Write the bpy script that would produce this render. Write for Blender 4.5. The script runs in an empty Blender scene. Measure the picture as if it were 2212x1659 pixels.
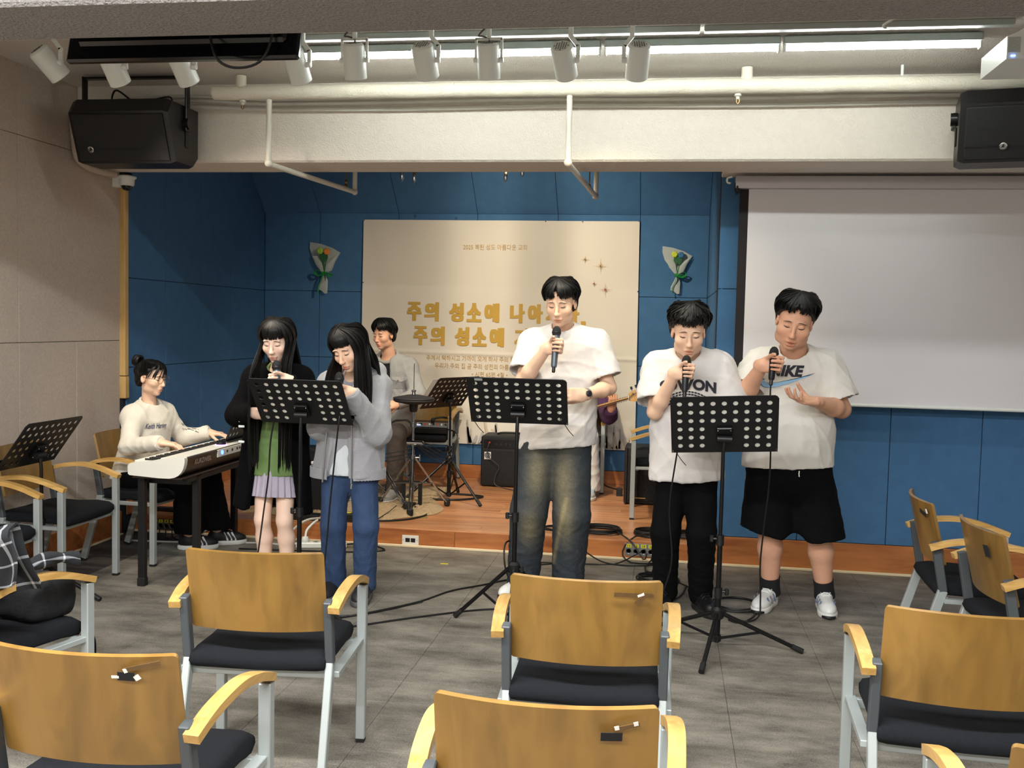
import bpy, bmesh, math, random
import numpy as np
from mathutils import Vector, Matrix, noise
from mathutils.bvhtree import BVHTree

R = math.radians
C = bpy.context.scene.collection
SC = bpy.context.scene

# ---------------------------------------------------------------- camera
cam_d = bpy.data.cameras.new('camera')
cam_d.sensor_width = 36.0
cam_d.lens = 36.0 * 2157.5 / 2212.0
cam_d.clip_start = 0.05
cam = bpy.data.objects.new('camera', cam_d)
C.objects.link(cam)
yaw, pit, rol = R(8.864), R(3.446), R(1.307)
fw = Vector((-math.sin(yaw) * math.cos(pit), math.cos(yaw) * math.cos(pit), -math.sin(pit)))
rt0 = Vector((math.cos(yaw), math.sin(yaw), 0))
up0 = rt0.cross(fw)
rt = rt0 * math.cos(rol) + up0 * math.sin(rol)
up = up0 * math.cos(rol) - rt0 * math.sin(rol)
M = Matrix((rt, up, -fw)).transposed().to_4x4()
M.translation = Vector((0, 0, 1.55))
cam.matrix_world = M
SC.camera = cam

# ---------------------------------------------------------------- world, exposure
w = bpy.data.worlds.new('world')
SC.world = w
w.use_nodes = True
w.node_tree.nodes['Background'].inputs[0].default_value = (0.9, 0.95, 1.0, 1)
w.node_tree.nodes['Background'].inputs[1].default_value = 0.05
SC.view_settings.view_transform = 'Standard'
SC.view_settings.look = 'None'
SC.view_settings.gamma = 1.0
SC.view_settings.use_curve_mapping = False
SC.view_settings.exposure = 0.5

# ---------------------------------------------------------------- room lamps: fluorescent battens on the ceiling
def area(name, loc, sx, sy, power, col, rot=(0, 0, 0)):
    l = bpy.data.lights.new(name, 'AREA')
    l.shape = 'RECTANGLE'; l.size = sx; l.size_y = sy; l.energy = power; l.color = col
    o = bpy.data.objects.new(name, l); C.objects.link(o)
    o.location = loc; o.rotation_euler = rot
    return o
COOL = (0.93, 1.0, 0.94)
# the two battens of the bays over the seats (the tubes in view are built further down)
area('batten_light', (-1.1, 1.55, 2.94), 4.4, 0.16, 215, (0.97, 0.99, 1.0))
area('batten_light', (-1.1, -1.0, 2.94), 4.4, 0.16, 215, (0.97, 0.99, 1.0))
# ---------------------------------------------------------------- materials
MATS = {}
def lin(h):
    h = h.lstrip('#')
    c = [int(h[i:i + 2], 16) / 255 for i in (0, 2, 4)]
    return tuple(x / 12.92 if x <= .04045 else ((x + .055) / 1.055) ** 2.4 for x in c)
def mat(name, col, rough=.55, metal=0., var=.12, vs=6., bump=0., bs=80., spec=.5, detail=4., coat=0., stretch=(1, 1, 1), alpha=1., trans=0., emit=None, es=1., sheen=0., vcol=False):
    """one procedural material: noise-varied colour, noise-varied gloss, noise relief"""
    if name in MATS: return MATS[name]
    if isinstance(col, str): col = lin(col)
    m = bpy.data.materials.new(name); m.use_nodes = True
    nt = m.node_tree; N = nt.nodes; L = nt.links
    b = N['Principled BSDF']
    tc = N.new('ShaderNodeTexCoord'); mp = N.new('ShaderNodeMapping'); mp.inputs['Scale'].default_value = stretch
    L.new(tc.outputs['Object'], mp.inputs[0])
    nz = N.new('ShaderNodeTexNoise'); nz.inputs['Scale'].default_value = vs; nz.inputs['Detail'].default_value = detail
    L.new(mp.outputs[0], nz.inputs['Vector'])
    mx = N.new('ShaderNodeMix'); mx.data_type = 'RGBA'
    mx.inputs[6].default_value = (*[c * (1 - var) for c in col], 1)
    mx.inputs[7].default_value = (*[min(1, c * (1 + var)) for c in col], 1)
    L.new(nz.outputs['Fac'], mx.inputs[0])
    out = mx.outputs[2]
    if vcol:
        at = N.new('ShaderNodeVertexColor'); at.layer_name = 'Col'
        m2 = N.new('ShaderNodeMix'); m2.data_type = 'RGBA'; m2.blend_type = 'MULTIPLY'; m2.inputs[0].default_value = 1
        L.new(out, m2.inputs[6]); L.new(at.outputs['Color'], m2.inputs[7]); out = m2.outputs[2]
    L.new(out, b.inputs['Base Color'])
    b.inputs['Roughness'].default_value = rough; b.inputs['Metallic'].default_value = metal
    b.inputs['Specular IOR Level'].default_value = spec
    if coat: b.inputs['Coat Weight'].default_value = coat; b.inputs['Coat Roughness'].default_value = .15
    if sheen: b.inputs['Sheen Weight'].default_value = sheen
    if alpha < 1: b.inputs['Alpha'].default_value = alpha
    if trans: b.inputs['Transmission Weight'].default_value = trans
    if emit:
        b.inputs['Emission Color'].default_value = (*emit, 1); b.inputs['Emission Strength'].default_value = es
    if bump:
        n2 = N.new('ShaderNodeTexNoise'); n2.inputs['Scale'].default_value = bs; n2.inputs['Detail'].default_value = 3
        L.new(mp.outputs[0], n2.inputs['Vector'])
        bp = N.new('ShaderNodeBump'); bp.inputs['Strength'].default_value = min(1, bump); bp.inputs['Distance'].default_value = .004 * max(1, bump)
        L.new(n2.outputs['Fac'], bp.inputs['Height']); L.new(bp.outputs[0], b.inputs['Normal'])
    MATS[name] = m
    return m
def wood(name, c1, c2, rough=.4, scale=3., stretch=(1, 12, 12), coat=.0, dist=3., bump=.05, mottled=.0):
    if name in MATS: return MATS[name]
    c1, c2 = lin(c1), lin(c2)
    m = bpy.data.materials.new(name); m.use_nodes = True
    nt = m.node_tree; N = nt.nodes; L = nt.links; b = N['Principled BSDF']
    tc = N.new('ShaderNodeTexCoord'); oi = N.new('ShaderNodeObjectInfo')
    add = N.new('ShaderNodeVectorMath'); add.operation = 'ADD'
    L.new(tc.outputs['Object'], add.inputs[0])
    ml = N.new('ShaderNodeVectorMath'); ml.operation = 'SCALE'; ml.inputs[0].default_value = (13.1, 7.7, 5.3)
    L.new(oi.outputs['Random'], ml.inputs['Scale']); L.new(ml.outputs[0], add.inputs[1])
    mp = N.new('ShaderNodeMapping'); mp.inputs['Scale'].default_value = stretch; L.new(add.outputs[0], mp.inputs[0])
    nz = N.new('ShaderNodeTexNoise'); nz.inputs['Scale'].default_value = scale; nz.inputs['Detail'].default_value = 5; nz.inputs['Distortion'].default_value = dist * .25
    L.new(mp.outputs[0], nz.inputs['Vector'])
    n2 = N.new('ShaderNodeTexNoise'); n2.inputs['Scale'].default_value = 2.2; n2.inputs['Detail'].default_value = 2
    L.new(add.outputs[0], n2.inputs['Vector'])
    ad = N.new('ShaderNodeMath'); ad.operation = 'MULTIPLY_ADD'; ad.inputs[1].default_value = .5 + mottled; 
    L.new(n2.outputs['Fac'], ad.inputs[0]); 
    sc = N.new('ShaderNodeMath'); sc.operation = 'MULTIPLY'; sc.inputs[1].default_value = .9; L.new(nz.outputs['Fac'], sc.inputs[0]); L.new(sc.outputs[0], ad.inputs[2])
    rp = N.new('ShaderNodeValToRGB'); rp.color_ramp.elements[0].position = .42; rp.color_ramp.elements[1].position = .95
    rp.color_ramp.elements[0].color = (*c1, 1); rp.color_ramp.elements[1].color = (*c2, 1)
    L.new(ad.outputs[0], rp.inputs[0])
    hs = N.new('ShaderNodeHueSaturation'); mr = N.new('ShaderNodeMapRange'); mr.inputs[3].default_value = .88; mr.inputs[4].default_value = 1.1
    L.new(oi.outputs['Random'], mr.inputs[0]); L.new(mr.outputs[0], hs.inputs['Value']); L.new(rp.outputs[0], hs.inputs['Color'])
    L.new(hs.outputs[0], b.inputs['Base Color'])
    b.inputs['Roughness'].default_value = rough
    if coat: b.inputs['Coat Weight'].default_value = coat; b.inputs['Coat Roughness'].default_value = .2
    if bump:
        bp = N.new('ShaderNodeBump'); bp.inputs['Strength'].default_value = bump; bp.inputs['Distance'].default_value = .002
        L.new(nz.outputs['Fac'], bp.inputs['Height']); L.new(bp.outputs[0], b.inputs['Normal'])
    MATS[name] = m
    return m
def emis(name, col, s):
    if name in MATS: return MATS[name]
    m = bpy.data.materials.new(name); m.use_nodes = True
    b = m.node_tree.nodes['Principled BSDF']; b.inputs['Base Color'].default_value = (*col, 1)
    b.inputs['Emission Color'].default_value = (*col, 1); b.inputs['Emission Strength'].default_value = s
    MATS[name] = m; return m

# ---------------------------------------------------------------- mesh builder
class MB:
    def __init__(s): s.v = []; s.f = []
    def add(s, vs, fs):
        o = len(s.v); s.v += [tuple(v) for v in vs]; s.f += [tuple(i + o for i in f) for f in fs]; return s
    def box(s, c, d, b=0., rot=None):
        """axis box of centre c and size d; b chamfers every edge"""
        h = [x / 2 for x in d]; c = Vector(c); b = min(b, min(h) * .95)
        if b <= 0:
            P = [Vector((x * h[0], y * h[1], z * h[2])) for x in (-1, 1) for y in (-1, 1) for z in (-1, 1)]
            F = [(0, 1, 3, 2), (4, 6, 7, 5), (0, 4, 5, 1), (2, 3, 7, 6), (0, 2, 6, 4), (1, 5, 7, 3)]
        else:
            P = []; ix = {}
            for sx in (-1, 1):
                for sy in (-1, 1):
                    for sz in (-1, 1):
                        for a in range(3):
                            q = [sx * (h[0] - b), sy * (h[1] - b), sz * (h[2] - b)]
                            q[a] = (sx, sy, sz)[a] * h[a]
                            ix[(sx, sy, sz, a)] = len(P); P.append(Vector(q))
            F = []
            S = (-1, 1)
            for a in range(3):
                u, v = (a + 1) % 3, (a + 2) % 3
                for sg in S:
                    def K(su, sv):
                        t = [0, 0, 0]; t[a] = sg; t[u] = su; t[v] = sv; return ix[(*t, a)]
                    q = (K(-1, -1), K(1, -1), K(1, 1), K(-1, 1)); F.append(q if sg > 0 else q[::-1])
                for su in S:
                    for sv in S:      # edge along a between faces u and v
                        def E(sa, ax):
                            t = [0, 0, 0]; t[a] = sa; t[u] = su; t[v] = sv; return ix[(*t, ax)]
                        q = (E(-1, u), E(1, u), E(1, v), E(-1, v)); F.append(q if su * sv < 0 else q[::-1])
            for sx in S:
                for sy in S:
                    for sz in S:
                        q = tuple(ix[(sx, sy, sz, k)] for k in range(3)); F.append(q if sx * sy * sz > 0 else q[::-1])
        if rot is not None: P = [rot @ p for p in P]
        return s.add([p + c for p in P], F)
    def bar(s, a, b2, wx, wy, up=(0, 0, 1), b=.0, ext=0.):
        """rectangular bar from a to b"""
        a = Vector(a); b2 = Vector(b2); d = b2 - a; L = d.length; z = d / L
        upv = Vector(up)
        if abs(upv.normalized().dot(z)) > .98: upv = Vector((1, 0, 0))
        x = upv.cross(z).normalized(); y = z.cross(x)
        return s.box((a + b2) / 2, (wx, wy, L + ext), b, Matrix((x, y, z)).transposed())
    def tube(s, pts, r, n=8, cap=True, flat=1., closed=False):
        P = [Vector(p) for p in pts]; m = len(P)
        rr = [r] * m if not hasattr(r, '__len__') else list(r)
        ring = []; nrm = None
        for i, p in enumerate(P):
            if closed: t = P[(i + 1) % m] - P[i - 1]
            else: t = P[min(i + 1, m - 1)] - P[max(i - 1, 0)]
            t = t.normalized() if t.length > 1e-9 else Vector((0, 0, 1))
            if nrm is None:
                nrm = Vector((0, 0, 1)) if abs(t.z) < .9 else Vector((1, 0, 0))
            nrm = (nrm - t * nrm.dot(t)).normalized(); bn = t.cross(nrm)
            ring.append([p + (nrm * math.cos(a) * flat + bn * math.sin(a)) * rr[i] for a in [2 * math.pi * k / n for k in range(n)]])
        V = [q for g in ring for q in g]; F = []
        for i in range(m if closed else m - 1):
            j = (i + 1) % m
            for k in range(n): F.append((i * n + k, i * n + (k + 1) % n, j * n + (k + 1) % n, j * n + k))
        if cap and not closed: F.append(tuple(range(n))[::-1]); F.append(tuple((m - 1) * n + k for k in range(n)))
        return s.add(V, F)
    def cyl(s, a, b, r, n=16, r2=None): return s.tube([a, b], [r, r if r2 is None else r2], n)
    def lathe(s, prof, c=(0, 0, 0), n=24, rot=None):
        """profile of (radius, height) about local z"""
        c = Vector(c); V = []; F = []
        for (r, z) in prof:
            for k in range(n):
                a = 2 * math.pi * k / n; p = Vector((r * math.cos(a), r * math.sin(a), z))
                if rot is not None: p = rot @ p
                V.append(p + c)
        for i in range(len(prof) - 1):
            for k in range(n): F.append((i * n + k, i * n + (k + 1) % n, (i + 1) * n + (k + 1) % n, (i + 1) * n + k))
        if prof[0][0] > 1e-5: F.append(tuple(range(n))[::-1])
        if prof[-1][0] > 1e-5: F.append(tuple((len(prof) - 1) * n + k for k in range(n)))
        return s.add(V, F)
    def prism(s, poly, z0, z1, fn=None):
        """closed outline poly (x,y) swept from z0 to z1; fn maps points"""
        n = len(poly); V = [(x, y, z0) for x, y in poly] + [(x, y, z1) for x, y in poly]
        F = [tuple(range(n))[::-1], tuple(range(n, 2 * n))] + [(i, (i + 1) % n, n + (i + 1) % n, n + i) for i in range(n)]
        if fn: V = [fn(Vector(v)) for v in V]
        return s.add(V, F)
    def grid(s, fn, nu, nv, thick=0., closeu=False):
        """fn(u,v)->point; optional thickness along averaged normals"""
        P = [[Vector(fn(i / nu, j / nv)) for j in range(nv + 1)] for i in range(nu + 1)]
        V = [p for r_ in P for p in r_]; W = nv + 1
        F = [(i * W + j, (i + 1) * W + j, (i + 1) * W + j + 1, i * W + j + 1) for i in range(nu) for j in range(nv)]
        if thick:
            Nn = []
            for i in range(nu + 1):
                for j in range(nv + 1):
                    a = P[min(i + 1, nu)][j] - P[max(i - 1, 0)][j]; b = P[i][min(j + 1, nv)] - P[i][max(j - 1, 0)]
                    q = a.cross(b); Nn.append(q.normalized() if q.length > 1e-12 else Vector((0, 0, 1)))
            k = len(V); V = V + [v - n_ * thick for v, n_ in zip(V, Nn)]
            F = F + [tuple(i + k for i in f[::-1]) for f in F]
            bd = [i * W for i in range(nu + 1)] + [nu * W + j for j in range(1, W)] + [i * W + nv for i in range(nu - 1, -1, -1)] + [j for j in range(nv - 1, 0, -1)]
            for a, b in zip(bd, bd[1:] + bd[:1]): F.append((b, a, a + k, b + k))
        return s.add(V, F)
    def sphere(s, c, r, n=12, sc=(1, 1, 1)):
        pr = [(max(1e-6, math.sin(math.pi * i / n)) * 1, -math.cos(math.pi * i / n)) for i in range(n + 1)]
        c = Vector(c); o = len(s.v); s.lathe([(a * r, z * r) for a, z in pr], (0, 0, 0), n + 4)
        for i in range(o, len(s.v)):
            v = s.v[i]; s.v[i] = (v[0] * sc[0] + c.x, v[1] * sc[1] + c.y, v[2] * sc[2] + c.z)
        return s
    def xf(s, M4):
        s.v = [tuple(M4 @ Vector(v)) for v in s.v]; return s
    def mesh(s, name, sharp=35):
        m = bpy.data.meshes.new(name); m.from_pydata(s.v, [], s.f); m.validate()
        m.polygons.foreach_set('use_smooth', [True] * len(m.polygons))
        m.set_sharp_from_angle(angle=R(sharp)); m.update()
        return m
    def build(s, name, material, parent=None, sharp=35, loc=None):
        return link(name, s.mesh(name, sharp), material, parent, loc)
def link(name, me, material, parent=None, loc=None):
    o = bpy.data.objects.new(name, me); C.objects.link(o)
    if material is not None:
        me.materials.clear(); me.materials.append(material)
    if parent is not None: o.parent = parent
    if loc is not None: o.location = loc
    return o
def tag(o, label, cat, group=None):
    o['label'] = label; o['category'] = cat
    if group: o['group'] = group
    return o
def thing(name, label, cat, loc=(0, 0, 0), rz=0., group=None):
    o = bpy.data.objects.new(name, None); C.objects.link(o); o.empty_display_size = .05
    o.location = loc; o.rotation_euler = (0, 0, rz)
    return tag(o, label, cat, group)
def struct(o, label=None):
    o['kind'] = 'structure'
    if label: o['label'] = label
    return o
def copy_tree(o, parent=None, label=None, group=None, loc=None, rz=None):
    c = o.copy(); C.objects.link(c); c.parent = parent
    for ch in list(o.children): copy_tree(ch, c)
    if label: c['label'] = label
    if group: c['group'] = group
    if loc is not None: c.location = loc
    if rz is not None: c.rotation_euler = (0, 0, rz)
    return c
def smooth_path(pts, n=6, closed=False):
    """Catmull-Rom through pts"""
    P = [Vector(p) for p in pts]; out = []; m = len(P)
    rng = range(m if closed else m - 1)
    for i in rng:
        if closed: a, b, c, d = P[i - 1], P[i], P[(i + 1) % m], P[(i + 2) % m]
        else: a, b, c, d = P[max(i - 1, 0)], P[i], P[i + 1], P[min(i + 2, m - 1)]
        for k in range(n):
            t = k / n
            out.append(.5 * ((2 * b) + (c - a) * t + (2 * a - 5 * b + 4 * c - d) * t * t + (-a + 3 * b - 3 * c + d) * t ** 3))
    if not closed: out.append(P[-1])
    return out
def text_mesh(txt, size, bold=0., align='CENTER', extrude=0.0, shear=0., space=1.):
    """lettering as a mesh in the xy plane"""
    c = bpy.data.curves.new('lettering', 'FONT'); c.body = txt; c.size = size; c.align_x = align; c.offset = bold; c.extrude = extrude
    c.shear = shear; c.space_character = space; c.resolution_u = 4
    o = bpy.data.objects.new('lettering', c); C.objects.link(o)
    bpy.context.view_layer.update()
    dg = bpy.context.evaluated_depsgraph_get()
    me = bpy.data.meshes.new_from_object(o.evaluated_get(dg))
    bpy.data.objects.remove(o); bpy.data.curves.remove(c)
    return me
def text_on(name, txt, size, material, parent, origin, xdir, ydir, bold=0., width=None, height=None, **kw):
    """flat lettering lying in the plane spanned by xdir,ydir; scaled to a given width/height"""
    me = text_mesh(txt, size, bold, **kw)
    xs = [v.co.x for v in me.vertices]; ys = [v.co.y for v in me.vertices]
    sx = width / (max(xs) - min(xs)) if width else 1; sy = height / (max(ys) - min(ys)) if height else (sx if width else 1)
    cx, cy = (max(xs) + min(xs)) / 2, (max(ys) + min(ys)) / 2
    X = Vector(xdir).normalized(); Y = Vector(ydir).normalized(); Z = X.cross(Y); O = Vector(origin)
    for v in me.vertices:
        v.co = O + X * ((v.co.x - cx) * sx) + Y * ((v.co.y - cy) * sy) + Z * v.co.z
    me.update()
    return link(name, me, material, parent)
# ================================================================ THE SETTING
XL, YB, YS = -3.79, 8.95, 6.62          # left wall, stage back wall, screen wall / stage front
m_tan = mat('tan_plaster', '#bdafa2', .9, var=.2, vs=70, bump=.9, bs=150, spec=.15)
m_tanwhite = mat('pale_plaster', '#cfc8be', .9, var=.05, vs=12, bump=.9, bs=190, spec=.15)
m_spray = mat('sprayed_ceiling', '#d6d0c8', .92, var=.22, vs=120, bump=2.6, bs=110, spec=.1)  # colour speckle paints in the shade of pits in the rough spray
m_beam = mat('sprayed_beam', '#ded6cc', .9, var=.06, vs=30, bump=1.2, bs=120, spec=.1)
m_blue = mat('blue_felt_panel', '#446c94', .85, var=.16, vs=9, bump=.6, bs=160, spec=.2)
m_joint = mat('dark_joint', '#14202e', .9)
def vinyl():
    m = bpy.data.materials.new('grey_vinyl'); m.use_nodes = True; N = m.node_tree.nodes; L = m.node_tree.links; b = N['Principled BSDF']
    g = N.new('ShaderNodeNewGeometry'); mp = N.new('ShaderNodeMapping'); mp.inputs['Scale'].default_value = (1, 2.2, 1); L.new(g.outputs['Position'], mp.inputs[0])
    n1 = N.new('ShaderNodeTexNoise'); n1.inputs['Scale'].default_value = 2.6; n1.inputs['Detail'].default_value = 9; n1.inputs['Roughness'].default_value = .72; L.new(mp.outputs[0], n1.inputs['Vector'])
    n2 = N.new('ShaderNodeTexNoise'); n2.inputs['Scale'].default_value = 150; n2.inputs['Detail'].default_value = 2; L.new(g.outputs['Position'], n2.inputs['Vector'])
    ad = N.new('ShaderNodeMath'); ad.operation = 'MULTIPLY_ADD'; ad.inputs[1].default_value = .45; L.new(n2.outputs['Fac'], ad.inputs[0]); L.new(n1.outputs['Fac'], ad.inputs[2])
    r = N.new('ShaderNodeValToRGB'); r.color_ramp.elements[0].position = .52; r.color_ramp.elements[1].position = .92; r.color_ramp.elements[0].color = (*lin('#45413a'), 1); r.color_ramp.elements[1].color = (*lin('#938c80'), 1)
    L.new(ad.outputs[0], r.inputs[0]); L.new(r.outputs[0], b.inputs['Base Color']); b.inputs['Roughness'].default_value = .55; b.inputs['Specular IOR Level'].default_value = .35
    bp = N.new('ShaderNodeBump'); bp.inputs['Strength'].default_value = .5; bp.inputs['Distance'].default_value = .002; L.new(n2.outputs['Fac'], bp.inputs['Height']); L.new(bp.outputs[0], b.inputs['Normal'])
    return m
m_tile = vinyl()
m_stage = wood('stage_laminate', '#a05f38', '#cf9668', .33, 2.6, (.9, 14, 14), coat=.15)
m_riser = wood('riser_wood', '#7c3d1b', '#b8743f', .4, 2.4, (1.2, 9, 9), mottled=.2)
m_cream = mat('cream_moulding', '#d9c7a4', .5)
m_trimwood = wood('pine_trim', '#b98e4e', '#dcb878', .45, 2.5, (12, 12, 1))

def panel_mesh(lx, ly, t=.012):
    return MB().box((0, 0, 0), (lx, ly, t), .002).mesh('panel')
def panels(parent, origin, U, V, us, vs, material, gap=.004, t=.012, name='panel'):
    """wall panels between the joint positions us, vs; pieces standing t proud of the wall"""
    U = Vector(U); V = Vector(V); N = U.cross(V); O = Vector(origin); cache = {}
    rot = Matrix((U, V, N)).transposed()
    for i in range(len(us) - 1):
        for j in range(len(vs) - 1):
            a, b = us[i + 1] - us[i] - gap, vs[j + 1] - vs[j] - gap
            k = (round(a, 3), round(b, 3))
            if k not in cache: cache[k] = panel_mesh(a, b, t)
            o = bpy.data.objects.new(name, cache[k]); C.objects.link(o); o.parent = parent
            if not cache[k].materials: cache[k].materials.append(material)
            p = O + U * ((us[i] + us[i + 1]) / 2) + V * ((vs[j] + vs[j + 1]) / 2) + N * (t / 2)
            o.matrix_local = Matrix.Translation(p) @ rot.to_4x4()
def slab(name, lo, hi, material, label=None):
    c = [(a + b) / 2 for a, b in zip(lo, hi)]; d = [b - a for a, b in zip(lo, hi)]
    return struct(MB().box(c, d).build(name, material), label)
# floor: subfloor plus single vinyl tiles
fl = slab('floor', (XL - .1, -2.6, -.1), (3.7, YS + .1, -.004), mat('floor_joint', '#3c3733', .9), 'grey vinyl tile floor')
tw = .4575; xs0 = -1.545 - 5 * tw
tm = MB().box((0, 0, 0), (tw - .0014, tw - .0014, .008), .0008).mesh('floor_tile'); tm.materials.append(m_tile)
for i in range(16):
    for j in range(16):
        x = xs0 + (i + .5) * tw; y = YS - .01 - (j + .5) * tw
        if x - tw / 2 < XL - .35 or x > 3.6 or y < .2: continue
        if x - tw / 2 < XL:
            continue
        o = bpy.data.objects.new('floor_tile', tm); C.objects.link(o); o.parent = fl; o.location = (x, y, -.004)
slab('floor', (XL, .2 - .3, -.008), (3.6, .2, 0), m_tile, 'vinyl floor behind the last chairs'); 
slab('floor', (XL, -2.6, -.008), (3.6, -.1, 0), m_tile, 'vinyl floor at the back of the room')
slab('floor', (XL, -.1, -.008), (xs0 + .0, YS, -.0005), m_tile, 'narrow floor strip along the left wall')
# left wall
wl = slab('wall_left', (XL - .12, -2.6, 0), (XL - .012, 6.49, 3.05), m_joint, 'tan textured panel wall')
ys = [6.477, 5.957, 5.377, 4.797, 4.217, 3.637, 3.057, 2.477, 1.897, 1.317, .737, -.4, -1.5, -2.6]
panels(wl, (XL - .012, 0, 0), (0, 1, 0), (0, 0, 1), ys[::-1], [.0, 1.372], m_tan, .003)
panels(wl, (XL - .012, 0, 0), (0, 1, 0), (0, 0, 1), (ys[::2] + [ys[-1]])[::-1], [1.372, 2.588, 3.02], m_tan, .003)
struct(MB().box((XL + .006, 1.94, .085), (.012, 9.08, .17), .002).build('baseboard_left', m_riser), 'dark wood baseboard along the tan wall')
struct(MB().box((XL + .016, 1.94, .006), (.02, 9.08, .012), .002).build('trim_1', m_cream), 'thin pale strip under the wood baseboard')
t2 = MB().box((XL + .016, 6.5, 1.79), (.045, .05, 1.33), .004).build('trim_2', m_trimwood); struct(t2, 'upright pale wood trim between tan and blue walls')
struct(MB().box((XL + .018, 6.5, 1.043), (.05, .052, .155), .004).build('trim_3', m_trimwood), 'short lower piece of the upright wood trim')
# blue recess around the stage
wr = slab('wall_left', (XL - .1, 6.49, 0), (-3.782, YB + .1, 3.2), m_joint, 'blue panel side wall of the stage recess')
panels(wr, (-3.782, 6.53, 0), (0, 1, 0), (0, 0, 1), [0, .551, 1.125, 1.695, 2.26, 2.42], [.25, 1.18, 1.812, 3.1], m_blue)
wb = slab('wall_back', (XL - .1, YB + .012, 0), (.45, YB + .12, 3.2), m_joint, 'blue panel wall behind the banner')
bx = [-3.77, -3.231, -2.479, -1.745, -1.012, -.282, .32]
panels(wb, (0, YB + .012, 0), (1, 0, 0), (0, 0, 1), bx, [.25, 1.201, 1.814, 2.541], m_blue)
sl = struct(MB().prism([(YB, 2.541), (YB + .1, 2.6), (8.45, 3.2), (8.39, 3.1)], XL, .45, lambda v: Vector((v.z, v.x, v.y))).build('ceiling_slope', m_joint), 'sloping blue panels above the stage back wall')
sl.name = 'ceiling'
d = Vector((0, 8.39 - YB, 3.1 - 2.541)); L_ = d.length
panels(sl, (0, YB, 2.541), (1, 0, 0), d / L_, bx, [0, L_], m_blue)
wrr = slab('wall_right', (.332, YS + .012, 0), (.5, YB + .1, 3.2), m_joint, 'blue panel return wall on the right of the stage')
panels(wrr, (.332, YB, 0), (0, -1, 0), (0, 0, 1), [0, 1.15, 2.33], [.25, 1.201, 1.814, 3.1], m_blue)
slab('ceiling', (XL, 6.39, 3.1), (.5, 8.6, 3.2), m_blue, 'dark ceiling over the stage')
# screen wall
ws = slab('wall_back', (.302, YS + .012, 0), (3.7, YS + .14, 3.05), m_joint, 'blue panel wall behind the projection screen')
sx = [.302, .859, 1.409, 1.959, 2.509, 3.059, 3.6]
panels(ws, (0, YS + .012, 0), (1, 0, 0), (0, 0, 1), sx, [.19, 1.807, 2.6], m_blue)
# small chamfer strip at the recess corner
bb = struct(MB().box((1.95, YS - .006, .098), (3.3, .014, .185), .003).build('baseboard_back', m_riser), 'reddish wood baseboard under the blue screen wall')
struct(MB().box((1.95, YS - .022, .008), (3.3, .02, .016), .003).build('trim_4', m_cream), 'cream strip at the foot of the baseboard')
# stage platform with single planks
st = slab('floor', (XL + .008, YS + .012, 0), (.332, YB + .012, .118), m_joint, 'low wooden stage platform')
random.seed(4)
pw = .0925; rows = int((YB - YS) / pw) + 1
pcache = {}
for r_ in range(rows):
    y0 = YS + r_ * pw; y1 = min(y0 + pw, YB)
    if y1 - y0 < .01: continue
    x = -3.78; first = True
    while x < .33:
        ln = random.uniform(.35, 1.15) if first else random.choice((.9, 1.2, 1.5)); first = False
        e = min(x + ln, .331)
        if .331 - e < .2: e = .331
        k = (round(e - x, 3), round(y1 - y0, 3))
        me = MB().box((0, 0, 0), (k[0] - .0012, k[1] - .0012, .012), .0008).mesh('plank'); me.materials.append(m_stage)
        o = bpy.data.objects.new('plank', me); C.objects.link(o); o.parent = st; o.location = ((x + e) / 2, (y0 + y1) / 2, .124)
        x = e
rj = [-3.78, -3.05, -2.3, -1.405, -.62, .03, .302]
for a, b in zip(rj, rj[1:]):
    o = MB().box((0, 0, 0), (b - a - .002, .012, .112), .001).build('riser_board', m_riser, st); o.location = ((a + b) / 2, YS + .006, .074 - .008)
struct(MB().box((-1.74, YS - .012, .008), (4.08, .02, .016), .003).build('trim_5', m_cream), 'cream strip at the foot of the stage front')
struct(MB().box((-1.73, YB - .006, .19), (4.1, .012, .12), .003).build('baseboard_stage', m_riser), 'reddish wood baseboard at the back of the stage')
struct(MB().box((-3.776, 7.74, .19), (.012, 2.4, .12), .003).build('baseboard_recess', m_riser), 'wood baseboard on the stage side wall')
struct(MB().box((.326, 7.78, .19), (.012, 2.33, .12), .003).build('baseboard_return', m_riser), 'wood baseboard on the stage return wall')
# beams and ceiling
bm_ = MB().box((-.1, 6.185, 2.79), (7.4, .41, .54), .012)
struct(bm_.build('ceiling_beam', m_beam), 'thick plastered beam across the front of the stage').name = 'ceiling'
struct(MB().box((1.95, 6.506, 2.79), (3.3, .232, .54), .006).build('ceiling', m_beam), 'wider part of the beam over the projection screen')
struct(MB().box((-.1, 3.13, 2.79), (7.4, .37, .54), .012).build('ceiling', mat('shaded_sprayed_beam', '#938f8d', .92, var=.5, vs=170, bump=3., bs=90, spec=.1)), 'rough sprayed beam across the room near the viewer')  # beam's shade painted in: darker copy of the ceiling spray, speckle standing for pits
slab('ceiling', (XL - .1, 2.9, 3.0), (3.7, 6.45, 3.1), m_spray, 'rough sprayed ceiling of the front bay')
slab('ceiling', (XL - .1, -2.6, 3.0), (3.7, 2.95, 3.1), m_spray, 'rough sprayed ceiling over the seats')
slab('wall_right', (3.6, -2.6, 0), (3.72, YS + .1, 3.05), m_tanwhite, 'plain pale wall on the right')
slab('wall_front', (XL - .1, -2.72, 0), (3.7, -2.6, 3.05), m_tanwhite, 'plain pale wall at the back of the seats')
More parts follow.
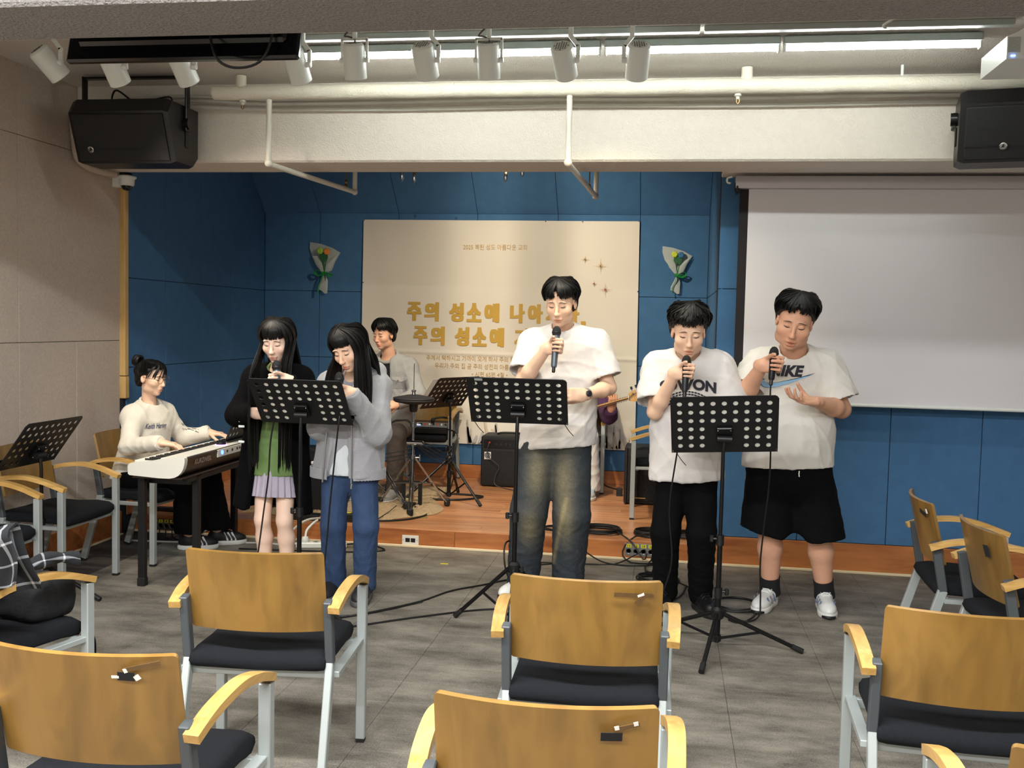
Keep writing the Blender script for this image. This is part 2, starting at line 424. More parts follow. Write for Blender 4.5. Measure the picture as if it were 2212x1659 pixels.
# ================================================================ CEILING FIXTURES
m_white = mat('white_enamel', '#dfe3de', .35, var=.03)
m_cable_w = mat('white_cable', '#c9c9c2', .5)
m_black = mat('black_plastic', '#0c0c0e', .42, var=.2, bump=.12, bs=300)
m_blackmet = mat('black_steel', '#0b0b0c', .32, metal=.3, var=.2)
m_grille = mat('black_grille', '#17171a', .6, var=.5, vs=420, bump=.8, bs=420)
m_rubber = mat('black_rubber', '#0a0a0a', .6)
m_cable = mat('black_cable', '#0b0b0b', .5)
m_chrome = mat('chrome', '#b9bcc0', .12, metal=1., var=.08)
m_steel = mat('brushed_steel', '#8e9194', .3, metal=1., var=.1)
m_tube = emis('lit_tube', (.93, 1., .95), 52.)
m_brass = mat('aged_brass', '#9a7a52', .35, metal=1.)

# linear fluorescent tubes in view
tubes = [(-1.98, -.385), (-.375, .50), (.51, 1.44)]
lab = ['lit ceiling tube behind the white spotlights, on the left', 'lit ceiling tube, middle one of the row', 'lit ceiling tube ending beside the projector, on the right']
for (a, b), lb in zip(tubes, lab):
    t = thing('fluorescent_light', lb, 'ceiling light', ((a + b) / 2, 5.17, 2.99), group='ceiling tubes in a row')
    h = (b - a) / 2 - .004
    MB().box((0, 0, -.018), (2 * h, .075, .036), .004).build('housing', mat('batten_grey', '#8f9592', .5), t)
    MB().tube([(-h + .012, 0, -.052), (h - .012, 0, -.052)], .0115, 12).build('tube', m_tube, t)
    for sg in (-1, 1): MB().box((sg * (h - .006), 0, -.045), (.012, .04, .05), .003).build('end_cap', m_white, t)
rw = thing('cable_raceway', 'long white cable trunking on the ceiling behind the spotlights', 'trunking', (-.2, 4.98, 2.985))
MB().box((-1.0, 0, 0), (2.6, .05, .03), .004).build('duct', mat('trunking_grey', '#a2a8a5', .5), rw)
MB().box((1.02, 0, 0), (1.4, .05, .03), .004).build('duct', mat('trunking_grey', '#a2a8a5', .5), rw)
dt = MB().lathe([(.0, 0), (.045, 0), (.05, -.012), (.045, -.026), (.02, -.04), (0, -.04)], (0, 0, 0), 20).build('smoke_detector', m_white); dt.location = (-.08, 4.62, 3.0)
tag(dt, 'round white smoke detector on the ceiling', 'detector')
wt = MB().tube(smooth_path([(.98, 4.55, 3.0), (1.0, 4.62, 2.96), (.93, 4.7, 2.93), (.9, 4.74, 2.915), (.915, 4.76, 2.91)], 5), .006, 6).build('loose_wire', m_cable_w)
tag(wt, 'short loose white wire hanging from the ceiling', 'wire')

# track spotlights: yoke arm on one side or two thin arms, can tilted towards the stage
def spot(x, y, tilt, turn, style, label, z=2.8, lit=None):
    t = thing('track_spotlight', label, 'spotlight', (x, y, z), group='white track spotlights')
    rot = Matrix.Rotation(R(turn), 3, 'Z') @ Matrix.Rotation(R(tilt), 3, 'X')
    r = .054
    MB().lathe([(.0, .078), (r * .8, .078), (r * .97, .068), (r, .055), (r, -.085), (r * .93, -.088), (r * .9, -.06), (0, -.055)], (0, 0, 0), 28, rot).build('can', m_white, t)
    cap = MB()
    for i in range(-3, 4):
        for j in range(-3, 4):
            if i * i + j * j < 9.5:
                p = rot @ Vector((i * .011, j * .011, .0785)); cap.box(p, (.006, .006, .002), 0, rot)
    cap.build('vent_holes', mat('vent_dark', '#6d726f', .6), t)
    arm = MB()
    if style == 'side':
        sg = 1 if turn <= 0 else -1
        arm.bar((sg * .066, 0, -.01), (sg * .066, 0, .07), .012, .02)
        arm.bar((sg * .066, 0, .066), (sg * .03, 0, .11), .012, .02)
        arm.bar((sg * .03, 0, .106), (sg * .03, 0, .2), .016, .022)
        arm.cyl((sg * .05, 0, 0), (sg * .074, 0, 0), .014, 12)
    else:
        for sg in (-1, 1):
            arm.bar((sg * .062, 0, -.005), (sg * .062, 0, .1), .006, .012)
            arm.cyl((sg * .05, 0, 0), (sg * .072, 0, 0), .012, 12)
        arm.bar((-.065, 0, .1), (.065, 0, .1), .006, .012)
        arm.cyl((0, 0, .1), (0, 0, .2), .012, 10)
    arm.build('bracket', m_white, t)
    if style != 'side':
        MB().tube(smooth_path([(0, 0, .075), (.0, 0, .1), (-.03, -.01, .11), (-.05, 0, .118), (-.01, 0, .16)], 4), .004, 6).build('lead', mat('brown_lead', '#3b2a22', .5), t)
    d = rot @ Vector((0, 0, -1))
    MB().lathe([(0, -.058), (r * .86, -.058), (r * .88, -.062), (0, -.062)], (0, 0, 0), 20, rot).build('lamp_face', emis('spot_glow', (1, .86, .6), 4.) if lit else mat('lens_dark', '#c8c6b8', .2), t)
    if lit:
        pw_, col, size, blend = lit
        l = bpy.data.lights.new('spot_light', 'SPOT'); l.energy = pw_; l.color = col; l.spot_size = R(size); l.spot_blend = blend; l.shadow_soft_size = .04
        o = bpy.data.objects.new('spot_light', l); C.objects.link(o); o.parent = t
        o.location = d * .1; o.rotation_euler = d.to_track_quat('-Z', 'Y').to_euler()
    return t
WARM = (1., .88, .70)
spot(-3.104, 4.65, 46, -34, 'side', 'white track spotlight at the far left, tilted sideways', lit=(42, (1., .9, .74), 86, .6))
spot(-2.819, 4.76, 38, -10, 'side', 'white track spotlight half hidden by the left part of the hanging monitor', lit=(48, WARM, 80, .6))
spot(-2.457, 4.78, 38, -14, 'side', 'white track spotlight peeking out under the middle of the hanging monitor', lit=(48, (1, .91, .78), 80, .6))
spot(-1.857, 4.78, 36, -10, 'side', 'white track spotlight touching the right end of the hanging monitor', lit=(24, (1, .91, .78), 80, .6))
spot(-1.54, 4.715, 20, 0, 'yoke', 'white track spotlight with a two arm yoke and lead, nearest the monitor')
spot(-1.196, 4.735, 38, -6, 'side', 'white track spotlight between the two yoke mounted ones', lit=(24, WARM, 80, .6))
spot(-.891, 4.76, 20, 0, 'yoke', 'white track spotlight with a two arm yoke, farther from the monitor')
spot(-.533, 4.785, 48, -8, 'side', 'white track spotlight with its vented top showing, second from the right', lit=(37, (1., .84, .58), 74, .5))
spot(-.186, 4.805, 38, 8, 'side', 'white track spotlight, the rightmost of the row', lit=(24, (1, .9, .74), 80, .6))
spot(-1.05, 6.72, 48, 0, 'side', 'added white spotlight hidden behind the beam, aimed at the banner', z=2.9, lit=(150, (1., .89, .68), 125, .9))  # unseen lamp added to light the banner, inferred from its warm glow
trk = MB(); trk.box((-1.6, 4.76, 2.993), (3.5, .035, .014), .002)
tag(trk.build('lighting_track', mat('trunking_grey', '#a2a8a5')), 'slim white track on the ceiling carrying the spotlights', 'track')

# insulated pipe with sprinkler drops
m_pipe = mat('insulated_pipe', '#d8d2c2', .8, var=.05, vs=20, bump=1., bs=110)
m_pipe2 = mat('painted_pipe', '#cdc8bd', .5, var=.05)
pp = thing('insulated_pipe', 'thick white insulated pipe running under the ceiling along the beam', 'pipe', (.35, 5.75, 2.895))
random.seed(2)
seg = [-3.1, -1.62, -.96, .155, 1.2, 2.0, 3.2]
for a, b in zip(seg, seg[1:]):
    pts = [(a + (b - a) * k / 12, random.uniform(-.002, .002), random.uniform(-.002, .002)) for k in range(13)]
    MB().tube(pts, [.041 + random.uniform(0, .002) for _ in pts], 20).build('lagging', m_pipe, pp)
for x in (-2.93, .03): MB().tube([(x, 0, .03), (x, 0, .1)], [.032, .03], 14).build('hanger', m_pipe, pp)
MB().tube([(.85, 0, .03), (.85, 0, .1)], .008, 8).build('rod_hanger', m_white, pp)
for i, x in enumerate((-2.92, -.015)):
    sp = thing('sprinkler_head', ('brass sprinkler under the pipe beside the left speaker', 'brass sprinkler under the pipe right of the vertical pipe')[i] if i == 0 else 'brass sprinkler under the pipe above the screen corner', 'sprinkler', (x + .35, 5.75, 2.852), group='brass sprinklers')
    MB().lathe([(.018, .0), (.02, -.012), (.011, -.016), (.009, -.03), (0, -.03)], (0, 0, 0), 12).build('escutcheon', m_pipe2, sp)
    MB().tube([(-.008, 0, -.028), (-.008, 0, -.046), (0, 0, -.054), (.008, 0, -.046), (.008, 0, -.028)], .003, 6).build('frame_arms', m_brass, sp)
def drop(x, x2, y2, label):
    t = thing('drop_pipe', label, 'pipe', (x, 5.735, 2.85))
    dx = x2 - x
    MB().tube([(0, 0, 0), (0, 0, -.37)], .0165, 14).build('riser', m_pipe2, t)
    MB().sphere((0, 0, -.375), .024, 10).build('elbow', m_pipe2, t)
    MB().tube([(0, 0, -.38), (dx, y2 - 5.735, -.41)], .0165, 14).build('branch', m_pipe2, t)
    MB().sphere((dx, y2 - 5.735, -.41), .022, 10).build('elbow', m_pipe2, t)
    MB().tube([(dx, y2 - 5.735, -.41), (dx + .004, y2 - 5.73, .24)], .0165, 14).build('riser', m_pipe2, t)
    MB().tube([(dx - .04, y2 - 5.8, -.392), (dx - .04, y2 - 5.8, .24)], .004, 6).build('hanger_rod', m_brass, t)
    MB().lathe([(.012, 0), (.016, .01), (.008, .02), (.014, .035), (.005, .05)], (dx - .04, y2 - 5.8, -.385), 8).build('hanger_ring', m_brass, t)
drop(-2.397, -2.19, 6.75, 'white sprinkler drop pipe with elbow beside the left speaker')
drop(-.6, -.53, 6.95, 'white sprinkler drop pipe with elbow above the banner')
for i, (x, y, dx) in enumerate(((-1.95, 7.0, .03), (-1.83, 7.0, 0), (-1.18, 7.0, .01), (-1.06, 7.05, .0))):
    t = thing('sprinkler_head', ['brass nozzle hanging above the banner, leftmost and slanted', 'brass nozzle hanging above the banner, second from the left', 'brass nozzle hanging above the banner, third from the left', 'brass nozzle hanging above the banner, rightmost and short'][i], 'sprinkler', (x, y, 3.1), group='nozzles under the stage ceiling')
    ln = (.53, .545, .54, .50)[i]
    MB().tube([(0, 0, 0), (dx, 0, -ln + .02)], .011, 8).build('stem', m_brass, t)
    MB().lathe([(.013, .02), (.013, -.015), (.006, -.03), (0, -.045)], (dx, 0, -ln + .02), 10).build('tip', m_chrome, t)
# conduits along the top of the beam
for i, (zz, r_, lb) in enumerate(((2.835, .012, 'pale conduit along the beam, lowest of the bundle'), (2.872, .011, 'pale conduit along the beam, middle of the bundle'), (2.9, .011, 'pale conduit along the beam, uppermost of the bundle'))):
    pts = [(-3.3 + k * .38, 5.955 - .01, zz + .004 * math.sin(k * 1.1 + i) + (.02 if k < 2 else 0)) for k in range(17)]
    o = MB().tube(smooth_path(pts, 3), r_, 8).build('conduit', m_cable_w); tag(o, lb, 'conduit', 'conduits on the beam')
o = MB().tube(smooth_path([(XL + .025, 5.88, 2.8), (XL + .025, 5.9, 2.66), (XL + .03, 5.93, 2.54), (XL + .05, 6.05, 2.492), (XL + .07, 6.3, 2.49)], 6), .02, 10).build('conduit', m_tan)
tag(o, 'tan conduit curving down from the left speaker to the dome camera', 'conduit')

# hanging loudspeakers
def speaker(x0, x1, label, bx_, top=True):
    w_ = x1 - x0; t = thing('loudspeaker', label, 'loudspeaker', ((x0 + x1) / 2, 5.62, 2.45), group='hanging loudspeakers'); h = w_ / 2
    def body(u, v, e=0):                     # cabinet cross-section in y,z: sloping baffle
        pass
    prof = [(-.155, .285), (-.10, .365), (.235, .365), (.235, .06), (.17, .0), (-.045, .0)]
    def X(v): 
        tap = 1 - .10 * max(0, (v.y + .155)) - .05 * (1 - v.y * 0)
        return v
    mb = MB()
    n = len(prof); V = []; 
    for sx_, ins in ((-h, .03), (-h + .03, 0), (h - .03, 0), (h, .03)):
        for (y, z) in prof:
            cy, cz = .04, .19
            V.append((sx_ * (1 - (.0 if y > 0 else .02)), y + (cy - y) * ins * 2.2, z + (cz - z) * ins * 2.2))
    F = [tuple(range(n)), tuple(range(3 * n, 4 * n))[::-1]]
    for k in range(3):
        for i in range(n): F.append((k * n + i, (k + 1) * n + i, (k + 1) * n + (i + 1) % n, k * n + (i + 1) % n))
    mb.add(V, F); mb.build('cabinet', m_black, t, 25)
    # perforated baffle grille, following the slope
    a = Vector((0, -.157, .27)); b = Vector((0, -.052, .012)); dn = (b - a).normalized(); nn = Vector((0, -dn.z * -1, dn.y * -1)); nn = Vector((0, dn.z, -dn.y)) 
    if nn.y > 0: nn = -nn
    g = MB(); rot = Matrix((Vector((1, 0, 0)), dn, Vector((1, 0, 0)).cross(dn))).transposed()
    g.box((a + b) / 2 + nn * .004, (w_ - .07, (b - a).length - .005, .012), .005, rot)
    gr = g.build('grille', m_grille, t)
    MB().box(a.lerp(b, .74) + nn * .011, (w_ - .07, .003, .003), 0, rot).build('seam', m_rubber, t)
    c = a.lerp(b, .74) + nn * .013; c.x = bx_
    q = Vector((0, 0, 1)).rotation_difference(nn).to_matrix()
    MB().lathe([(.0, 0), (.017, 0), (.019, .003), (.015, .004), (.014, .002), (0, .002)], c, 20, q).build('badge', m_chrome, t)
    bd = MB()                                # little running figure on the badge
    ex = Vector((1, 0, 0)); ez = -dn
    for (p, r_) in (((0, .007), .004), ((-.002, 0), .005), ((.004, -.005), .003), ((-.006, -.006), .003), ((.006, .002), .0028)):
        bd.sphere(c + ex * p[0] + ez * p[1] + nn * .003, r_, 6)
    bd.build('badge_emblem', m_black, t)
    y = MB()
    for sg in (-1, 1):
        if not top: y = MB()
        y.box((sg * (h + .012), .06, .37), (.012, .05, .33), .003) if top else y.box((sg * (h + .012), .2, .26), (.012, .3, .05), .003)
        y.cyl((sg * (h - .01), .06, .25), (sg * (h + .03), .06, .25), .035, 16)
        if not top: y.build('bracket', m_blackmet, t)
    if top: y.box((0, .06, .525), (2 * h + .036, .05, .012), .003)
    if top: y.build('yoke', m_blackmet, t)
    if top: MB().box((0, -.02, .372), (.13, .05, .016), .006).build('handle', m_rubber, t)
    if top: MB().tube(smooth_path([(-h * .55, .1, .36), (-h * .55, .1, .43), (-h * .35, .05, .45), (0, .03, .375)], 5), .006, 6).build('cable', m_cable, t)
    if top: MB().tube(smooth_path([(-h * .5, .12, .365), (0, .1, .38), (h * .6, .1, .42), (h * .66, .1, .36)], 5), .005, 6).build('cable', m_cable, t)
    sl_ = MB(); 
    for sg in (-1, 1): sl_.box((sg * (h + .001), .08, .16), (.006, .035, .1), .003)
    sl_.build('side_slot', m_rubber, t)
    return t
speaker(-3.54, -2.9, 'black loudspeaker hanging by the tan left wall', -.2)
speaker(1.47, 2.11, 'black loudspeaker hanging on the right above the screen', -.10, False).rotation_euler = (0, 0, R(-12))

# monitor hanging behind the near beam, seen from its back
t = thing('hanging_monitor', 'black flat monitor hanging behind the near beam', 'monitor', (-1.765, 3.42, 2.46))
rt_ = Matrix.Rotation(R(-14), 3, 'X')
MB().box(rt_ @ Vector((0, 0, .27)), (.89, .03, .53), .008, rt_).build('bezel', mat('glossy_black', '#050608', .14, var=.2), t)
MB().box(rt_ @ Vector((0, -.02, .27)), (.8, .025, .42), .012, rt_).build('back_shell', mat('glossy_black2', '#07080b', .2, var=.2), t)
MB().bar((0, .0, .25), (0, .06, .54), .08, .03).build('mount', m_blackmet, t)
MB().tube(smooth_path([(.12, -.03, .12), (.16, -.05, .0), (.24, -.05, -.035), (.33, -.04, .0), (.37, -.03, .14), (.38, -.03, .3)], 6), .005, 6).build('cable', m_cable, t)

# projector
t = thing('projector', 'white projector hanging at the upper right edge', 'projector', (1.54, 4.5, 2.655))
def pj(v): return v
pb = MB(); pr = [(-.24, 0), (.24, 0), (.24, .105), (.185, .15), (-.13, .15), (-.205, .105), (-.24, .09)]
pb.prism(pr, -.17, .17, lambda v: Vector((v.x, v.z, v.y))); pb.build('case', m_white, t)
MB().box((-.213, -.172, .055), (.045, .004, .06), .001).build('vent', mat('vent_grey', '#aeb3b0', .6, bump=.8, bs=200), t)
MB().box((0, -.171, .05), (.2, .004, .05), .001).build('port_panel', m_cable_w, t)
MB().box((-.216, -.173, .012), (.016, .004, .005)).build('status_led', emis('blue_led', (.15, .35, 1), 5), t)
pk = MB(); pk.box((.02, 0, .165), (.2, .2, .03), .006); pk.cyl((.05, 0, .17), (.05, 0, .4), .025, 14); pk.box((-.07, -.05, .2), (.05, .05, .05), .02); pk.build('bracket', m_blackmet, t)
MB().tube(smooth_path([(-.09, -.05, .19), (-.13, -.05, .23), (-.13, -.05, .28), (-.06, -.04, .36), (0, 0, .4)], 6), .012, 8).build('cable', m_cable, t)

# projection screen
t = thing('projection_screen', 'pulled down white projection screen with a grey housing', 'screen', (1.9, 6.45, 0))
cs = MB(); cs.prism([(-.035, .0), (.035, .0), (.04, .03), (.04, .07), (-.03, .075), (-.04, .05), (-.04, .03)], -1.52, 1.4, lambda v: Vector((v.z, v.x, v.y + 2.425))); cs.build('housing', mat('grey_aluminium', '#b3aeb2', .4, metal=.3, var=.05), t)
MB().box((-1.51, 0, 2.43), (.03, .075, .07), .01).build('end_cap', m_black, t)
MB().grid(lambda u, v: (-1.49 + u * 2.8, .02 + .006 * math.sin(u * 6), 1.1 + v * 1.33), 24, 6, .002).build('border', mat('screen_black', '#161217', .8), t)
MB().grid(lambda u, v: (-1.435 + u * 2.7, .016 + .006 * math.sin((u * 2.7 + .055) / 2.8 * 6), 1.1 + v * 1.326), 24, 6, .0012).build('screen_cloth', mat('screen_white', '#d5d2d6', .75, var=.015, vs=2), t)
MB().tube([(-1.46, .014, 1.094), (1.35, .014, 1.094)], .011, 10).build('weight_bar', m_white, t)
MB().tube(smooth_path([(-1.54, .0, 2.5), (-1.57, 0, 2.49), (-1.57, 0, 2.465), (-1.55, 0, 2.46)], 4), .006, 6).build('hook', m_white, t)

# dome camera on the wall bracket
t = thing('dome_camera', 'white dome security camera at the corner of the left wall', 'camera', (-3.7, 6.41, 2.49))
MB().box((-.062, 0, -.03), (.06, .06, .075), .004).build('bracket', m_white, t)
MB().lathe([(.0, .012), (.05, .012), (.064, .004), (.064, -.004), (.052, -.012), (.05, -.05), (.044, -.058), (0, -.058)], (.0, 0, 0), 24).build('housing', m_white, t)
MB().lathe([(.036, -.056), (.034, -.07), (.024, -.084), (.008, -.09), (0, -.09)], (0, 0, 0), 20).build('dome', mat('smoked_dome', '#14161a', .08, var=.3), t)
MB().lathe([(.03, .03), (.045, .012), (0, .012)], (0, 0, 0), 16).build('cap', m_black, t)

# ================================================================ BANNER AND BOUQUETS
bt = thing('banner', 'cream cloth banner with gold lettering on the blue back wall', 'banner', (-1.547, 8.93, 0))
m_ban = mat('banner_cloth', '#dfd6c8', .8, var=.03, vs=2.5, bump=.25, bs=14)
random.seed(8)
def banpt(u, v):
    x = -1.26 + 2.52 * u; z = .445 + 2.03 * v
    x += (.018 * (1 - v)) * (1 if u > .5 else 1) * u
    y = -.006 - .004 * math.sin(9 * u + 3 * v) * (1 - .6 * v) - .004 * math.sin(17 * u - 8 * v)
    y += -.014 * math.exp(-((v - .405 - .012 * (.5 - u)) / .006) ** 2)              # the sewn fold across the middle
    y += -.012 * math.exp(-((u - .05 - .18 * (1 - v)) / .035) ** 2) * max(0, v - .35)   # pull creases from the corners
    y += -.012 * math.exp(-((u - .99 + .10 * (1 - v)) / .03) ** 2) * max(0, v - .4)
    if u > .97: y -= (u - .97) * .5 * (1 - v)
    return (x, y, z)
MB().grid(banpt, 70, 160, .002).build('cloth', m_ban, bt, 80)
m_gold = mat('gold_print', '#c39a38', .5, var=.12, vs=3)
m_gold2 = mat('thin_gold_print', '#b7924a', .6)
def ban_y(x, z): return banpt(min(max((x + 1.26) / 2.52, 0), 1), min(max((z - .445) / 2.03, 0), 1))[1] - .004
def bantext(txt, cx, z, width, height, bold, material):
    """small print: one flat piece; big print: one piece per syllable, thickened"""
    if not bold:
        o = text_on('lettering', txt, .2, material, bt, (cx, -.03, z), (1, 0, 0), (0, 0, 1), width=width, height=height); o['kind'] = 'stuff'
        for v in o.data.vertices: v.co.y = ban_y(v.co.x, v.co.z)
        return
    adv = [.42 if c == ' ' else (.3 if c == ',' else 1.) for c in txt]; k = width / sum(adv); x = cx - width / 2
    for c, a_ in zip(txt, adv):
        if c != ' ':
            w_ = k * a_ * .84 - 2 * bold; me = text_mesh(c, .2)
            xs = [v.co.x for v in me.vertices]; ys = [v.co.y for v in me.vertices]
            hh_ = height - 2 * bold; zc_ = z
            if c == ',': w_ = .022; hh_ = .03; zc_ = z - height * .42
            sx_ = w_ / (max(xs) - min(xs)); sy_ = hh_ / (max(ys) - min(ys)); mx_c, my_c = (max(xs) + min(xs)) / 2, (max(ys) + min(ys)) / 2
            V = [((v.co.x - mx_c) * sx_, (v.co.y - my_c) * sy_) for v in me.vertices]; F = [tuple(p.vertices) for p in me.polygons]
            mb = MB()
            for ci, (ox, oz) in enumerate(((0, 0), (1, 0), (-1, 0), (0, .45), (0, -.45), (1, .45), (1, -.45), (-1, .45), (-1, -.45), (.5, .45), (-.5, .45), (.5, -.45), (-.5, -.45))):
                P = []
                for a2, b2 in V:
                    X_ = x + k * a_ / 2 + a2 + ox * bold; Z_ = zc_ + b2 + oz * bold; P.append((X_, ban_y(X_, Z_) - .0003 * ci, Z_))
                mb.add(P, F)
            mb.build('letter', material, bt)['kind'] = 'stuff'
        x += k * a_
BX = 1.547
bantext('2025 복된 성도 아름다운 교회', -1.575 + BX, 2.235, .585, .05, .0, m_gold2)
bantext('주의 성소에 나아가라,', -1.565 + BX, 1.645, 1.66, .185, .012, m_gold)
bantext('주의 성소에 거하리라', -1.54 + BX, 1.425, 1.58, .185, .012, m_gold)
bantext('주께서 택하시고 가까이 오게 하사 주의 뜰에 살게 하신', -1.66 + BX, 1.225, 1.06, .05, .0, m_gold2)
bantext('우리가 주의 집 곧 주의 성전의 아름다움으로', -1.68 + BX, 1.155, .86, .05, .0, m_gold2)
bantext('• 시편 65편 4절 •', -1.6 + BX, 1.085, .33, .045, .0, m_gold2)
def star(x, z, r, material):
    mb = MB()
    for k in range(8):
        a = k * math.pi / 4; rr = r if k % 2 == 0 else r * .55
        mb.add([(x + .0025 * math.cos(a + 1.57), -.028, z + .0025 * math.sin(a + 1.57)), (x + rr * math.cos(a), -.028, z + rr * math.sin(a)), (x - .0025 * math.cos(a + 1.57), -.028, z - .0025 * math.sin(a + 1.57))], [(0, 1, 2)])
    mb.build('printed_star', material, bt)
m_star2 = mat('copper_print', '#b06a4a', .6)
star(-.758 + BX, 2.135, .043, m_gold2); star(-.62 + BX, 2.078, .068, m_gold2); star(-.672 + BX, 1.922, .03, m_star2); star(-.572 + BX, 1.872, .066, m_star2)
pn = [(-2.797, 2.468), (-.293, 2.474), (-1.12, 2.468), (-.79, 2.468), (-2.8, 1.9), (-.285, 1.86)]
for (x, z) in pn:
    MB().sphere((x + BX, -.012, z), .006, 6).build('pin', m_chrome, bt)
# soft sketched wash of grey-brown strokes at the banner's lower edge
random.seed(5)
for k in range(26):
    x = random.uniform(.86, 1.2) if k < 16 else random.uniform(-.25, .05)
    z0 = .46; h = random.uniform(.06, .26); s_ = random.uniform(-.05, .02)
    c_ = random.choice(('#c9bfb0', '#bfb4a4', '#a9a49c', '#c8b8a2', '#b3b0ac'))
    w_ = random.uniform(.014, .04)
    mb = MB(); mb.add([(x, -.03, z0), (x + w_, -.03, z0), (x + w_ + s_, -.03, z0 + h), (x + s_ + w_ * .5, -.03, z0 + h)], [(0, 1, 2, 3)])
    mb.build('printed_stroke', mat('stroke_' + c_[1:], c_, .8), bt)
for i, (x, z) in enumerate(((-2.32, 2.515), (-1.94, 2.497))):
    o = MB().sphere((0, 0, 0), .009, 8).build('push_pin', m_chrome); o.location = (x, 8.94, z); tag(o, ('shiny pin in the blue wall above the left end of the banner', 'shiny pin in the blue wall above the banner, nearer its middle')[i], 'pin', 'pins above the banner')

m_net = mat('white_mesh_wrap', '#c3cac6', .6, alpha=.6, var=.1, vs=60)
m_ribbon = mat('green_ribbon', '#1f8a3a', .3, var=.25, vs=30)
def bouquet(x, z, s, flip, c1, c2, label):
    t = thing('bouquet', label, 'bouquet', (x, 8.925, z), group='bouquets on the wall'); f = -1 if flip else 1
    def wrap(poly, y, bulge, name, m_):
        n = len(poly); cx = sum(p[0] for p in poly) / n; cz = sum(p[1] for p in poly) / n
        V = [(p[0] * s, y * s, p[1] * s) for p in poly] + [(cx * s, (y - bulge) * s, cz * s)]
        F = [(i, (i + 1) % n, n) for i in range(n)]
        V2 = [(a, b + .004 * s, c) for a, b, c in V]; F2 = [tuple(i + n + 1 for i in q[::-1]) for q in F]
        F3 = [((i + 1) % n, i, i + n + 1, (i + 1) % n + n + 1) for i in range(n)]
        MB().add(V + V2, F + F2 + F3).build(name, m_, t)
    wrap([(-.155, .20), (-.05, .185), (.06, .15), (.14, .105), (.09, .02), (.06, -.06), (.0, -.09), (-.07, -.01), (-.13, .06), (-.155, .14)], .0, .01, 'back_wrap', m_net)
    wrap([(.13, .10), (.075, .06), (.0, .0), (-.01, -.085), (.05, -.06), (.085, .01)], -.03, .02, 'front_wrap', m_net)
    wrap([(-.12, .07), (-.06, .07), (-.02, .03), (.0, -.08), (-.02, -.085), (-.085, -.01)], -.032, .02, 'front_wrap', m_net)
    wrap([(-.01, -.09), (.012, -.1), (.03, -.16), (.025, -.27), (.0, -.275), (-.03, -.25), (-.065, -.235), (-.06, -.2), (-.03, -.14)], -.02, .02, 'tail_wrap', m_net)
    for (a, b, cc) in ((-.035, .115, c1), (.03, .11, c2)):
        mb = MB(); mb.sphere((a * s, -.05 * s, b * s), .03 * s, 10, (1, .8, 1)); fl_ = mb.build('flower', mat('flower_' + cc[1:], cc, .6, var=.25, vs=70), t)
        for k in range(6):
            an = k * 1.05
            MB().sphere(((a + .016 * math.cos(an)) * s, -.066 * s, (b + .016 * math.sin(an)) * s), .016 * s, 6, (1, .6, 1)).build('petal', mat('flower_' + cc[1:], cc), fl_)
        MB().tube([(a * s, -.045 * s, b * s), (0, -.03 * s, -.08 * s), (.01 * s, -.02 * s, -.2 * s)], .005 * s, 6).build('stem', mat('stem_green', '#1f5c33', .6), t)
        MB().grid(lambda u, v: ((a * .5 + .05 * (u - .5) * math.sin(math.pi * v)) * s, (-.05 - .01 * v) * s, (b - .1 + .1 * v) * s), 4, 5, .002).build('leaf', mat('stem_green', '#1f5c33', .6), t)
    rb = MB(); rb.tube([(-.03 * s, -.045 * s, -.085 * s), (.03 * s, -.045 * s, -.09 * s)], .014 * s, 8); rb.build('ribbon_knot', m_ribbon, t)
    for pts in ([(0, -.06, -.09), (-.05 * f, -.07, -.06), (-.085 * f, -.06, -.08), (-.05 * f, -.065, -.11), (0, -.06, -.095)], [(0, -.055, -.09), (-.02, -.06, -.15), (-.05, -.05, -.22), (-.05, -.05, -.28)], [(0, -.055, -.09), (.05, -.06, -.085), (.08, -.05, -.1), (.04, -.05, -.11)]):
        MB().tube([Vector(p) * s for p in smooth_path(pts, 5)], .013 * s, 6, flat=.25).build('ribbon_tail', m_ribbon, t)
bouquet(-3.165, 2.065, 1.0, False, '#9cc24a', '#e08a3a', 'bouquet of green and orange flowers on the wall left of the banner')
bouquet(.055, 2.085, .88, True, '#c8d23a', '#2f6a92', 'bouquet of yellow and blue flowers on the wall right of the banner')
# ================================================================ CHAIRS
m_ply = wood('chair_plywood', '#5a4019', '#8a672f', .38, 1.6, (9, 9, 1.0), coat=.25, mottled=.25)
m_arm = wood('arm_plywood', '#a37a3a', '#cda563', .4, 3.0, (14, 2, 26), coat=.2)
m_frame = mat('silver_frame', '#a4aaa8', .45, metal=.35, var=.08)
m_sleeve = mat('grey_sleeve', '#43474a', .5, var=.12)
m_seat = mat('black_seat_fabric', '#15171b', .9, var=.25, vs=90, bump=.5, bs=420, spec=.2)
m_tape = mat('brown_tape', '#5f4526', .35, var=.3, vs=60)
m_vel = mat('black_velcro', '#0a0a0b', .85)
m_paper = mat('torn_paper', '#d9d6cf', .7)
def sweep_rect(path, wd, th, up=(1, 0, 0)):
    """rectangular section swept along a path lying in a plane normal to `up`"""
    P = [Vector(p) for p in path]; V = []; X = Vector(up)
    for i, p in enumerate(P):
        t = (P[min(i + 1, len(P) - 1)] - P[max(i - 1, 0)]).normalized(); n = X.cross(t).normalized(); x = t.cross(n)
        for a, b in ((-1, -1), (1, -1), (1, 1), (-1, 1)): V.append(p + x * (a * wd / 2) + n * (b * th / 2))
    F = [(0, 1, 2, 3)[::-1], tuple(4 * (len(P) - 1) + k for k in range(4))]
    for i in range(len(P) - 1):
        for k in range(4): F.append((4 * i + k, 4 * i + (k + 1) % 4, 4 * i + 4 + (k + 1) % 4, 4 * i + 4 + k))
    return MB().add(V, F)
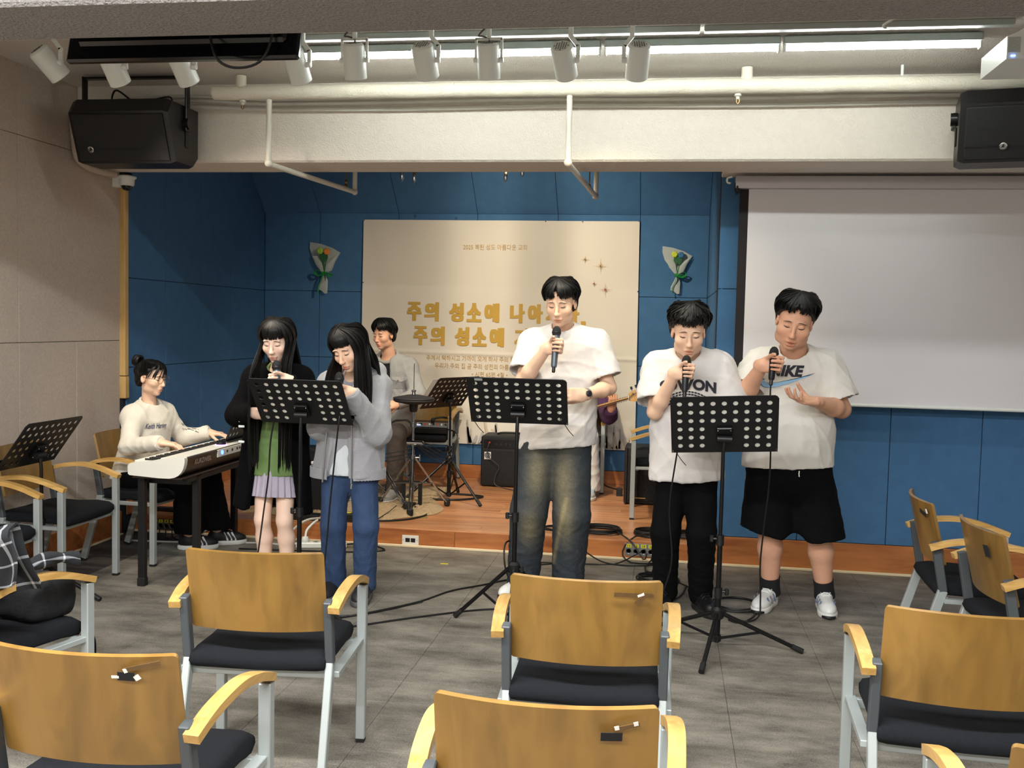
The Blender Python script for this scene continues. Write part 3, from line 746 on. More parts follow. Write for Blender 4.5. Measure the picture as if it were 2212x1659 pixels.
def make_chair():
    t = thing('armchair', 'wooden armchair', 'chair')
    def back(u, v):
        x = -.2275 + .455 * u; c = 1 - (2 * u - 1) ** 2
        z = .528 + .272 * v
        return (x, -.175 - .042 * c - .065 * v, z + .0)
    b = MB()
    # rounded plywood panel: trim the corners by pulling the outline in
    def bk(u, v):
        e = .0
        p = Vector(back(u, v)); r_ = .010
        du = min(u, 1 - u) * .455; dv = min(v, 1 - v) * .272
        if du < r_ and dv < r_:
            k = math.hypot(r_ - du, r_ - dv)
            if k > r_:
                s_ = r_ / k; nu = r_ - (r_ - du) * s_; nv = r_ - (r_ - dv) * s_
                u2 = nu / .455 if u < .5 else 1 - nu / .455; v2 = nv / .272 if v < .5 else 1 - nv / .272
                p = Vector(back(u2, v2))
        return p
    us = [0, .007, .014, .022] + [.022 + .956 * k / 14 for k in range(1, 14)] + [.978, .986, .993, 1]
    vs = [0, .012, .024, .037] + [.037 + .926 * k / 6 for k in range(1, 6)] + [.963, .976, .988, 1]
    b.grid(lambda u, v: bk(us[round(u * (len(us) - 1))], vs[round(v * (len(vs) - 1))]), len(us) - 1, len(vs) - 1, .013)
    b.build('backrest', m_ply, t, 50)
    s_ = MB()
    def st_(u, v):
        a = 2 * math.pi * u; return (0, 0, 0)
    # cushion: rounded slab with a soft front roll
    cush = MB(); n = 10
    prof = [(-.205, .435), (-.215, .455), (-.205, .482), (-.15, .492), (0, .487), (.12, .495), (.185, .49), (.215, .468), (.217, .44), (.2, .418), (.12, .428), (-.1, .43)]
    V = []; F = []; m_ = len(prof)
    for k, (x, ins) in enumerate(((-.228, .5), (-.222, .85), (-.2, 1), (0, 1.0), (.2, 1), (.222, .85), (.228, .5))):
        for (y, z) in prof: V.append((x, y * (1 - .06 * (1 - ins)), .455 + (z - .455) * ins - (.004 if x == 0 else 0)))
    for k in range(6):
        for i in range(m_): F.append((k * m_ + i, k * m_ + (i + 1) % m_, (k + 1) * m_ + (i + 1) % m_, (k + 1) * m_ + i))
    F += [tuple(range(m_))[::-1], tuple(6 * m_ + i for i in range(m_))]
    cush.add([(a, b, c - .034) for a, b, c in V], F); cush.build('seat', m_seat, t, 60)
    for sg in (-1, 1):
        MB().bar((sg * .262, .2, .012), (sg * .262, .2, .586), .034, .034, up=(0, 1, 0), b=.003).build('leg', m_frame, t)
        MB().bar((sg * .262, .2, 0), (sg * .262, .2, .014), .03, .034, up=(0, 1, 0)).build('glide', m_rubber, t)
        MB().bar((sg * .238, -.3, .012), (sg * .238, -.178, .425), .026, .04, up=(0, 1, 0), b=.003).build('leg', m_frame, t)
        MB().bar((sg * .238, -.304, 0), (sg * .238, -.3, .014), .026, .04, up=(0, 1, 0)).build('glide', m_rubber, t)
        MB().bar((sg * .238, -.178, .42), (sg * .238, -.218, .64), .027, .036, up=(0, 1, 0), b=.003).build('back_post', m_sleeve, t)
        MB().bar((sg * .25, -.175, .382), (sg * .255, .2, .382), .02, .034, up=(1, 0, 0), b=.002).build('side_rail', m_frame, t)
        path = smooth_path([(sg * .262, -.245, .615), (sg * .268, -.15, .645), (sg * .272, -.02, .656), (sg * .27, .09, .638), (sg * .265, .18, .609), (sg * .262, .222, .594)], 5)
        sweep_rect(path, .038, .023).build('armrest', m_arm, t)
        MB().cyl((sg * .236, -.212, .615), (sg * .262, -.205, .625), .006, 8).build('bolt', m_chrome, t)
    MB().bar((-.25, .17, .376), (.25, .17, .376), .02, .03, b=.002).build('cross_rail', m_frame, t)
    MB().bar((-.24, -.165, .382), (.24, -.165, .382), .02, .03, b=.002).build('cross_rail', m_frame, t)
    return t
def back_pt(x, h, off=.003):
    """point on the rear face of the chair back"""
    u = (x + .2275) / .455; v = (h - .528) / .272; c = 1 - (2 * u - 1) ** 2
    return Vector((x, -.175 - .042 * c - .065 * v - .013 - off, h))
def patch(t, x, h, w_, hh, ang, material, name):
    def fn(u, v):
        a = (u - .5) * w_; b = (v - .5) * hh; ca, sa = math.cos(R(ang)), math.sin(R(ang))
        return back_pt(x + a * ca - b * sa, h + a * sa + b * ca)
    return MB().grid(fn, 6, 2, .0015).build(name, material, t)
chair0 = make_chair(); used = [False]
GRP = 'wooden armchairs with black seats'
def chair(mid, rz, label, off=-.24, z=0.):
    """mid = middle of the two upper back corners on plan"""
    a = R(rz); x = mid[0] - off * -math.sin(a); y = mid[1] - off * math.cos(a)
    if not used[0]:
        used[0] = True; c = chair0; c['label'] = label; c['group'] = GRP; c.location = (x, y, z); c.rotation_euler = (0, 0, a)
    else: c = copy_tree(chair0, None, label, GRP, (x, y, z), a)
    return c
def chair_c(cx, cy, rz, label, z=0.): return chair((cx, cy), rz, label, 0., z)
chA = chair((-1.2985, 3.0165), 5.3, 'wooden armchair with a plain clean back, in front of the two long haired singers')
chB = chair((-.221, 2.9325), 1.8, 'wooden armchair with torn brown tape on its back, in front of the tallest singer')
chC = chair((-.222, 1.947), 1.5, 'wooden armchair at the bottom centre, nearest the viewer, black patch on its back')
chD = chair((-1.279, 2.026), 1.3, 'wooden armchair at the bottom left with a black patch in torn white paper')
chE = chair((.836, 2.815), -3.5, 'wooden armchair cut by the right edge, large back with cloudy grain')
chF = chair((.87, 1.90), -2, 'wooden armchair in the bottom right corner, only its back corner and arm in view')
chG = chair((1.17, 4.81), -92.2, 'wooden armchair turned sideways on the right, the one farther from the viewer')
chH = chair((1.237, 4.15), -86, 'wooden armchair turned sideways on the right, the one nearer the viewer')
chI = chair_c(-2.343, 3.14, -14, 'wooden armchair at the left edge with a checked jacket over it')
chK1 = chair_c(-3.42, 4.45, -90, 'wooden armchair against the tan wall, nearest the left edge')
chK2 = chair_c(-3.42, 5.19, -91, 'wooden armchair against the tan wall, between the keyboard player and the left edge')
chK3 = chair_c(-3.3, 5.97, -93, 'wooden armchair the keyboard player sits on')
chL = chair_c(-.785, 8.60, 180, 'wooden armchair on the stage under the bass player', .13)
chM = chair_c(-.04, 7.62, 92, 'empty wooden armchair on the stage beside the patterned amplifier', .13)
chN = chair_c(-2.1, 8.59, 180, 'wooden armchair on the stage behind the drum stands, carrying a mixer', .13)
patch(chB, .14, .765, .11, .014, -2, m_tape, 'tape'); patch(chB, .165, .762, .07, .01, 0, m_tape, 'tape'); patch(chB, .16, .748, .03, .016, 50, m_tape, 'tape'); patch(chB, .163, .765, .02, .008, 20, m_paper, 'paper_scrap')
patch(chC, .135, .747, .042, .018, -2, m_vel, 'hook_patch'); patch(chC, .165, .768, .05, .009, 12, m_tape, 'tape'); patch(chC, .145, .766, .009, .008, 12, m_paper, 'paper_scrap'); patch(chC, .182, .774, .009, .008, 12, m_paper, 'paper_scrap')
patch(chD, .125, .758, .036, .02, -5, m_vel, 'hook_patch'); patch(chD, .162, .782, .075, .01, 12, m_tape, 'tape'); patch(chD, .102, .757, .016, .006, 0, m_paper, 'paper_scrap'); patch(chD, .148, .755, .012, .012, 30, m_paper, 'paper_scrap'); patch(chD, .125, .772, .008, .01, 20, m_paper, 'paper_scrap')
patch(chG, .17, .752, .05, .02, -20, m_vel, 'hook_patch'); patch(chG, .205, .765, .01, .02, 10, m_paper, 'paper_scrap')
patch(chH, .14, .725, .03, .045, 6, m_vel, 'hook_patch')
# ================================================================ MUSIC STANDS
SZ = .13                                   # stage height
def desk_mesh():
    cw, chh, nc, nr = .0525, .0475, 9, 6
    W, H = .50, .315; x0 = -cw * nc / 2; z0 = -chh * nr / 2
    mb = MB(); th = .0016; n = 12
    def cell(cx, cz, hole):
        sq = []
        for k in range(n):
            a = 2 * math.pi * (k + .5) / n; ca, sa = math.cos(a), math.sin(a); m_ = max(abs(ca), abs(sa))
            sq.append((cx + ca / m_ * cw / 2, cz + sa / m_ * chh / 2))
        sq2 = []
        for k in range(n):
            sq2.append(sq[k])
        if hole:
            ci = [(cx + .0125 * math.cos(2 * math.pi * (k + .5) / n), cz + .0125 * math.sin(2 * math.pi * (k + .5) / n)) for k in range(n)]
            V = [(x, th, z) for x, z in sq] + [(x, th, z) for x, z in ci] + [(x, -th, z) for x, z in sq] + [(x, -th, z) for x, z in ci]
            # corner fill points
            F = []
            for k in range(n):
                j = (k + 1) % n
                F += [(k, k + n, j + n, j), (2 * n + k, 2 * n + j, 3 * n + j, 3 * n + k), (n + k, 3 * n + k, 3 * n + j, n + j)]
            mb.add(V, F)
            for sx_ in (-1, 1):
                for sz_ in (-1, 1):
                    c = (cx + sx_ * cw / 2, cz + sz_ * chh / 2)
                    pts = sorted(sq, key=lambda p: (p[0] - c[0]) ** 2 + (p[1] - c[1]) ** 2)[:2]
                    mb.add([(pts[0][0], th, pts[0][1]), (pts[1][0], th, pts[1][1]), (c[0], th, c[1]), (pts[0][0], -th, pts[0][1]), (pts[1][0], -th, pts[1][1]), (c[0], -th, c[1])], [(0, 1, 2), (5, 4, 3)])
        else:
            q = [(cx - cw / 2, cz - chh / 2), (cx + cw / 2, cz - chh / 2), (cx + cw / 2, cz + chh / 2), (cx - cw / 2, cz + chh / 2)]
            mb.add([(x, th, z) for x, z in q] + [(x, -th, z) for x, z in q], [(3, 2, 1, 0), (4, 5, 6, 7)])
    for i in range(nc):
        for j in range(nr):
            cell(x0 + (i + .5) * cw, z0 + (j + .5) * chh, not (j < 3 and 3 <= i <= 5))
    # rim with rounded upper corners
    hx, hz = W / 2, H / 2; ix, iz = cw * nc / 2, chh * nr / 2
    mb.box((-(hx + ix) / 2, 0, 0), (hx - ix, 2 * th, 2 * iz)); mb.box(((hx + ix) / 2, 0, 0), (hx - ix, 2 * th, 2 * iz))
    mb.box((0, 0, -(hz + iz) / 2), (2 * ix + .02, 2 * th, hz - iz))
    r_ = .014
    top = [(-hx, iz), (hx, iz), (hx, hz - r_)] + [(hx - r_ + r_ * math.cos(a), hz - r_ + r_ * math.sin(a)) for a in (.5, 1.0, 1.57)] + [(-hx + r_ + r_ * math.cos(a), hz - r_ + r_ * math.sin(a)) for a in (1.57, 2.1, 2.6)] + [(-hx, hz - r_)]
    mb.prism(top, -th, th, lambda v: Vector((v.x, v.z, v.y)))
    # rolled edges
    mb.tube([(-hx, 0, -hz), (-hx, 0, hz - r_)], .003, 6); mb.tube([(hx, 0, -hz), (hx, 0, hz - r_)], .003, 6); mb.tube([(-hx + r_, 0, hz), (hx - r_, 0, hz)], .003, 6)
    return mb.mesh('desk', 30)
DESK = desk_mesh(); DESK.materials.append(mat('black_powder_coat', '#0b0b0d', .45, var=.15, bump=.2, bs=500))
DK = {}
def music_stand(x, y, rz, zc, tilt, label, hub=.17, rad=.37, legs=(250, 0, 150), roll=0., zf=0., yaw=0., yellow=None):
    t = thing('music_stand', label, 'music stand', (x, y, zf), R(rz), 'black music stands with perforated desks')
    d = bpy.data.objects.new('desk', DESK); C.objects.link(d); d.parent = t
    rot = (Matrix.Rotation(R(yaw), 4, 'Z') @ Matrix.Rotation(R(tilt), 4, 'X') @ Matrix.Rotation(R(roll), 4, 'Y'))
    cz = zc - zf
    d.matrix_local = Matrix.Translation((0, -.0, cz)) @ rot
    DK[t.name] = d
    led = MB().box((0, .028, -.158), (.49, .056, .003), .001); led.box((0, .056, -.150), (.49, .003, .018), .001)
    led.build('ledge', m_blackmet, d)
    br = MB(); br.box((0, -.012, -.05), (.075, .02, .085), .004); br.build('desk_plate', m_blackmet, d)
    for px_, pz_ in ((-.03, -.02), (.03, -.02), (-.03, -.08), (.03, -.08)): MB().sphere((px_, -.023, pz_), .004, 6).build('screw', m_chrome, d)
    jp = (rot @ Vector((0, -.035, -.06))) + Vector((0, 0, cz))
    MB().cyl(jp + Vector((-.035, 0, 0)), jp + Vector((.035, 0, 0)), .017, 14).build('tilt_joint', m_black, t)
    MB().tube([jp, (0, 0, cz - .14), (0, 0, cz - .22)], .0095, 10).build('pole', m_blackmet, t)
    mid = .52 * (cz - .1)
    MB().tube([(0, 0, cz - .2), (0, 0, mid)], .0095, 12).build('pole', m_blackmet, t)
    MB().tube([(0, 0, mid + .03), (0, 0, mid * .5)], .0125, 12).build('pole', m_blackmet, t)
    MB().tube([(0, 0, mid * .5 + .03), (0, 0, .03)], .0155, 12).build('pole', m_blackmet, t)
    for zz, sg in ((mid + .02, -1), (mid * .5 + .02, 1)):
        c = MB(); c.tube([(0, 0, zz - .03), (0, 0, zz + .02)], .019, 12); c.build('collar', m_black, t)
        k = MB(); k.cyl((sg * .015, 0, zz), (sg * .032, 0, zz), .006, 8); k.box((sg * .04, 0, zz), (.02, .01, .034), .004); k.build('knob', m_black, t)
    MB().lathe([(.017, hub - .03), (.03, hub - .02), (.032, hub + .02), (.02, hub + .035)], (0, 0, 0), 12).build('hub', m_black, t)
    MB().tube([(0, 0, .035), (0, 0, .065)], .021, 10).build('collar', m_black, t)
    for i, a in enumerate(legs):
        ca, sa = math.cos(R(a - rz)), math.sin(R(a - rz))
        p0 = Vector((.025 * ca, .025 * sa, hub)); p1 = Vector((rad * ca, rad * sa, .014))
        lg = MB().tube([p0, p1], .0105, 10).build('leg', m_blackmet, t)
        MB().tube([p0.lerp(p1, .88), p1.lerp(p0, -.02)], .0135, 10).build('rubber_foot', m_rubber, lg)
        if yellow == i: MB().tube([p0.lerp(p1, .82), p0.lerp(p1, .88)], .0115, 10).build('yellow_band', mat('yellow_tape', '#d8d02a', .5), lg)
        MB().bar((.018 * ca, .018 * sa, .05), p0.lerp(p1, .5), .006, .012).build('strut', m_blackmet, t)
    return t
s1 = music_stand(-1.875, 4.93, 0, 1.12, 40, 'black music stand in front of the two long haired singers', legs=(330, 90, 210), rad=.38)
s2 = music_stand(-.748, 5.0, 2, 1.158, 40, 'black music stand in front of the tallest singer, with a barcode sticker', hub=.3, rad=.32, legs=(168, 275, 45))
s3 = music_stand(.275, 4.876, 1, 1.09, 27, 'black music stand between the two boys in printed tees', legs=(258, 0, 152), rad=.4, roll=-3.5, yellow=2)
s4 = music_stand(-3.36, 4.95, 90, .845, 36, 'black music stand at the left edge beside the tan wall', legs=(355, 120, 240), rad=.36, yellow=0)
s5 = music_stand(-1.70, 7.75, 62, .995, 38, 'black music stand on the stage beside the drum kit', hub=.32, rad=.36, legs=(325, 90, 205), zf=SZ)
MB().box((-.19, -.003, .147), (.04, .0012, .014)).build('barcode_sticker', mat('sticker_grey', '#9aa09c', .5, var=.6, vs=160), DK[s2.name])
for s_, px_ in ((s2, .235), (s2, -.235), (s3, -.23)):
    dd = DK[s_.name]; MB().tube(smooth_path([(px_, 0, -.157), (px_ * 1.0 + .02, -.01, -.19), (px_ + .045, -.015, -.225)], 4), .002, 6).build('wire_clip', m_blackmet, dd)
m_sheet = mat('music_paper', '#e6e4de', .7, var=.08, vs=40)
_n = m_sheet.node_tree; _t = _n.nodes.new('ShaderNodeBsdfTranslucent'); _t.inputs[0].default_value = (.85, .84, .8, 1); _m = _n.nodes.new('ShaderNodeMixShader'); _m.inputs[0].default_value = .55
_n.links.new(_n.nodes['Principled BSDF'].outputs[0], _m.inputs[1]); _n.links.new(_t.outputs[0], _m.inputs[2]); _n.links.new(_m.outputs[0], _n.nodes['Material Output'].inputs[0])
def sheet(st_, dx, dz, w_, h_, ang, label):
    dk = DK[st_.name]
    o = MB().box((0, 0, 0), (w_, .0016, h_)).build('sheet_music', m_sheet)
    o.matrix_world = Matrix.LocRotScale(st_.location, st_.rotation_euler, None) @ dk.matrix_basis @ Matrix.Translation((dx, .0035, dz)) @ Matrix.Rotation(R(ang), 4, 'Y')
    return tag(o, label, 'sheet music')
sheet(s1, -.08, -.005, .21, .296, 0, 'white sheet music on the stand of the two long haired singers, left page')
sheet(s1, .14, -.005, .21, .296, 0, 'white sheet music on the stand of the two long haired singers, right page')
sheet(s2, .0, -.005, .42, .296, 0, 'white sheet music on the stand of the tallest singer')
sheet(s3, .0, -.005, .44, .296, 0, 'white sheet music on the stand between the two boys')
sheet(s5, -.1, -.0, .42, .297, 0, 'white sheet music on the stand beside the drum kit')

# ================================================================ KEYBOARD
kb = thing('digital_piano', 'white stage piano with a dark back panel on a black stand', 'keyboard', (0, 0, 0))
KY0, KY1 = 5.18, 6.545
m_kw = mat('piano_white', '#d9d6cb', .35, var=.03)
m_kd = mat('piano_brown', '#2e211d', .3, var=.1)
prof = [(-2.975, .652), (-2.984, .66), (-2.986, .70), (-2.98, .714), (-2.965, .722), (-2.9, .73), (-2.84, .738), (-2.78, .752), (-2.72, .763), (-2.68, .767), (-2.655, .766), (-2.645, .76), (-2.643, .748), (-2.645, .725), (-2.652, .70), (-2.664, .678), (-2.682, .66), (-2.705, .648), (-2.735, .642), (-2.8, .642)]
for (a, b) in ((KY0, KY0 + .035), (KY1 - .035, KY1)):
    MB().prism(prof, a, b, lambda v: Vector((v.x, v.z, v.y))).build('end_cheek', m_kw, kb)
inner = [(-2.975, .655), (-2.975, .70), (-2.822, .715), (-2.80, .752), (-2.70, .764), (-2.655, .762), (-2.70, .66), (-2.76, .648)]
MB().prism(inner, KY0 + .03, KY1 - .03, lambda v: Vector((v.x, v.z, v.y))).build('body', m_kw, kb)
bpn = [(-2.6525, .757), (-2.647, .752), (-2.656, .70), (-2.69, .655), (-2.76, .640), (-2.765, .646), (-2.70, .658), (-2.664, .70)]
MB().prism(bpn, KY0 + .034, KY1 - .034, lambda v: Vector((v.x, v.z, v.y))).build('back_panel', m_kd, kb)
MB().box((-2.815, (KY0 + KY1) / 2, .64), (.3, KY1 - KY0 - .02, .012), .004).build('underside', m_kd, kb)
pnl = MB(); pnl.box((-2.6495, 6.05, .733), (.006, .9, .046), .002); pnl.build('socket_panel', m_kw, kb)
for i, (yy, c_, r_) in enumerate(((5.73, 'k', .0), (5.80, 'k', 0), (5.87, 'k', 0), (5.91, 'k', 0), (6.14, 'k', 0))):
    MB().cyl((-2.65, yy, .735), (-2.643, yy, .735), .008, 10).build('socket', m_black, kb)
MB().cyl((-2.65, 5.66, .735), (-2.642, 5.66, .735), .013, 14).build('power_button', emis('blue_ring', (.1, .25, 1), 2.5), kb)
text_on('lettering', 'KURZWEIL', .03, mat('silver_print', '#a9a6a0', .35, metal=.5), kb, (-2.6485, 5.42, .722), (0, 1, 0), (.12, 0, 1), width=.21, height=.03, bold=.0008)['kind'] = 'stuff'
wk = MB().box((0, 0, 0), (.145, .0222, .018), .0015).mesh('white_key'); wk.materials.append(mat('key_white', '#e4e1d6', .25, var=.02))
bk_ = MB().box((0, 0, 0), (.092, .011, .012), .002).mesh('black_key'); bk_.materials.append(m_black)
ny = 52; kp = (KY1 - KY0 - .09) / ny
for i in range(ny):
    o = bpy.data.objects.new('white_key', wk); C.objects.link(o); o.parent = kb; o.location = (-2.897, KY0 + .045 + (i + .5) * kp, .722)
    if i % 7 in (0, 2, 3, 5, 6) and i < 51:
        o = bpy.data.objects.new('black_key', bk_); C.objects.link(o); o.parent = kb; o.location = (-2.872, KY0 + .045 + (i + 1) * kp, .735)
MB().cyl((-2.71, 5.78, .764), (-2.71, 5.78, .785), .03, 18).build('dial', m_black, kb)
MB().cyl((-2.71, 5.78, .762), (-2.71, 5.78, .7675), .036, 18).build('dial_glow', emis('violet_glow', (.6, .25, 1), 2.5), kb)
ks = thing('keyboard_stand', 'black four legged stand under the white stage piano', 'stand', (0, 0, 0))
for (x, y) in ((-2.945, 5.27), (-2.69, 5.42), (-2.935, 6.47), (-2.69, 6.38)):
    lg = MB().bar((x, y, .012), (x, y, .63), .04, .04, up=(0, 1, 0), b=.004).build('leg', m_black, ks)
    MB().bar((x, y, 0), (x, y, .05), .046, .046, up=(0, 1, 0), b=.004).build('foot_cap', m_rubber, lg)
for y in (5.345, 6.425): MB().bar((-2.945, y, .6), (-2.69, y, .6), .03, .03, b=.003).build('cross_bar', m_black, ks)
for x in (-2.945, -2.69): MB().bar((x, 5.3, .618), (x, 6.45, .618), .03, .03, b=.003).build('rail', m_black, ks)
rs = thing('music_rest', 'perforated black music rest standing on the far end of the piano', 'music rest', (-2.70, 6.12, .768), R(90))
d = bpy.data.objects.new('desk', DESK); C.objects.link(d); d.parent = rs; d.matrix_local = Matrix.Translation((0, -.04, .15)) @ Matrix.Rotation(R(25), 4, 'X')
MB().box((0, .03, .004), (.46, .05, .008), .002).build('ledge', m_blackmet, rs)
for i, (dx, an) in enumerate(((-.08, 3), (.12, -5))):
    o = MB().box((0, 0, 0), (.21, .0016, .297)).build('sheet_music', m_sheet)
    o.matrix_world = Matrix.LocRotScale(rs.location, rs.rotation_euler, None) @ d.matrix_basis @ Matrix.Translation((dx, .006 + .003 * i, .0 + .03 * i)) @ Matrix.Rotation(R(an), 4, 'Y')
    tag(o, ('sheet music on the piano music rest, lower page', 'sheet music on the piano music rest, page sticking up')[i], 'sheet music')

# ================================================================ AMPLIFIERS
am = thing('bass_amplifier', 'black bass amplifier with a square white logo plate', 'amplifier', (-1.36, 8.5, SZ))
MB().box((0, .15, .225), (.45, .3, .44), .012).build('cabinet', mat('black_tolex', '#101013', .6, bump=.5, bs=300), am)
MB().box((0, .004, .17), (.41, .012, .3), .004).build('grille', mat('ribbed_grille', '#131316', .7, bump=1.2, bs=60, stretch=(1, 1, 9)), am)
MB().box((0, .002, .375), (.4, .012, .075), .002).build('control_panel', mat('panel_black', '#0a0a0b', .3), am)
for i in range(5):
    k = MB().cyl((-.09 + i * .042, -.014, .375), (-.09 + i * .042, 0, .375), .012, 12).build('knob', m_black, am)
    MB().cyl((-.09 + i * .042, -.0035, .375), (-.09 + i * .042, -.0025, .375), .018, 14).build('dial_ring', m_steel, k)
MB().box((.16, -.005, .395), (.06, .002, .006)).build('lettering', m_steel, am)
lg = MB().box((-.165, -.004, .272), (.058, .006, .066), .001).build('logo_plate', mat('logo_white', '#d9d9d4', .5), am)
q = MB()
for r_ in (.022, .011): q.tube([(-.165 + r_ * math.cos(a / 16 * 2 * math.pi), -.0085, .276 + r_ * math.sin(a / 16 * 2 * math.pi)) for a in range(16)], .0035, 6, closed=True)
q.bar((-.168, -.0085, .276), (-.145, -.0085, .25), .005, .003)
q.build('logo_mark', m_black, lg)
MB().box((-.165, -.008, .243), (.036, .002, .003)).build('logo_bar', m_black, lg)
MB().tube(smooth_path([(-.11, .15, .45), (-.05, .14, .462), (.1, .14, .462), (.16, .15, .45)], 5), .009, 8).build('handle', m_rubber, am)
MB().tube(smooth_path([(-.15, -.02, .385), (-.155, -.04, .36), (-.165, -.03, .31), (-.14, -.02, .25), (-.07, -.03, .2), (-.06, -.03, .17), (-.09, -.03, .1), (-.09, -.04, .03), (-.02, -.06, .008), (.08, -.14, .005), (.2, -.2, .005)], 6), .0035, 6).build('lead', mat('grey_lead', '#3c3d40', .4), am)
MB().tube([(-.15, -.022, .385), (-.15, 0, .39)], .007, 8).build('plug', mat('red_plug', '#c8492f', .4), am)
a2 = thing('guitar_amplifier', 'black guitar amplifier with diamond pattern grille and gold letters', 'amplifier', (-.035, 7.96, SZ))
MB().box((0, .14, .235), (.57, .27, .46), .014).build('cabinet', mat('black_tolex'[0:11] + '2', '#121214', .6, bump=.5, bs=300), a2)
MB().box((0, .003, .21), (.52, .012, .36), .004).build('grille_cloth', mat('diamond_cloth', '#0d0d10', .8), a2)
dm = MB()
for k in range(-9, 14):
    for sg in (-1, 1):
        x0, z0 = k * .055 - .26, .035; pts = []
        a = Vector((x0, -.0045, z0)); b = Vector((x0 + sg * .34 * .62, -.0045, z0 + .34))
        # clip to the cloth
        if sg > 0: u0 = max(0, (-.255 - a.x) / (b.x - a.x)); u1 = min(1, (.255 - a.x) / (b.x - a.x))
        else: u0 = max(0, (.255 - a.x) / (b.x - a.x)); u1 = min(1, (-.255 - a.x) / (b.x - a.x))
        if u1 - u0 > .03: dm.tube([a.lerp(b, u0), a.lerp(b, u1)], .0011, 4)
dm.build('diamond_thread', mat('diamond_thread', '#3b3a3c', .6), a2)['kind'] = 'stuff'
text_on('lettering', 'VX', .05, mat('gold_letters', '#b99b5a', .3, metal=.8), a2, (-.155, -.006, .345), (1, 0, 0), (0, 0, 1), width=.055, height=.04, bold=.002)['kind'] = 'stuff'
MB().box((-.16, -.006, .058), (.1, .004, .008)).build('name_bar', mat('gold_letters', '#b99b5a'), a2)
for sg in (-1, 1): MB().box((sg * .27, .0, .235), (.02, .02, .45), .004).build('corner_trim', m_rubber, a2)

# ================================================================ DRUM KIT PIECES
m_pad = mat('pad_rubber', '#1d1c1e', .7, var=.2, bump=.2, bs=200)
hh = thing('hi_hat_pad', 'black electronic hi-hat pad on a chrome double braced tripod', 'drum pad', (-1.885, 7.3, SZ))
MB().lathe([(0, .0), (.05, .008), (.152, -.012), (.157, -.02), (.15, -.026), (0, -.02)], (0, 0, .862), 40).build('upper_pad', m_pad, hh)
MB().lathe([(0, .0), (.15, .004), (.156, -.004), (.14, -.016), (.05, -.034), (0, -.034)], (0, 0, .832), 40).build('lower_pad', m_pad, hh)
MB().lathe([(.02, .8), (.035, .795), (.03, .75), (.022, .74)], (0, 0, 0), 16).build('seat_cup', m_black, hh)
MB().tube([(0, 0, .7), (0, 0, 1.105)], .0035, 8).build('pull_rod', m_steel, hh)
MB().lathe([(.01, .862), (.016, .872), (.012, .89), (.018, .895), (.018, .905), (.006, .91)], (0, 0, 0), 12).build('clutch', m_chrome, hh)
MB().tube([(0, 0, .4), (0, 0, .8)], .0105, 12).build('tube', m_chrome, hh)
MB().tube([(0, 0, .06), (0, 0, .45)], .0145, 12).build('tube', m_chrome, hh)
for zz in (.64, .5, .395, .24): MB().lathe([(.015, zz - .02), (.022, zz - .016), (.022, zz + .016), (.015, zz + .02)], (0, 0, 0), 12).build('collar', m_steel, hh)
wn = MB(); wn.cyl((.02, 0, .395), (.05, 0, .395), .006, 8); wn.box((.055, 0, .395), (.012, .008, .055), .003); wn.build('wing_screw', m_chrome, hh)
for a in (282, 40, 160):
    ca, sa = math.cos(R(a)), math.sin(R(a)); e = Vector((.3 * ca, .3 * sa, .02)); s_ = Vector((.02 * ca, .02 * sa, .39))
    nrm = Vector((-sa, ca, 0)) * .011
    lg = MB(); lg.tube([s_ + nrm, e + nrm], .005, 8); lg.tube([s_ - nrm, e - nrm], .005, 8); l_ = lg.build('leg', m_chrome, hh)
    MB().box(e + Vector((0, 0, .012)), (.045, .04, .06), .01).build('rubber_foot', m_rubber, l_)
    br = MB(); br.tube([s_.lerp(e, .55), Vector((0, 0, .2))], .006, 8); br.build('brace', m_steel, hh)
MB().box((.02, -.02, .58 - .07), (.14, .03, .03), .01).build('clamp_arm', m_chrome, hh)
pd = MB(); pd.box((-.02, -.06, .02), (.09, .2, .02), .006, Matrix.Rotation(R(12), 3, 'X')); pd.build('pedal', m_blackmet, hh)
hp = MB(); hp.bar((-.08, .05, .02), (-.08, .05, .2), .012, .03); hp.bar((.05, .05, .02), (.05, .05, .2), .012, .03); hp.bar((-.08, .05, .2), (.05, .05, .2), .02, .02); hp.build('pedal_frame', m_black, hh)
bs_ = thing('cymbal_boom_stand', 'chrome boom stand leg slanting out beside the blue jeans', 'stand', (-2.25, 7.45, SZ))
MB().tube([(0, 0, .0), (0, 0, .75)], .013, 10).build('tube', m_chrome, bs_)
for a in (322, 80, 200):
    ca, sa = math.cos(R(a)), math.sin(R(a)); n_ = Vector((-sa, ca, 0)) * .012; s_ = Vector((.02 * ca, .02 * sa, .4)); e = Vector((.46 * ca, .46 * sa, .03))
    lg = MB(); lg.tube([s_ + n_, e + n_], .006, 8); lg.tube([s_ - n_, e - n_], .006, 8); l_ = lg.build('leg', m_chrome, bs_)
    MB().box(e + Vector((0, 0, .012)), (.055, .05, .075), .014).build('rubber_foot', m_rubber, l_)
MB().lathe([(0, .01), (.13, -.005), (.135, -.012), (0, -.02)], (0, 0, .76), 32).build('cymbal_pad', m_pad, bs_)
sn = thing('snare_pad', 'dark electronic snare pad in front of the drummer', 'drum pad', (-2.36, 7.55, SZ))
MB().lathe([(0, .60), (.165, .60), (.175, .595), (.175, .55), (.16, .53), (0, .525)], (0, 0, 0), 36).build('shell', m_pad, sn)
MB().lathe([(0, .603), (.15, .603), (.155, .6), (0, .6)], (0, 0, 0), 36).build('mesh_head', mat('mesh_head', '#3a3c40', .8), sn)
MB().tube([(0, 0, 0), (0, 0, .54)], .014, 10).build('tube', m_chrome, sn)
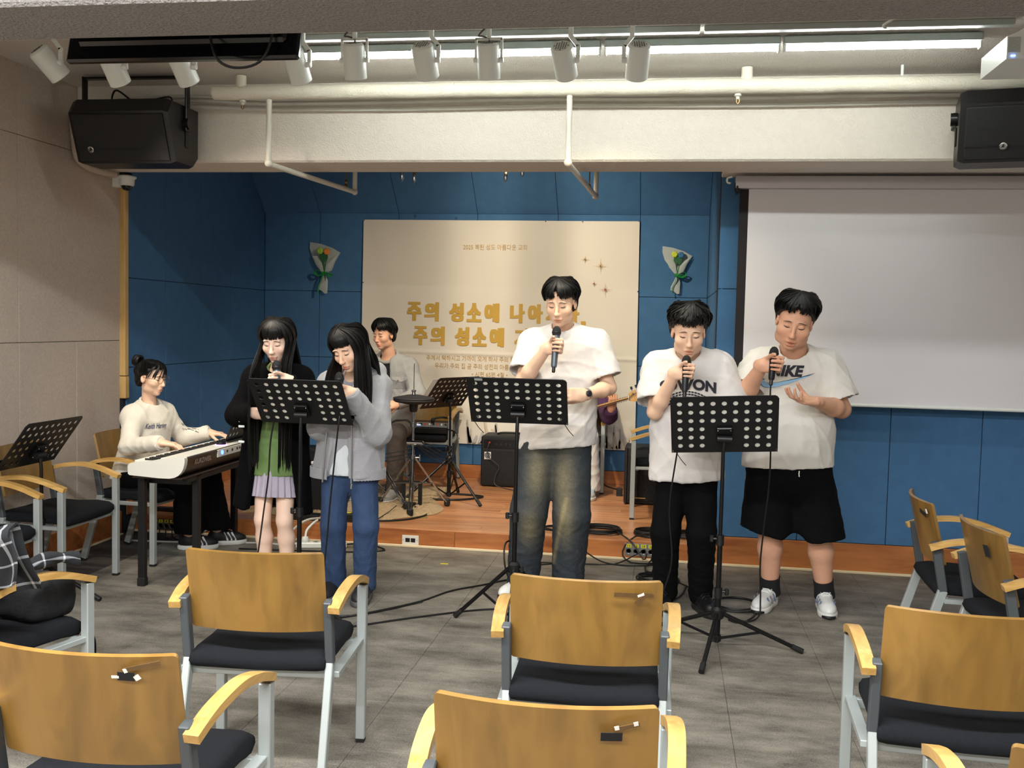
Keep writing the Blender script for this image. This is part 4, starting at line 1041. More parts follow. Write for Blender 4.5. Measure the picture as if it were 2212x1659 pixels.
for a in (20, 140, 260): MB().tube([(0, 0, .25), (.25 * math.cos(R(a)), .25 * math.sin(R(a)), .012)], .009, 8).build('leg', m_chrome, sn)
tm_ = thing('tom_pad', 'grey electronic tom pad seen between the two long haired singers', 'drum pad', (-2.72, 7.15, SZ))
MB().lathe([(0, .72), (.13, .72), (.14, .71), (.14, .655), (.12, .63), (0, .62)], (0, 0, 0), 32, Matrix.Rotation(R(-14), 3, 'X')).build('shell', m_pad, tm_)
MB().lathe([(0, .724), (.122, .724), (.126, .72), (0, .72)], (0, 0, 0), 32, Matrix.Rotation(R(-14), 3, 'X')).build('mesh_head', mat('mesh_head', '#3a3c40'), tm_)
MB().tube([(0, .16, .0), (0, .16, .66)], .016, 10).build('tube', m_blackmet, tm_)
MB().bar((-.2, .16, .55), (.2, .16, .55), .03, .03).build('rack_bar', m_blackmet, tm_)
for k in (-.2, .2): MB().tube([(k, .16, 0), (k, .16, .56)], .014, 10).build('rack_post', m_blackmet, tm_)
bd = thing('bass_drum_case', 'tall black case with white angular logo behind the singers', 'case', (-2.68, 7.05, SZ))
MB().box((0, .0, .24), (.42, .2, .48), .02).build('body', m_black, bd)
def flatpoly(pts, y, m_, nm, par):
    MB().prism(pts, y - .0006, y, lambda v: Vector((v.x, v.z, v.y))).build(nm, m_, par)
wl_ = mat('white_print', '#d8d8d8', .6)
flatpoly([(.06, .355), (.09, .325), (.125, .36), (.16, .385), (.13, .385), (.105, .37), (.09, .35), (.075, .36)], -.101, wl_, 'logo_mark', bd)
flatpoly([(.085, .318), (.13, .318), (.175, .375), (.16, .375), (.125, .33), (.095, .33)], -.101, wl_, 'logo_mark', bd)
for s_, xx, zz, ww in (('EMO', .12, .29, .06), ('GETTLE', -.15, .40, .1), ('STRAP', -.14, .33, .1), ('MM', .02, .385, .05), ('=D', .03, .34, .05)):
    text_on('lettering', s_, .03, wl_, bd, (xx, -.102, zz), (1, 0, 0), (0, 0, 1), width=ww, height=.018, bold=.001)['kind'] = 'stuff'
mx_ = thing('audio_mixer', 'small audio mixer on the chair behind the drum stands', 'mixer', (-2.02, 8.5, SZ + .462))
MB().box((0, 0, .03), (.34, .26, .05), .006, Matrix.Rotation(R(5), 3, 'X')).build('body', m_black, mx_)
MB().box((0, -.01, .06), (.31, .2, .006), .002, Matrix.Rotation(R(5), 3, 'X')).build('face', mat('mixer_face', '#6b6d72', .5, var=.5, vs=70), mx_)
for i in range(8):
    MB().cyl((-.13 + i * .036, -.03, .06), (-.13 + i * .036, -.03, .075), .008, 8).build('knob', (m_white, m_black, mat('red_plug', '#c8492f'))[i % 3], mx_)
MB().box((-.1, -.1, .066), (.03, .02, .004)).build('display', emis('mixer_screen', (.4, .55, 1), 2), mx_)
hpn = thing('headphones', 'black headphones lying on the audio mixer', 'headphones', (-1.95, 8.55, SZ + .53))
MB().tube([(.08 * math.cos(a * .3), .05 * math.sin(a * .3), .03 + .02 * math.sin(a * .3)) for a in range(11)], .009, 8).build('headband', m_black, hpn)
for sg in (-1, 1): MB().sphere((sg * .08, 0, .025), .032, 8, (.6, 1, .8)).build('ear_cup', m_rubber, hpn)
# thrones and sticks are built with the drummer; shaggy rug under the kit
random.seed(12)
rug = MB()
def rg(u, v):
    x = -3.05 + 1.38 * u; y = 6.78 + 1.5 * v
    x += .05 * math.sin(v * 9) * (1 if u > .5 else .3); y += .05 * math.sin(u * 8 + 1) * (1 - v); 
    if u > .8: y += (u - .8) * 1.6 * (1 - v); 
    if u > .7 : x -= (u - .7) * .5 * v
    e = min(u, 1 - u, v, 1 - v)
    return (x, y, SZ + .004 + (.022 * min(1, e * 20)) + random.uniform(-.006, .006) * (e > .01))
rug.grid(rg, 110, 110, .003); o = rug.build('shaggy_rug', mat('beige_shag', '#a8906f', .95, var=.35, vs=45, bump=1.5, bs=120), None, 80); tag(o, 'shaggy beige rug under the drum kit', 'rug')

# ================================================================ CABLES, SOCKETS, SMALL THINGS
def cable(pts, r_, label, material=None, name='cable', n=6, group=None, closed=False):
    o = MB().tube(smooth_path(pts, n, closed), r_, 7, closed=closed).build(name, material or m_cable)
    return tag(o, label, 'cable', group)
Z0 = .006
cable([(-2.05, 4.7, Z0), (-1.7, 4.86, Z0), (-1.35, 5.25, Z0), (-1.2, 5.55, Z0), (-1.05, 5.72, Z0), (-.9, 5.9, Z0), (-.8, 5.95, Z0), (-.75, 5.85, .1), (-.79, 5.6, .28), (-.87, 5.5, .32), (-.85, 5.35, .22), (-.75, 5.02, .18)], .005, 'black cable running across the floor and looping up to the middle stand')
cable([(-2.0, 4.5, Z0), (-1.62, 4.72, Z0), (-1.3, 4.98, Z0), (-1.0, 5.2, Z0), (-.8, 5.28, Z0), (-.5, 5.35, Z0), (-.2, 5.3, Z0)], .005, 'black cable lying across the floor behind the middle chair')
def coil(x, y, rx, ry, turns, label, z=SZ, seed=1, r_=.0055, tail=None):
    random.seed(seed); pts = []
    for k in range(turns * 12):
        a = 2 * math.pi * k / 12; f = 1 + .1 * math.sin(a * .37 + seed) + random.uniform(-.02, .02)
        pts.append((x + rx * f * math.cos(a), y + ry * f * math.sin(a), z + r_ + (k / 12 % 5) * r_ * 1.2))
    if tail: pts += tail
    return cable(pts, r_, label, None, 'cable_coil', 3)
coil(-.42, 6.83, .13, .115, 7, 'tightly coiled black cable on the stage edge right of the tallest singer', seed=3, tail=[(-.3, 6.72, SZ + .03), (-.2, 6.6, .12), (-.12, 6.52, .03), (-.1, 6.56, .06)])
coil(-.06, 6.81, .125, .1, 5, 'coiled black cable on the stage edge partly behind the boy in black trousers', seed=5, tail=[(-.18, 6.66, SZ + .02), (-.26, 6.58, .06), (-.2, 6.5, .01), (-.02, 6.52, .01)])
coil(-.72, 6.84, .09, .08, 3, 'loosely coiled thin cable on the stage between the legs of the tallest singer', seed=7, r_=.004, tail=[(-.66, 6.85, SZ + .12), (-.6, 6.84, SZ + .14), (-.55, 6.84, SZ + .03), (-.55, 6.6, .06), (-.66, 6.4, .006), (-.8, 6.3, .006)])
coil(.18, 6.83, .13, .1, 4, 'coiled black cable on the stage between the legs of the boy in black trousers', seed=9)
coil(-.02, 6.1, .12, .1, 4, 'coiled black cable on the floor behind the boy in black trousers', z=0, seed=11, tail=[(-.1, 6.3, .01), (-.07, 6.5, .03), (-.06, 6.58, .06)])
cable([(-.6, 6.6, .125), (-.5, 6.52, .06), (-.36, 6.45, .01), (-.15, 6.42, .01), (.0, 6.5, .02), (.02, 6.56, .07)], .005, 'black cable sagging from the stage edge to the numbered socket panel')
cable([(-.9, 6.36, Z0), (-.5, 6.4, Z0), (-.3, 6.45, Z0), (-.14, 6.56, .07)], .0045, 'black cable along the foot of the stage right of the tallest singer')
coil(.42, 5.65, .13, .14, 2, 'two loops of cable on the floor between the two boys', z=0, seed=13, r_=.005, tail=[(.5, 5.45, .006), (.42, 5.3, .006), (.36, 5.35, .006)])
cable([(-1.46, 7.95, SZ + .008), (-1.62, 7.75, SZ + .008), (-1.86, 7.72, SZ + .008), (-1.95, 7.86, SZ + .008), (-1.75, 8.0, SZ + .008)], .009, 'thick black cable loop on the stage under the drum music stand', closed=True)
cable([(-2.25, 6.74, SZ + .008), (-2.0, 6.76, SZ + .008), (-1.82, 6.86, SZ + .008), (-1.72, 7.06, SZ + .008), (-1.78, 7.2, SZ + .01), (-1.85, 7.25, SZ + .03)], .007, 'thick black cable along the front edge of the rug')
cable([(-2.3, 6.7, SZ + .006), (-2.05, 6.72, SZ + .006), (-1.98, 6.9, SZ + .03), (-1.95, 7.1, SZ + .06)], .003, 'thin black wire rising from the rug edge to the hi-hat pedal')
for i, dz in enumerate((0, .03, -.03, .06)):
    cable([(-1.86, 7.3, SZ + .50 + dz * .3), (-1.78, 7.42, SZ + .42 + dz), (-1.7, 7.6, SZ + .34 + dz), (-1.66, 7.75, SZ + .4 + dz), (-1.72, 8.1, SZ + .5), (-1.9, 8.42, SZ + .5)], .004, ['black cable sagging from the hi-hat stand, ', 'black cable sagging from the hi-hat stand, ', 'black cable sagging from the hi-hat stand, ', 'black cable sagging from the hi-hat stand, '][i] + ['second highest', 'third', 'lowest', 'highest'][i], None, 'cable', 6, 'cables between hi-hat stand and mixer')
for i in range(3):
    cable([(-1.89, 7.3, SZ + .47 - .03 * i), (-2.05, 7.3, SZ + .42 - .03 * i), (-2.25, 7.32, SZ + .40 - .02 * i), (-2.35, 7.4, SZ + .45)], .004, 'black cable from the hi-hat stand towards the drummer, ' + ('top', 'middle', 'bottom')[i] + ' one', None, 'cable', 6, 'cables between hi-hat stand and snare')
# wall plates on the stage front
o = thing('power_outlet', 'white double outlet plate on the stage front', 'outlet', (-1.715, YS - .001, .048))
MB().box((0, -.003, 0), (.118, .006, .066), .002).build('plate', mat('outlet_white', '#d6d2c8', .45), o)
for sg in (-1, 1):
    MB().box((sg * .019, -.007, 0), (.032, .003, .028), .002).build('socket', m_black, o); MB().sphere((sg * .05, -.006, 0), .003, 6).build('screw', m_steel, o)
def xlr(x0, x1, z0, z1, nums, label, m_plate):
    t = thing('socket_panel', label, 'socket panel', ((x0 + x1) / 2, YS - .001, (z0 + z1) / 2)); w_ = x1 - x0; h_ = z1 - z0
    MB().box((0, -.003, 0), (w_, .006, h_), .001).build('plate', m_plate, t)
    for i, s_ in enumerate(nums):
        x = -w_ / 2 + w_ * (i + .5) / len(nums)
        MB().box((x, -.0065, h_ * .3), (w_ / len(nums) * .7, .001, h_ * .26)).build('number_label', mat('label_yellow', '#d9cf2e', .5), t)
        text_on('lettering', s_, .03, m_black, t, (x, -.0075, h_ * .3), (1, 0, 0), (0, 0, 1), height=h_ * .17, width=h_ * .2, bold=.001)['kind'] = 'stuff'
        MB().lathe([(.0, -.002), (.011, -.002), (.011, .002), (.016, .003), (.016, 0)], (x, -.006, -h_ * .12), 14, Matrix.Rotation(R(90), 3, 'X')).build('xlr_socket', m_black, t)
        MB().tube([(x + .017 * math.cos(a), -.0085, -h_ * .12 + .017 * math.sin(a)) for a in [k * .4 for k in range(16)]], .002, 5, closed=True).build('ring', m_steel, t)
    return t
xlr(-.245, .0, .028, .112, ['11', '12', '13', '14', '15'], 'silver socket panel with yellow numbered labels on the right of the stage front', mat('panel_silver', '#9a9a98', .35, metal=.7))
xlr(-3.62, -3.36, .02, .1, ['1', '2', '3', '4', '5', '6'], 'dark socket panel with yellow numbered labels behind the piano', mat('panel_dark', '#4a443c', .5))
for i in range(5):
    cable([(-3.58 + i * .045, 6.6, .04), (-3.56 + i * .045, 6.53, .05), (-3.54 + i * .05, 6.47, .02), (-3.5 + i * .06, 6.4, .008), (-3.2 + i * .05, 6.36 - i * .02, .008)], .004, 'black cable plugged into the dark panel behind the piano, number ' + ['one', 'two', 'three', 'four', 'five'][i] + ' from the left', None, 'cable', 5, 'cables in the panel behind the piano')
cable([(-3.6, 6.3, Z0), (-3.2, 6.36, Z0), (-3.05, 6.5, .03), (-3.12, 6.56, .06), (-3.2, 6.5, .03), (-3.1, 6.4, Z0), (-2.7, 6.45, Z0), (-2.5, 6.4, Z0)], .007, 'white cable looping on the floor behind the piano player shoes', m_cable_w)
ps = thing('power_strip', 'white power strip on the floor in front of the stage', 'power strip', (-2.29, 6.44, 0), R(14))
MB().box((0, 0, .02), (.34, .06, .04), .008).build('body', m_white, ps)
for i in range(4): MB().lathe([(.02, .04), (.022, .042), (.017, .043), (.016, .034), (0, .034)], (-.11 + i * .07, 0, 0), 14).build('socket', m_cable_w, ps)
pl_ = MB(); pl_.lathe([(.024, .04), (.026, .06), (.02, .075), (0, .076)], (-.11, 0, 0), 14); pl_.tube(smooth_path([(-.11, 0, .07), (-.1, .02, .12), (-.06, .06, .16), (-.04, .1, .17)], 4), .008, 8); pl_.build('plug', m_white, ps)
MB().box((.1, 0, .075), (.05, .03, .06), .008).build('adapter', m_black, ps); MB().box((.1, -.016, .085), (.04, .002, .024)).build('warning_tag', mat('label_yellow', '#d9cf2e'), ps)
cable([(-2.13, 6.5, .02), (-2.0, 6.5, .03), (-1.85, 6.45, Z0), (-2.05, 6.35, Z0), (-2.4, 6.3, Z0), (-2.8, 6.25, Z0)], .006, 'black cord leaving the white power strip')
cable([(-2.45, 6.42, .02), (-2.55, 6.46, .03), (-2.52, 6.52, .1), (-2.44, 6.56, .16), (-2.38, 6.7, SZ + .02)], .008, 'thick white cord from the power strip up onto the stage', m_cable_w)
fp = thing('effects_pedal', 'small black pedal with a yellow label on the stage edge', 'pedal', (-2.19, 6.74, SZ))
MB().box((0, 0, .03), (.12, .09, .06), .008).build('body', m_black, fp); MB().box((-.02, 0, .0605), (.06, .04, .002)).build('label_strip', mat('label_yellow', '#d9cf2e'), fp)
fp2 = thing('effects_pedal', 'flat black pedal box with a red plug on the stage edge', 'pedal', (-2.5, 6.73, SZ))
MB().box((0, 0, .02), (.2, .1, .04), .006).build('body', m_black, fp2); MB().tube([(.1, -.02, .025), (.14, -.02, .028)], .007, 8).build('plug', mat('red_plug', '#c8492f'), fp2)
tp = MB().box((0, 0, 0), (.11, .05, .002)).build('floor_sticker', mat('stage_tape', '#8d7a45', .5, var=.3, vs=50)); tp.location = (-1.745, 7.0, SZ + .0015); tp.rotation_euler = (0, 0, .1); tag(tp, 'faded tan tape patch on the stage by the rug', 'tape')
ft = MB().box((0, 0, 0), (.05, .02, .001)).build('floor_sticker', mat('label_yellow', '#d9cf2e')); ft.location = (-1.38, 6.2, .0011); tag(ft, 'small yellow tape mark on the floor in front of the stage', 'tape')
wb_ = MB().box((0, 0, .03), (.05, .04, .07), .004).build('power_adapter', m_black); wb_.location = (-.37, 8.35, SZ); tag(wb_, 'small black power adapter on the stage behind the patterned amplifier', 'adapter')
cable([(-.56, 8.5, SZ + .1), (-.48, 8.45, SZ + .06), (-.38, 8.36, SZ + .05)], .005, 'black cord of the small power adapter on the stage')
pb_ = MB().box((0, 0, .015), (.32, .06, .03), .008).build('power_bar', m_black); pb_.location = (-3.5, 6.74, SZ); tag(pb_, 'black power bar on the stage edge behind the piano', 'power strip')
# ================================================================ PEOPLE: implicit-surface modelling
class Field:
    """signed distance field on a regular grid; solids are blended together and polygonised"""
    def __init__(s, lo, hi, h):
        s.h = h; s.lo = np.array(lo, float); s.n = np.ceil((np.array(hi, float) - s.lo) / h).astype(int) + 1
        s.F = np.full(s.n, .06, np.float32)
        s.ax = [(s.lo[k] + h * np.arange(s.n[k])).astype(np.float32) for k in range(3)]
    def sub(s, lo, hi):
        a = np.clip(np.floor((np.array(lo) - s.lo) / s.h).astype(int), 0, s.n); b = np.clip(np.ceil((np.array(hi) - s.lo) / s.h).astype(int) + 1, 0, s.n)
        if (b <= a).any(): return None
        sl = tuple(slice(i, j) for i, j in zip(a, b))
        return sl, s.ax[0][sl[0]][:, None, None], s.ax[1][sl[1]][None, :, None], s.ax[2][sl[2]][None, None, :]
    def put(s, sl, d, k, op):
        f = s.F[sl]
        if op == 'add':
            if k > 0:
                hh = np.clip(.5 + .5 * (f - d) / k, 0, 1); s.F[sl] = f + (d - f) * hh - k * hh * (1 - hh)
            else: s.F[sl] = np.minimum(f, d)
        else:
            d = -d
            if k > 0:
                hh = np.clip(.5 - .5 * (f - d) / k, 0, 1); s.F[sl] = f + (d - f) * hh + k * hh * (1 - hh)
            else: s.F[sl] = np.maximum(f, d)
    def cone(s, a, b, ra, rb, k=.02, op='add', flat=None):
        """tapered capsule a->b; flat=(axis vector, factor) squashes the section along that axis"""
        a = np.array(a, float); b = np.array(b, float); m = max(ra, rb) * (1.5 if flat else 1) + k + 3 * s.h
        q = s.sub(np.minimum(a, b) - m, np.maximum(a, b) + m)
        if q is None: return s
        sl, X, Y, Z = q; d = b - a; L2 = float(d @ d) + 1e-12
        px, py, pz = X - a[0], Y - a[1], Z - a[2]
        t = np.clip((px * d[0] + py * d[1] + pz * d[2]) / L2, 0, 1)
        qx, qy, qz = px - t * d[0], py - t * d[1], pz - t * d[2]
        if flat is not None:
            u = np.array(flat[0], float); u /= np.linalg.norm(u); e = qx * u[0] + qy * u[1] + qz * u[2]; g = (1 / flat[1] - 1)
            qx, qy, qz = qx + u[0] * e * g, qy + u[1] * e * g, qz + u[2] * e * g
        D = np.sqrt(qx * qx + qy * qy + qz * qz) - (ra + (rb - ra) * t)
        s.put(sl, D, k, op); return s
    def chain(s, pts, rad, k=.02, flat=None):
        for i in range(len(pts) - 1): s.cone(pts[i], pts[i + 1], rad[i], rad[i + 1], k if i == 0 else min(k, .012), 'add', flat)
        return s
    def ell(s, c, r, Rm=None, k=.02, op='add'):
        c = np.array(c, float); m = max(r) + k + 3 * s.h
        q = s.sub(c - m, c + m)
        if q is None: return s
        sl, X, Y, Z = q; px, py, pz = X - c[0], Y - c[1], Z - c[2]
        if Rm is not None:
            A = np.array(Rm).T
            px, py, pz = [A[i, 0] * px + A[i, 1] * py + A[i, 2] * pz for i in range(3)]
        k0 = np.sqrt((px / r[0]) ** 2 + (py / r[1]) ** 2 + (pz / r[2]) ** 2)
        k1 = np.sqrt((px / r[0] ** 2) ** 2 + (py / r[1] ** 2) ** 2 + (pz / r[2] ** 2) ** 2) + 1e-9
        s.put(sl, k0 * (k0 - 1) / k1, k, op); return s
    def box(s, c, hs, Rm=None, r=.01, k=.01, op='add'):
        c = np.array(c, float); m = float(np.linalg.norm(hs)) + r + k + 3 * s.h
        q = s.sub(c - m, c + m)
        if q is None: return s
        sl, X, Y, Z = q; px, py, pz = X - c[0], Y - c[1], Z - c[2]
        if Rm is not None:
            A = np.array(Rm).T
            px, py, pz = [A[i, 0] * px + A[i, 1] * py + A[i, 2] * pz for i in range(3)]
        qx, qy, qz = np.abs(px) - (hs[0] - r), np.abs(py) - (hs[1] - r), np.abs(pz) - (hs[2] - r)
        D = np.sqrt(np.maximum(qx, 0) ** 2 + np.maximum(qy, 0) ** 2 + np.maximum(qz, 0) ** 2) + np.minimum(np.maximum(qx, np.maximum(qy, qz)), 0) - r
        s.put(sl, D, k, op); return s
    def cut(s, p, n, k=.0):
        """remove everything on the side n points to"""
        n = np.array(n, float); n /= np.linalg.norm(n); p = np.array(p, float)
        D = (s.ax[0][:, None, None] - p[0]) * n[0] + (s.ax[1][None, :, None] - p[1]) * n[1] + (s.ax[2][None, None, :] - p[2]) * n[2]
        if k > 0:
            hh = np.clip(.5 - .5 * (s.F - D) / k, 0, 1); s.F = s.F + (D - s.F) * hh + k * hh * (1 - hh)
        else: s.F = np.maximum(s.F, D.astype(np.float32))
        return s
    def mesh(s):
        """naive surface nets -> (verts, quads)"""
        F = s.F; S = F < 0
        c = [S[i:S.shape[0] - 1 + i, j:S.shape[1] - 1 + j, k:S.shape[2] - 1 + k] for i in (0, 1) for j in (0, 1) for k in (0, 1)]
        anyc = c[0].copy(); allc = c[0].copy()
        for q in c[1:]: anyc |= q; allc &= q
        act = anyc & ~allc; idx = np.argwhere(act)
        if len(idx) == 0: return np.zeros((0, 3)), np.zeros((0, 4), int)
        ids = np.full(act.shape, -1, np.int32); ids[act] = np.arange(len(idx))
        cv = {(i, j, k): F[idx[:, 0] + i, idx[:, 1] + j, idx[:, 2] + k] for i in (0, 1) for j in (0, 1) for k in (0, 1)}
        acc = np.zeros((len(idx), 3)); cnt = np.zeros(len(idx))
        for a in range(3):
            for o in [(p, q) for p in (0, 1) for q in (0, 1)]:
                e0 = list(o); e0.insert(a, 0); e1 = list(o); e1.insert(a, 1)
                f0, f1 = cv[tuple(e0)], cv[tuple(e1)]; m = (f0 < 0) != (f1 < 0)
                t = np.where(m, f0 / np.where(m, f0 - f1, 1), 0)
                p = np.tile(np.array(e0, float), (len(idx), 1)); p[:, a] += t
                acc[m] += p[m]; cnt[m] += 1
        V = s.lo + s.h * (idx + acc / cnt[:, None])
        Q = []
        for a in range(3):
            u, v = (a + 1) % 3, (a + 2) % 3
            lo0 = [slice(None)] * 3; lo0[a] = slice(0, -1); lo1 = [slice(None)] * 3; lo1[a] = slice(1, None)
            e = S[tuple(lo0)] != S[tuple(lo1)]
            P = np.argwhere(e); P = P[(P[:, u] > 0) & (P[:, v] > 0) & (P[:, u] < F.shape[u] - 1) & (P[:, v] < F.shape[v] - 1)]
            if len(P) == 0: continue
            ins = S[P[:, 0], P[:, 1], P[:, 2]]
            def G(du, dv):
                w_ = P.copy(); w_[:, u] += du; w_[:, v] += dv; return ids[w_[:, 0], w_[:, 1], w_[:, 2]]
            q = np.stack([G(-1, -1), G(0, -1), G(0, 0), G(-1, 0)], 1)
            q[~ins] = q[~ins][:, ::-1]; Q.append(q)
        return V, np.concatenate(Q)
def relax(V, Q, it=2, w_=.5):
    n = len(V); src = np.concatenate([Q[:, i] for i in range(4)]); dst = np.concatenate([Q[:, (i + 1) % 4] for i in range(4)])
    for _ in range(it):
        acc = np.zeros_like(V); cnt = np.zeros(n)
        for a, b in ((src, dst), (dst, src)):
            for k in range(3): acc[:, k] += np.bincount(a, V[b, k], n)
            cnt += np.bincount(a, minlength=n)
        V = V * (1 - w_) + w_ * acc / np.maximum(cnt, 1)[:, None]
    return V
def vnormals(V, Q):
    n = np.cross(V[Q[:, 2]] - V[Q[:, 0]], V[Q[:, 3]] - V[Q[:, 1]]); N = np.zeros_like(V)
    for i in range(4):
        for k in range(3): N[:, k] += np.bincount(Q[:, i], n[:, k], len(V))
    return N / (np.linalg.norm(N, axis=1)[:, None] + 1e-12)
def folds(V, amp, freq, seed=0, zs=.45):
    """soft cloth folds: warped directional waves"""
    rs = np.random.RandomState(seed); out = np.zeros(len(V))
    W = np.zeros(len(V))
    for i in range(3):
        d = rs.normal(size=3); W += np.sin(V @ d * freq * .5 + rs.uniform(0, 6.28))
    for i in range(5):
        d = rs.normal(size=3); d[2] *= zs; d /= np.linalg.norm(d)
        ph = V @ d * freq * rs.uniform(.7, 1.7) + W * 1.1 + rs.uniform(0, 6.28)
        out += (1 - np.abs(np.sin(ph))) ** 2 * rs.uniform(.4, 1)
    return (out / 2.2 - .6) * amp
def np_mesh(name, V, Q, material, parent=None, col=None, smooth=True):
    me = bpy.data.meshes.new(name)
    me.vertices.add(len(V)); me.vertices.foreach_set('co', np.asarray(V, np.float32).ravel())
    me.loops.add(len(Q) * 4); me.loops.foreach_set('vertex_index', np.asarray(Q, np.int32).ravel())
    me.polygons.add(len(Q)); me.polygons.foreach_set('loop_start', np.arange(len(Q), dtype=np.int32) * 4)
    me.update(calc_edges=True); me.validate()
    me.polygons.foreach_set('use_smooth', [smooth] * len(me.polygons))
    if col is not None:
        at = me.color_attributes.new('Col', 'FLOAT_COLOR', 'POINT')
        at.data.foreach_set('color', np.concatenate([col, np.ones((len(V), 1))], 1).astype(np.float32).ravel())
    return link(name, me, material, parent)
def v3(*a): return np.array(a, float)
def lerp(a, b, t): return np.array(a, float) * (1 - t) + np.array(b, float) * t
def frame_from(fwd, upv):
    f = np.array(fwd, float); f /= np.linalg.norm(f); u = np.array(upv, float); r = np.cross(f, u); r /= np.linalg.norm(r); u = np.cross(r, f)
    return np.stack([r, f, u], 1)          # columns: right, forward, up

SKIN = {'fair': '#e3bb9f', 'mid': '#d3a083', 'tan': '#c08a6b', 'pale': '#ecc9b3'}
def skin_mat(n): return mat('skin_' + n, SKIN[n], .52, var=.05, vs=25, bump=.12, bs=350, vcol=True, spec=.4)
m_lash = mat('dark_lash', '#16100e', .7)
m_hair = mat('black_hair', '#0d0b0b', .48, var=.35, vs=60, spec=.3, stretch=(1, 1, .2))
m_brow = mat('brow_hair', '#1d1512', .75)

def hand(fl, wrist, hdir, palm_n, side, curl, spread=.12, s=1., thumb=(.6, .5), k=.006):
    """palm + five fingers. hdir: wrist->knuckles, palm_n: out of the palm, side=+1 when the thumb is towards cross(palm_n,hdir)
    curl: per-finger (index..little) three joint bends in degrees"""
    h_ = np.array(hdir, float); h_ /= np.linalg.norm(h_); p_ = np.array(palm_n, float); p_ -= h_ * (p_ @ h_); p_ /= np.linalg.norm(p_)
    t_ = np.cross(p_, h_) * side                      # towards the thumb
    w_ = np.array(wrist, float)
    B = np.stack([t_, h_, p_], 1)
    fl.box(w_ + h_ * .046 * s, (.038 * s, .05 * s, .0135 * s), B, .012 * s, .012)
    fl.ell(w_ + h_ * .03 * s + t_ * .02 * s + p_ * .008 * s, (.018 * s, .032 * s, .014 * s), B, .01)
    fl.cone(w_ - h_ * .02 * s, w_ + h_ * .03 * s, .026 * s, .028 * s, .015, 'add', (p_, .72))
    off = (.029, .0095, -.0105, -.0285); ln = ((.041, .026, .021), (.046, .030, .022), (.042, .028, .021), (.033, .021, .018)); rr = (.0092, .0095, .0089, .0078)
    tips = []
    for i in range(4):
        base = w_ + (h_ * (.092 - abs(i - 1) * .004) + t_ * off[i]) * s
        d = h_ + t_ * (spread * (1.2 - i * .8)); d /= np.linalg.norm(d); a = 0; p = base; c = curl[i] if hasattr(curl[0], '__len__') else curl
        ax = np.cross(d, p_)
        r = rr[i] * s
        for j in range(3):
            a += R(c[j]); q = p + (d * math.cos(a) + p_ * math.sin(a)) * ln[i][j] * s
            fl.cone(p, q, r * (1 - .07 * j), r * (1 - .07 * (j + 1)), k if j == 0 else .003)
            p = q
        tips.append(p)
    tb = w_ + (h_ * .022 + t_ * .028 + p_ * .006) * s; out, opp = thumb
    d = h_ * .75 + t_ * out + p_ * opp; d /= np.linalg.norm(d)
    q = tb + d * .042 * s; fl.cone(tb, q, .0135 * s, .0115 * s, .008)
    d2 = h_ * .9 + t_ * (out * .3) + p_ * (opp * 1.2); d2 /= np.linalg.norm(d2); q2 = q + d2 * .034 * s; fl.cone(q, q2, .0113 * s, .0098 * s, .003)
    d3 = h_ * .9 - t_ * .1 + p_ * opp * 1.2; d3 /= np.linalg.norm(d3); fl.cone(q2, q2 + d3 * .024 * s, .0098 * s, .0082 * s, .003)
    return tips

def head_field(fl, c, B, s=1., female=False, chub=0., mouth_open=0., jaw=1.):
    """skull, face, ears; c = head centre (ear level), B columns right/forward/up"""
    def P(x, y, z): return c + B @ (np.array([x, y, z]) * s)
    def E(x, y, z, r, k=.012, op='add'): fl.ell(P(x, y, z), [q * s for q in r], B, k * s, op)
    E(0, -.012, .038, (.0735, .092, .079), .01)
    E(0, .026, -.012, (.062 + chub * .8, .062, .082), .02)                      # face mass
    E(0, .034, -.062, (.047 * jaw + chub, .048, .046), .025)                # jaw
    E(0, .062, -.094, (.02 + chub * .4, .02, .016), .02)                # chin
    for sg in (-1, 1):
        E(sg * .04, .052, -.022, (.026 + chub, .03, .026), .02)         # cheek
        E(sg * (.041 * jaw + chub * .6), .008, -.066, (.020 * jaw, .038, .028 * jaw), .022)  # jaw corner
        E(sg * .0315, .095, .012, (.0185, .018, .0125), .014, 'sub')          # eye socket
        E(sg * .0312, .0705, .0105, (.0155, .0155, .0125), .004)                # eyelid over the ball
        E(sg * .03, .079, .031, (.022, .010, .006), .009)                  # brow
        # ear
        E(sg * .0765, -.008, -.002, (.008, .019, .031), .006); E(sg * .081, -.006, .006, (.006, .013, .019), .003, 'sub') 
        E(sg * .0095, .098, -.033, (.0078, .0095, .0068), .006)                 # nostril wing
    fl.cone(P(0, .083, .016), P(0, .103, -.022), .0078 * s, .0095 * s, .012 * s)
    E(0, .107, -.030, (.0105, .0115, .009), .007)                          # nose tip
    E(0, .088, -.049, (.012, .01, .012), .012)
    E(0, .0872, -.0618, (.0245, .0085, .0050), .006)                         # upper lip
    E(0, .0858, -.0735 - mouth_open, (.0205, .009, .0058), .006)               # lower lip
    fl.box(P(0, .101, -.0672 - mouth_open * .5), [q * s for q in (.0245, .0095, .0006 + mouth_open * .5)], B, .0005, .0018, 'sub')
    return P
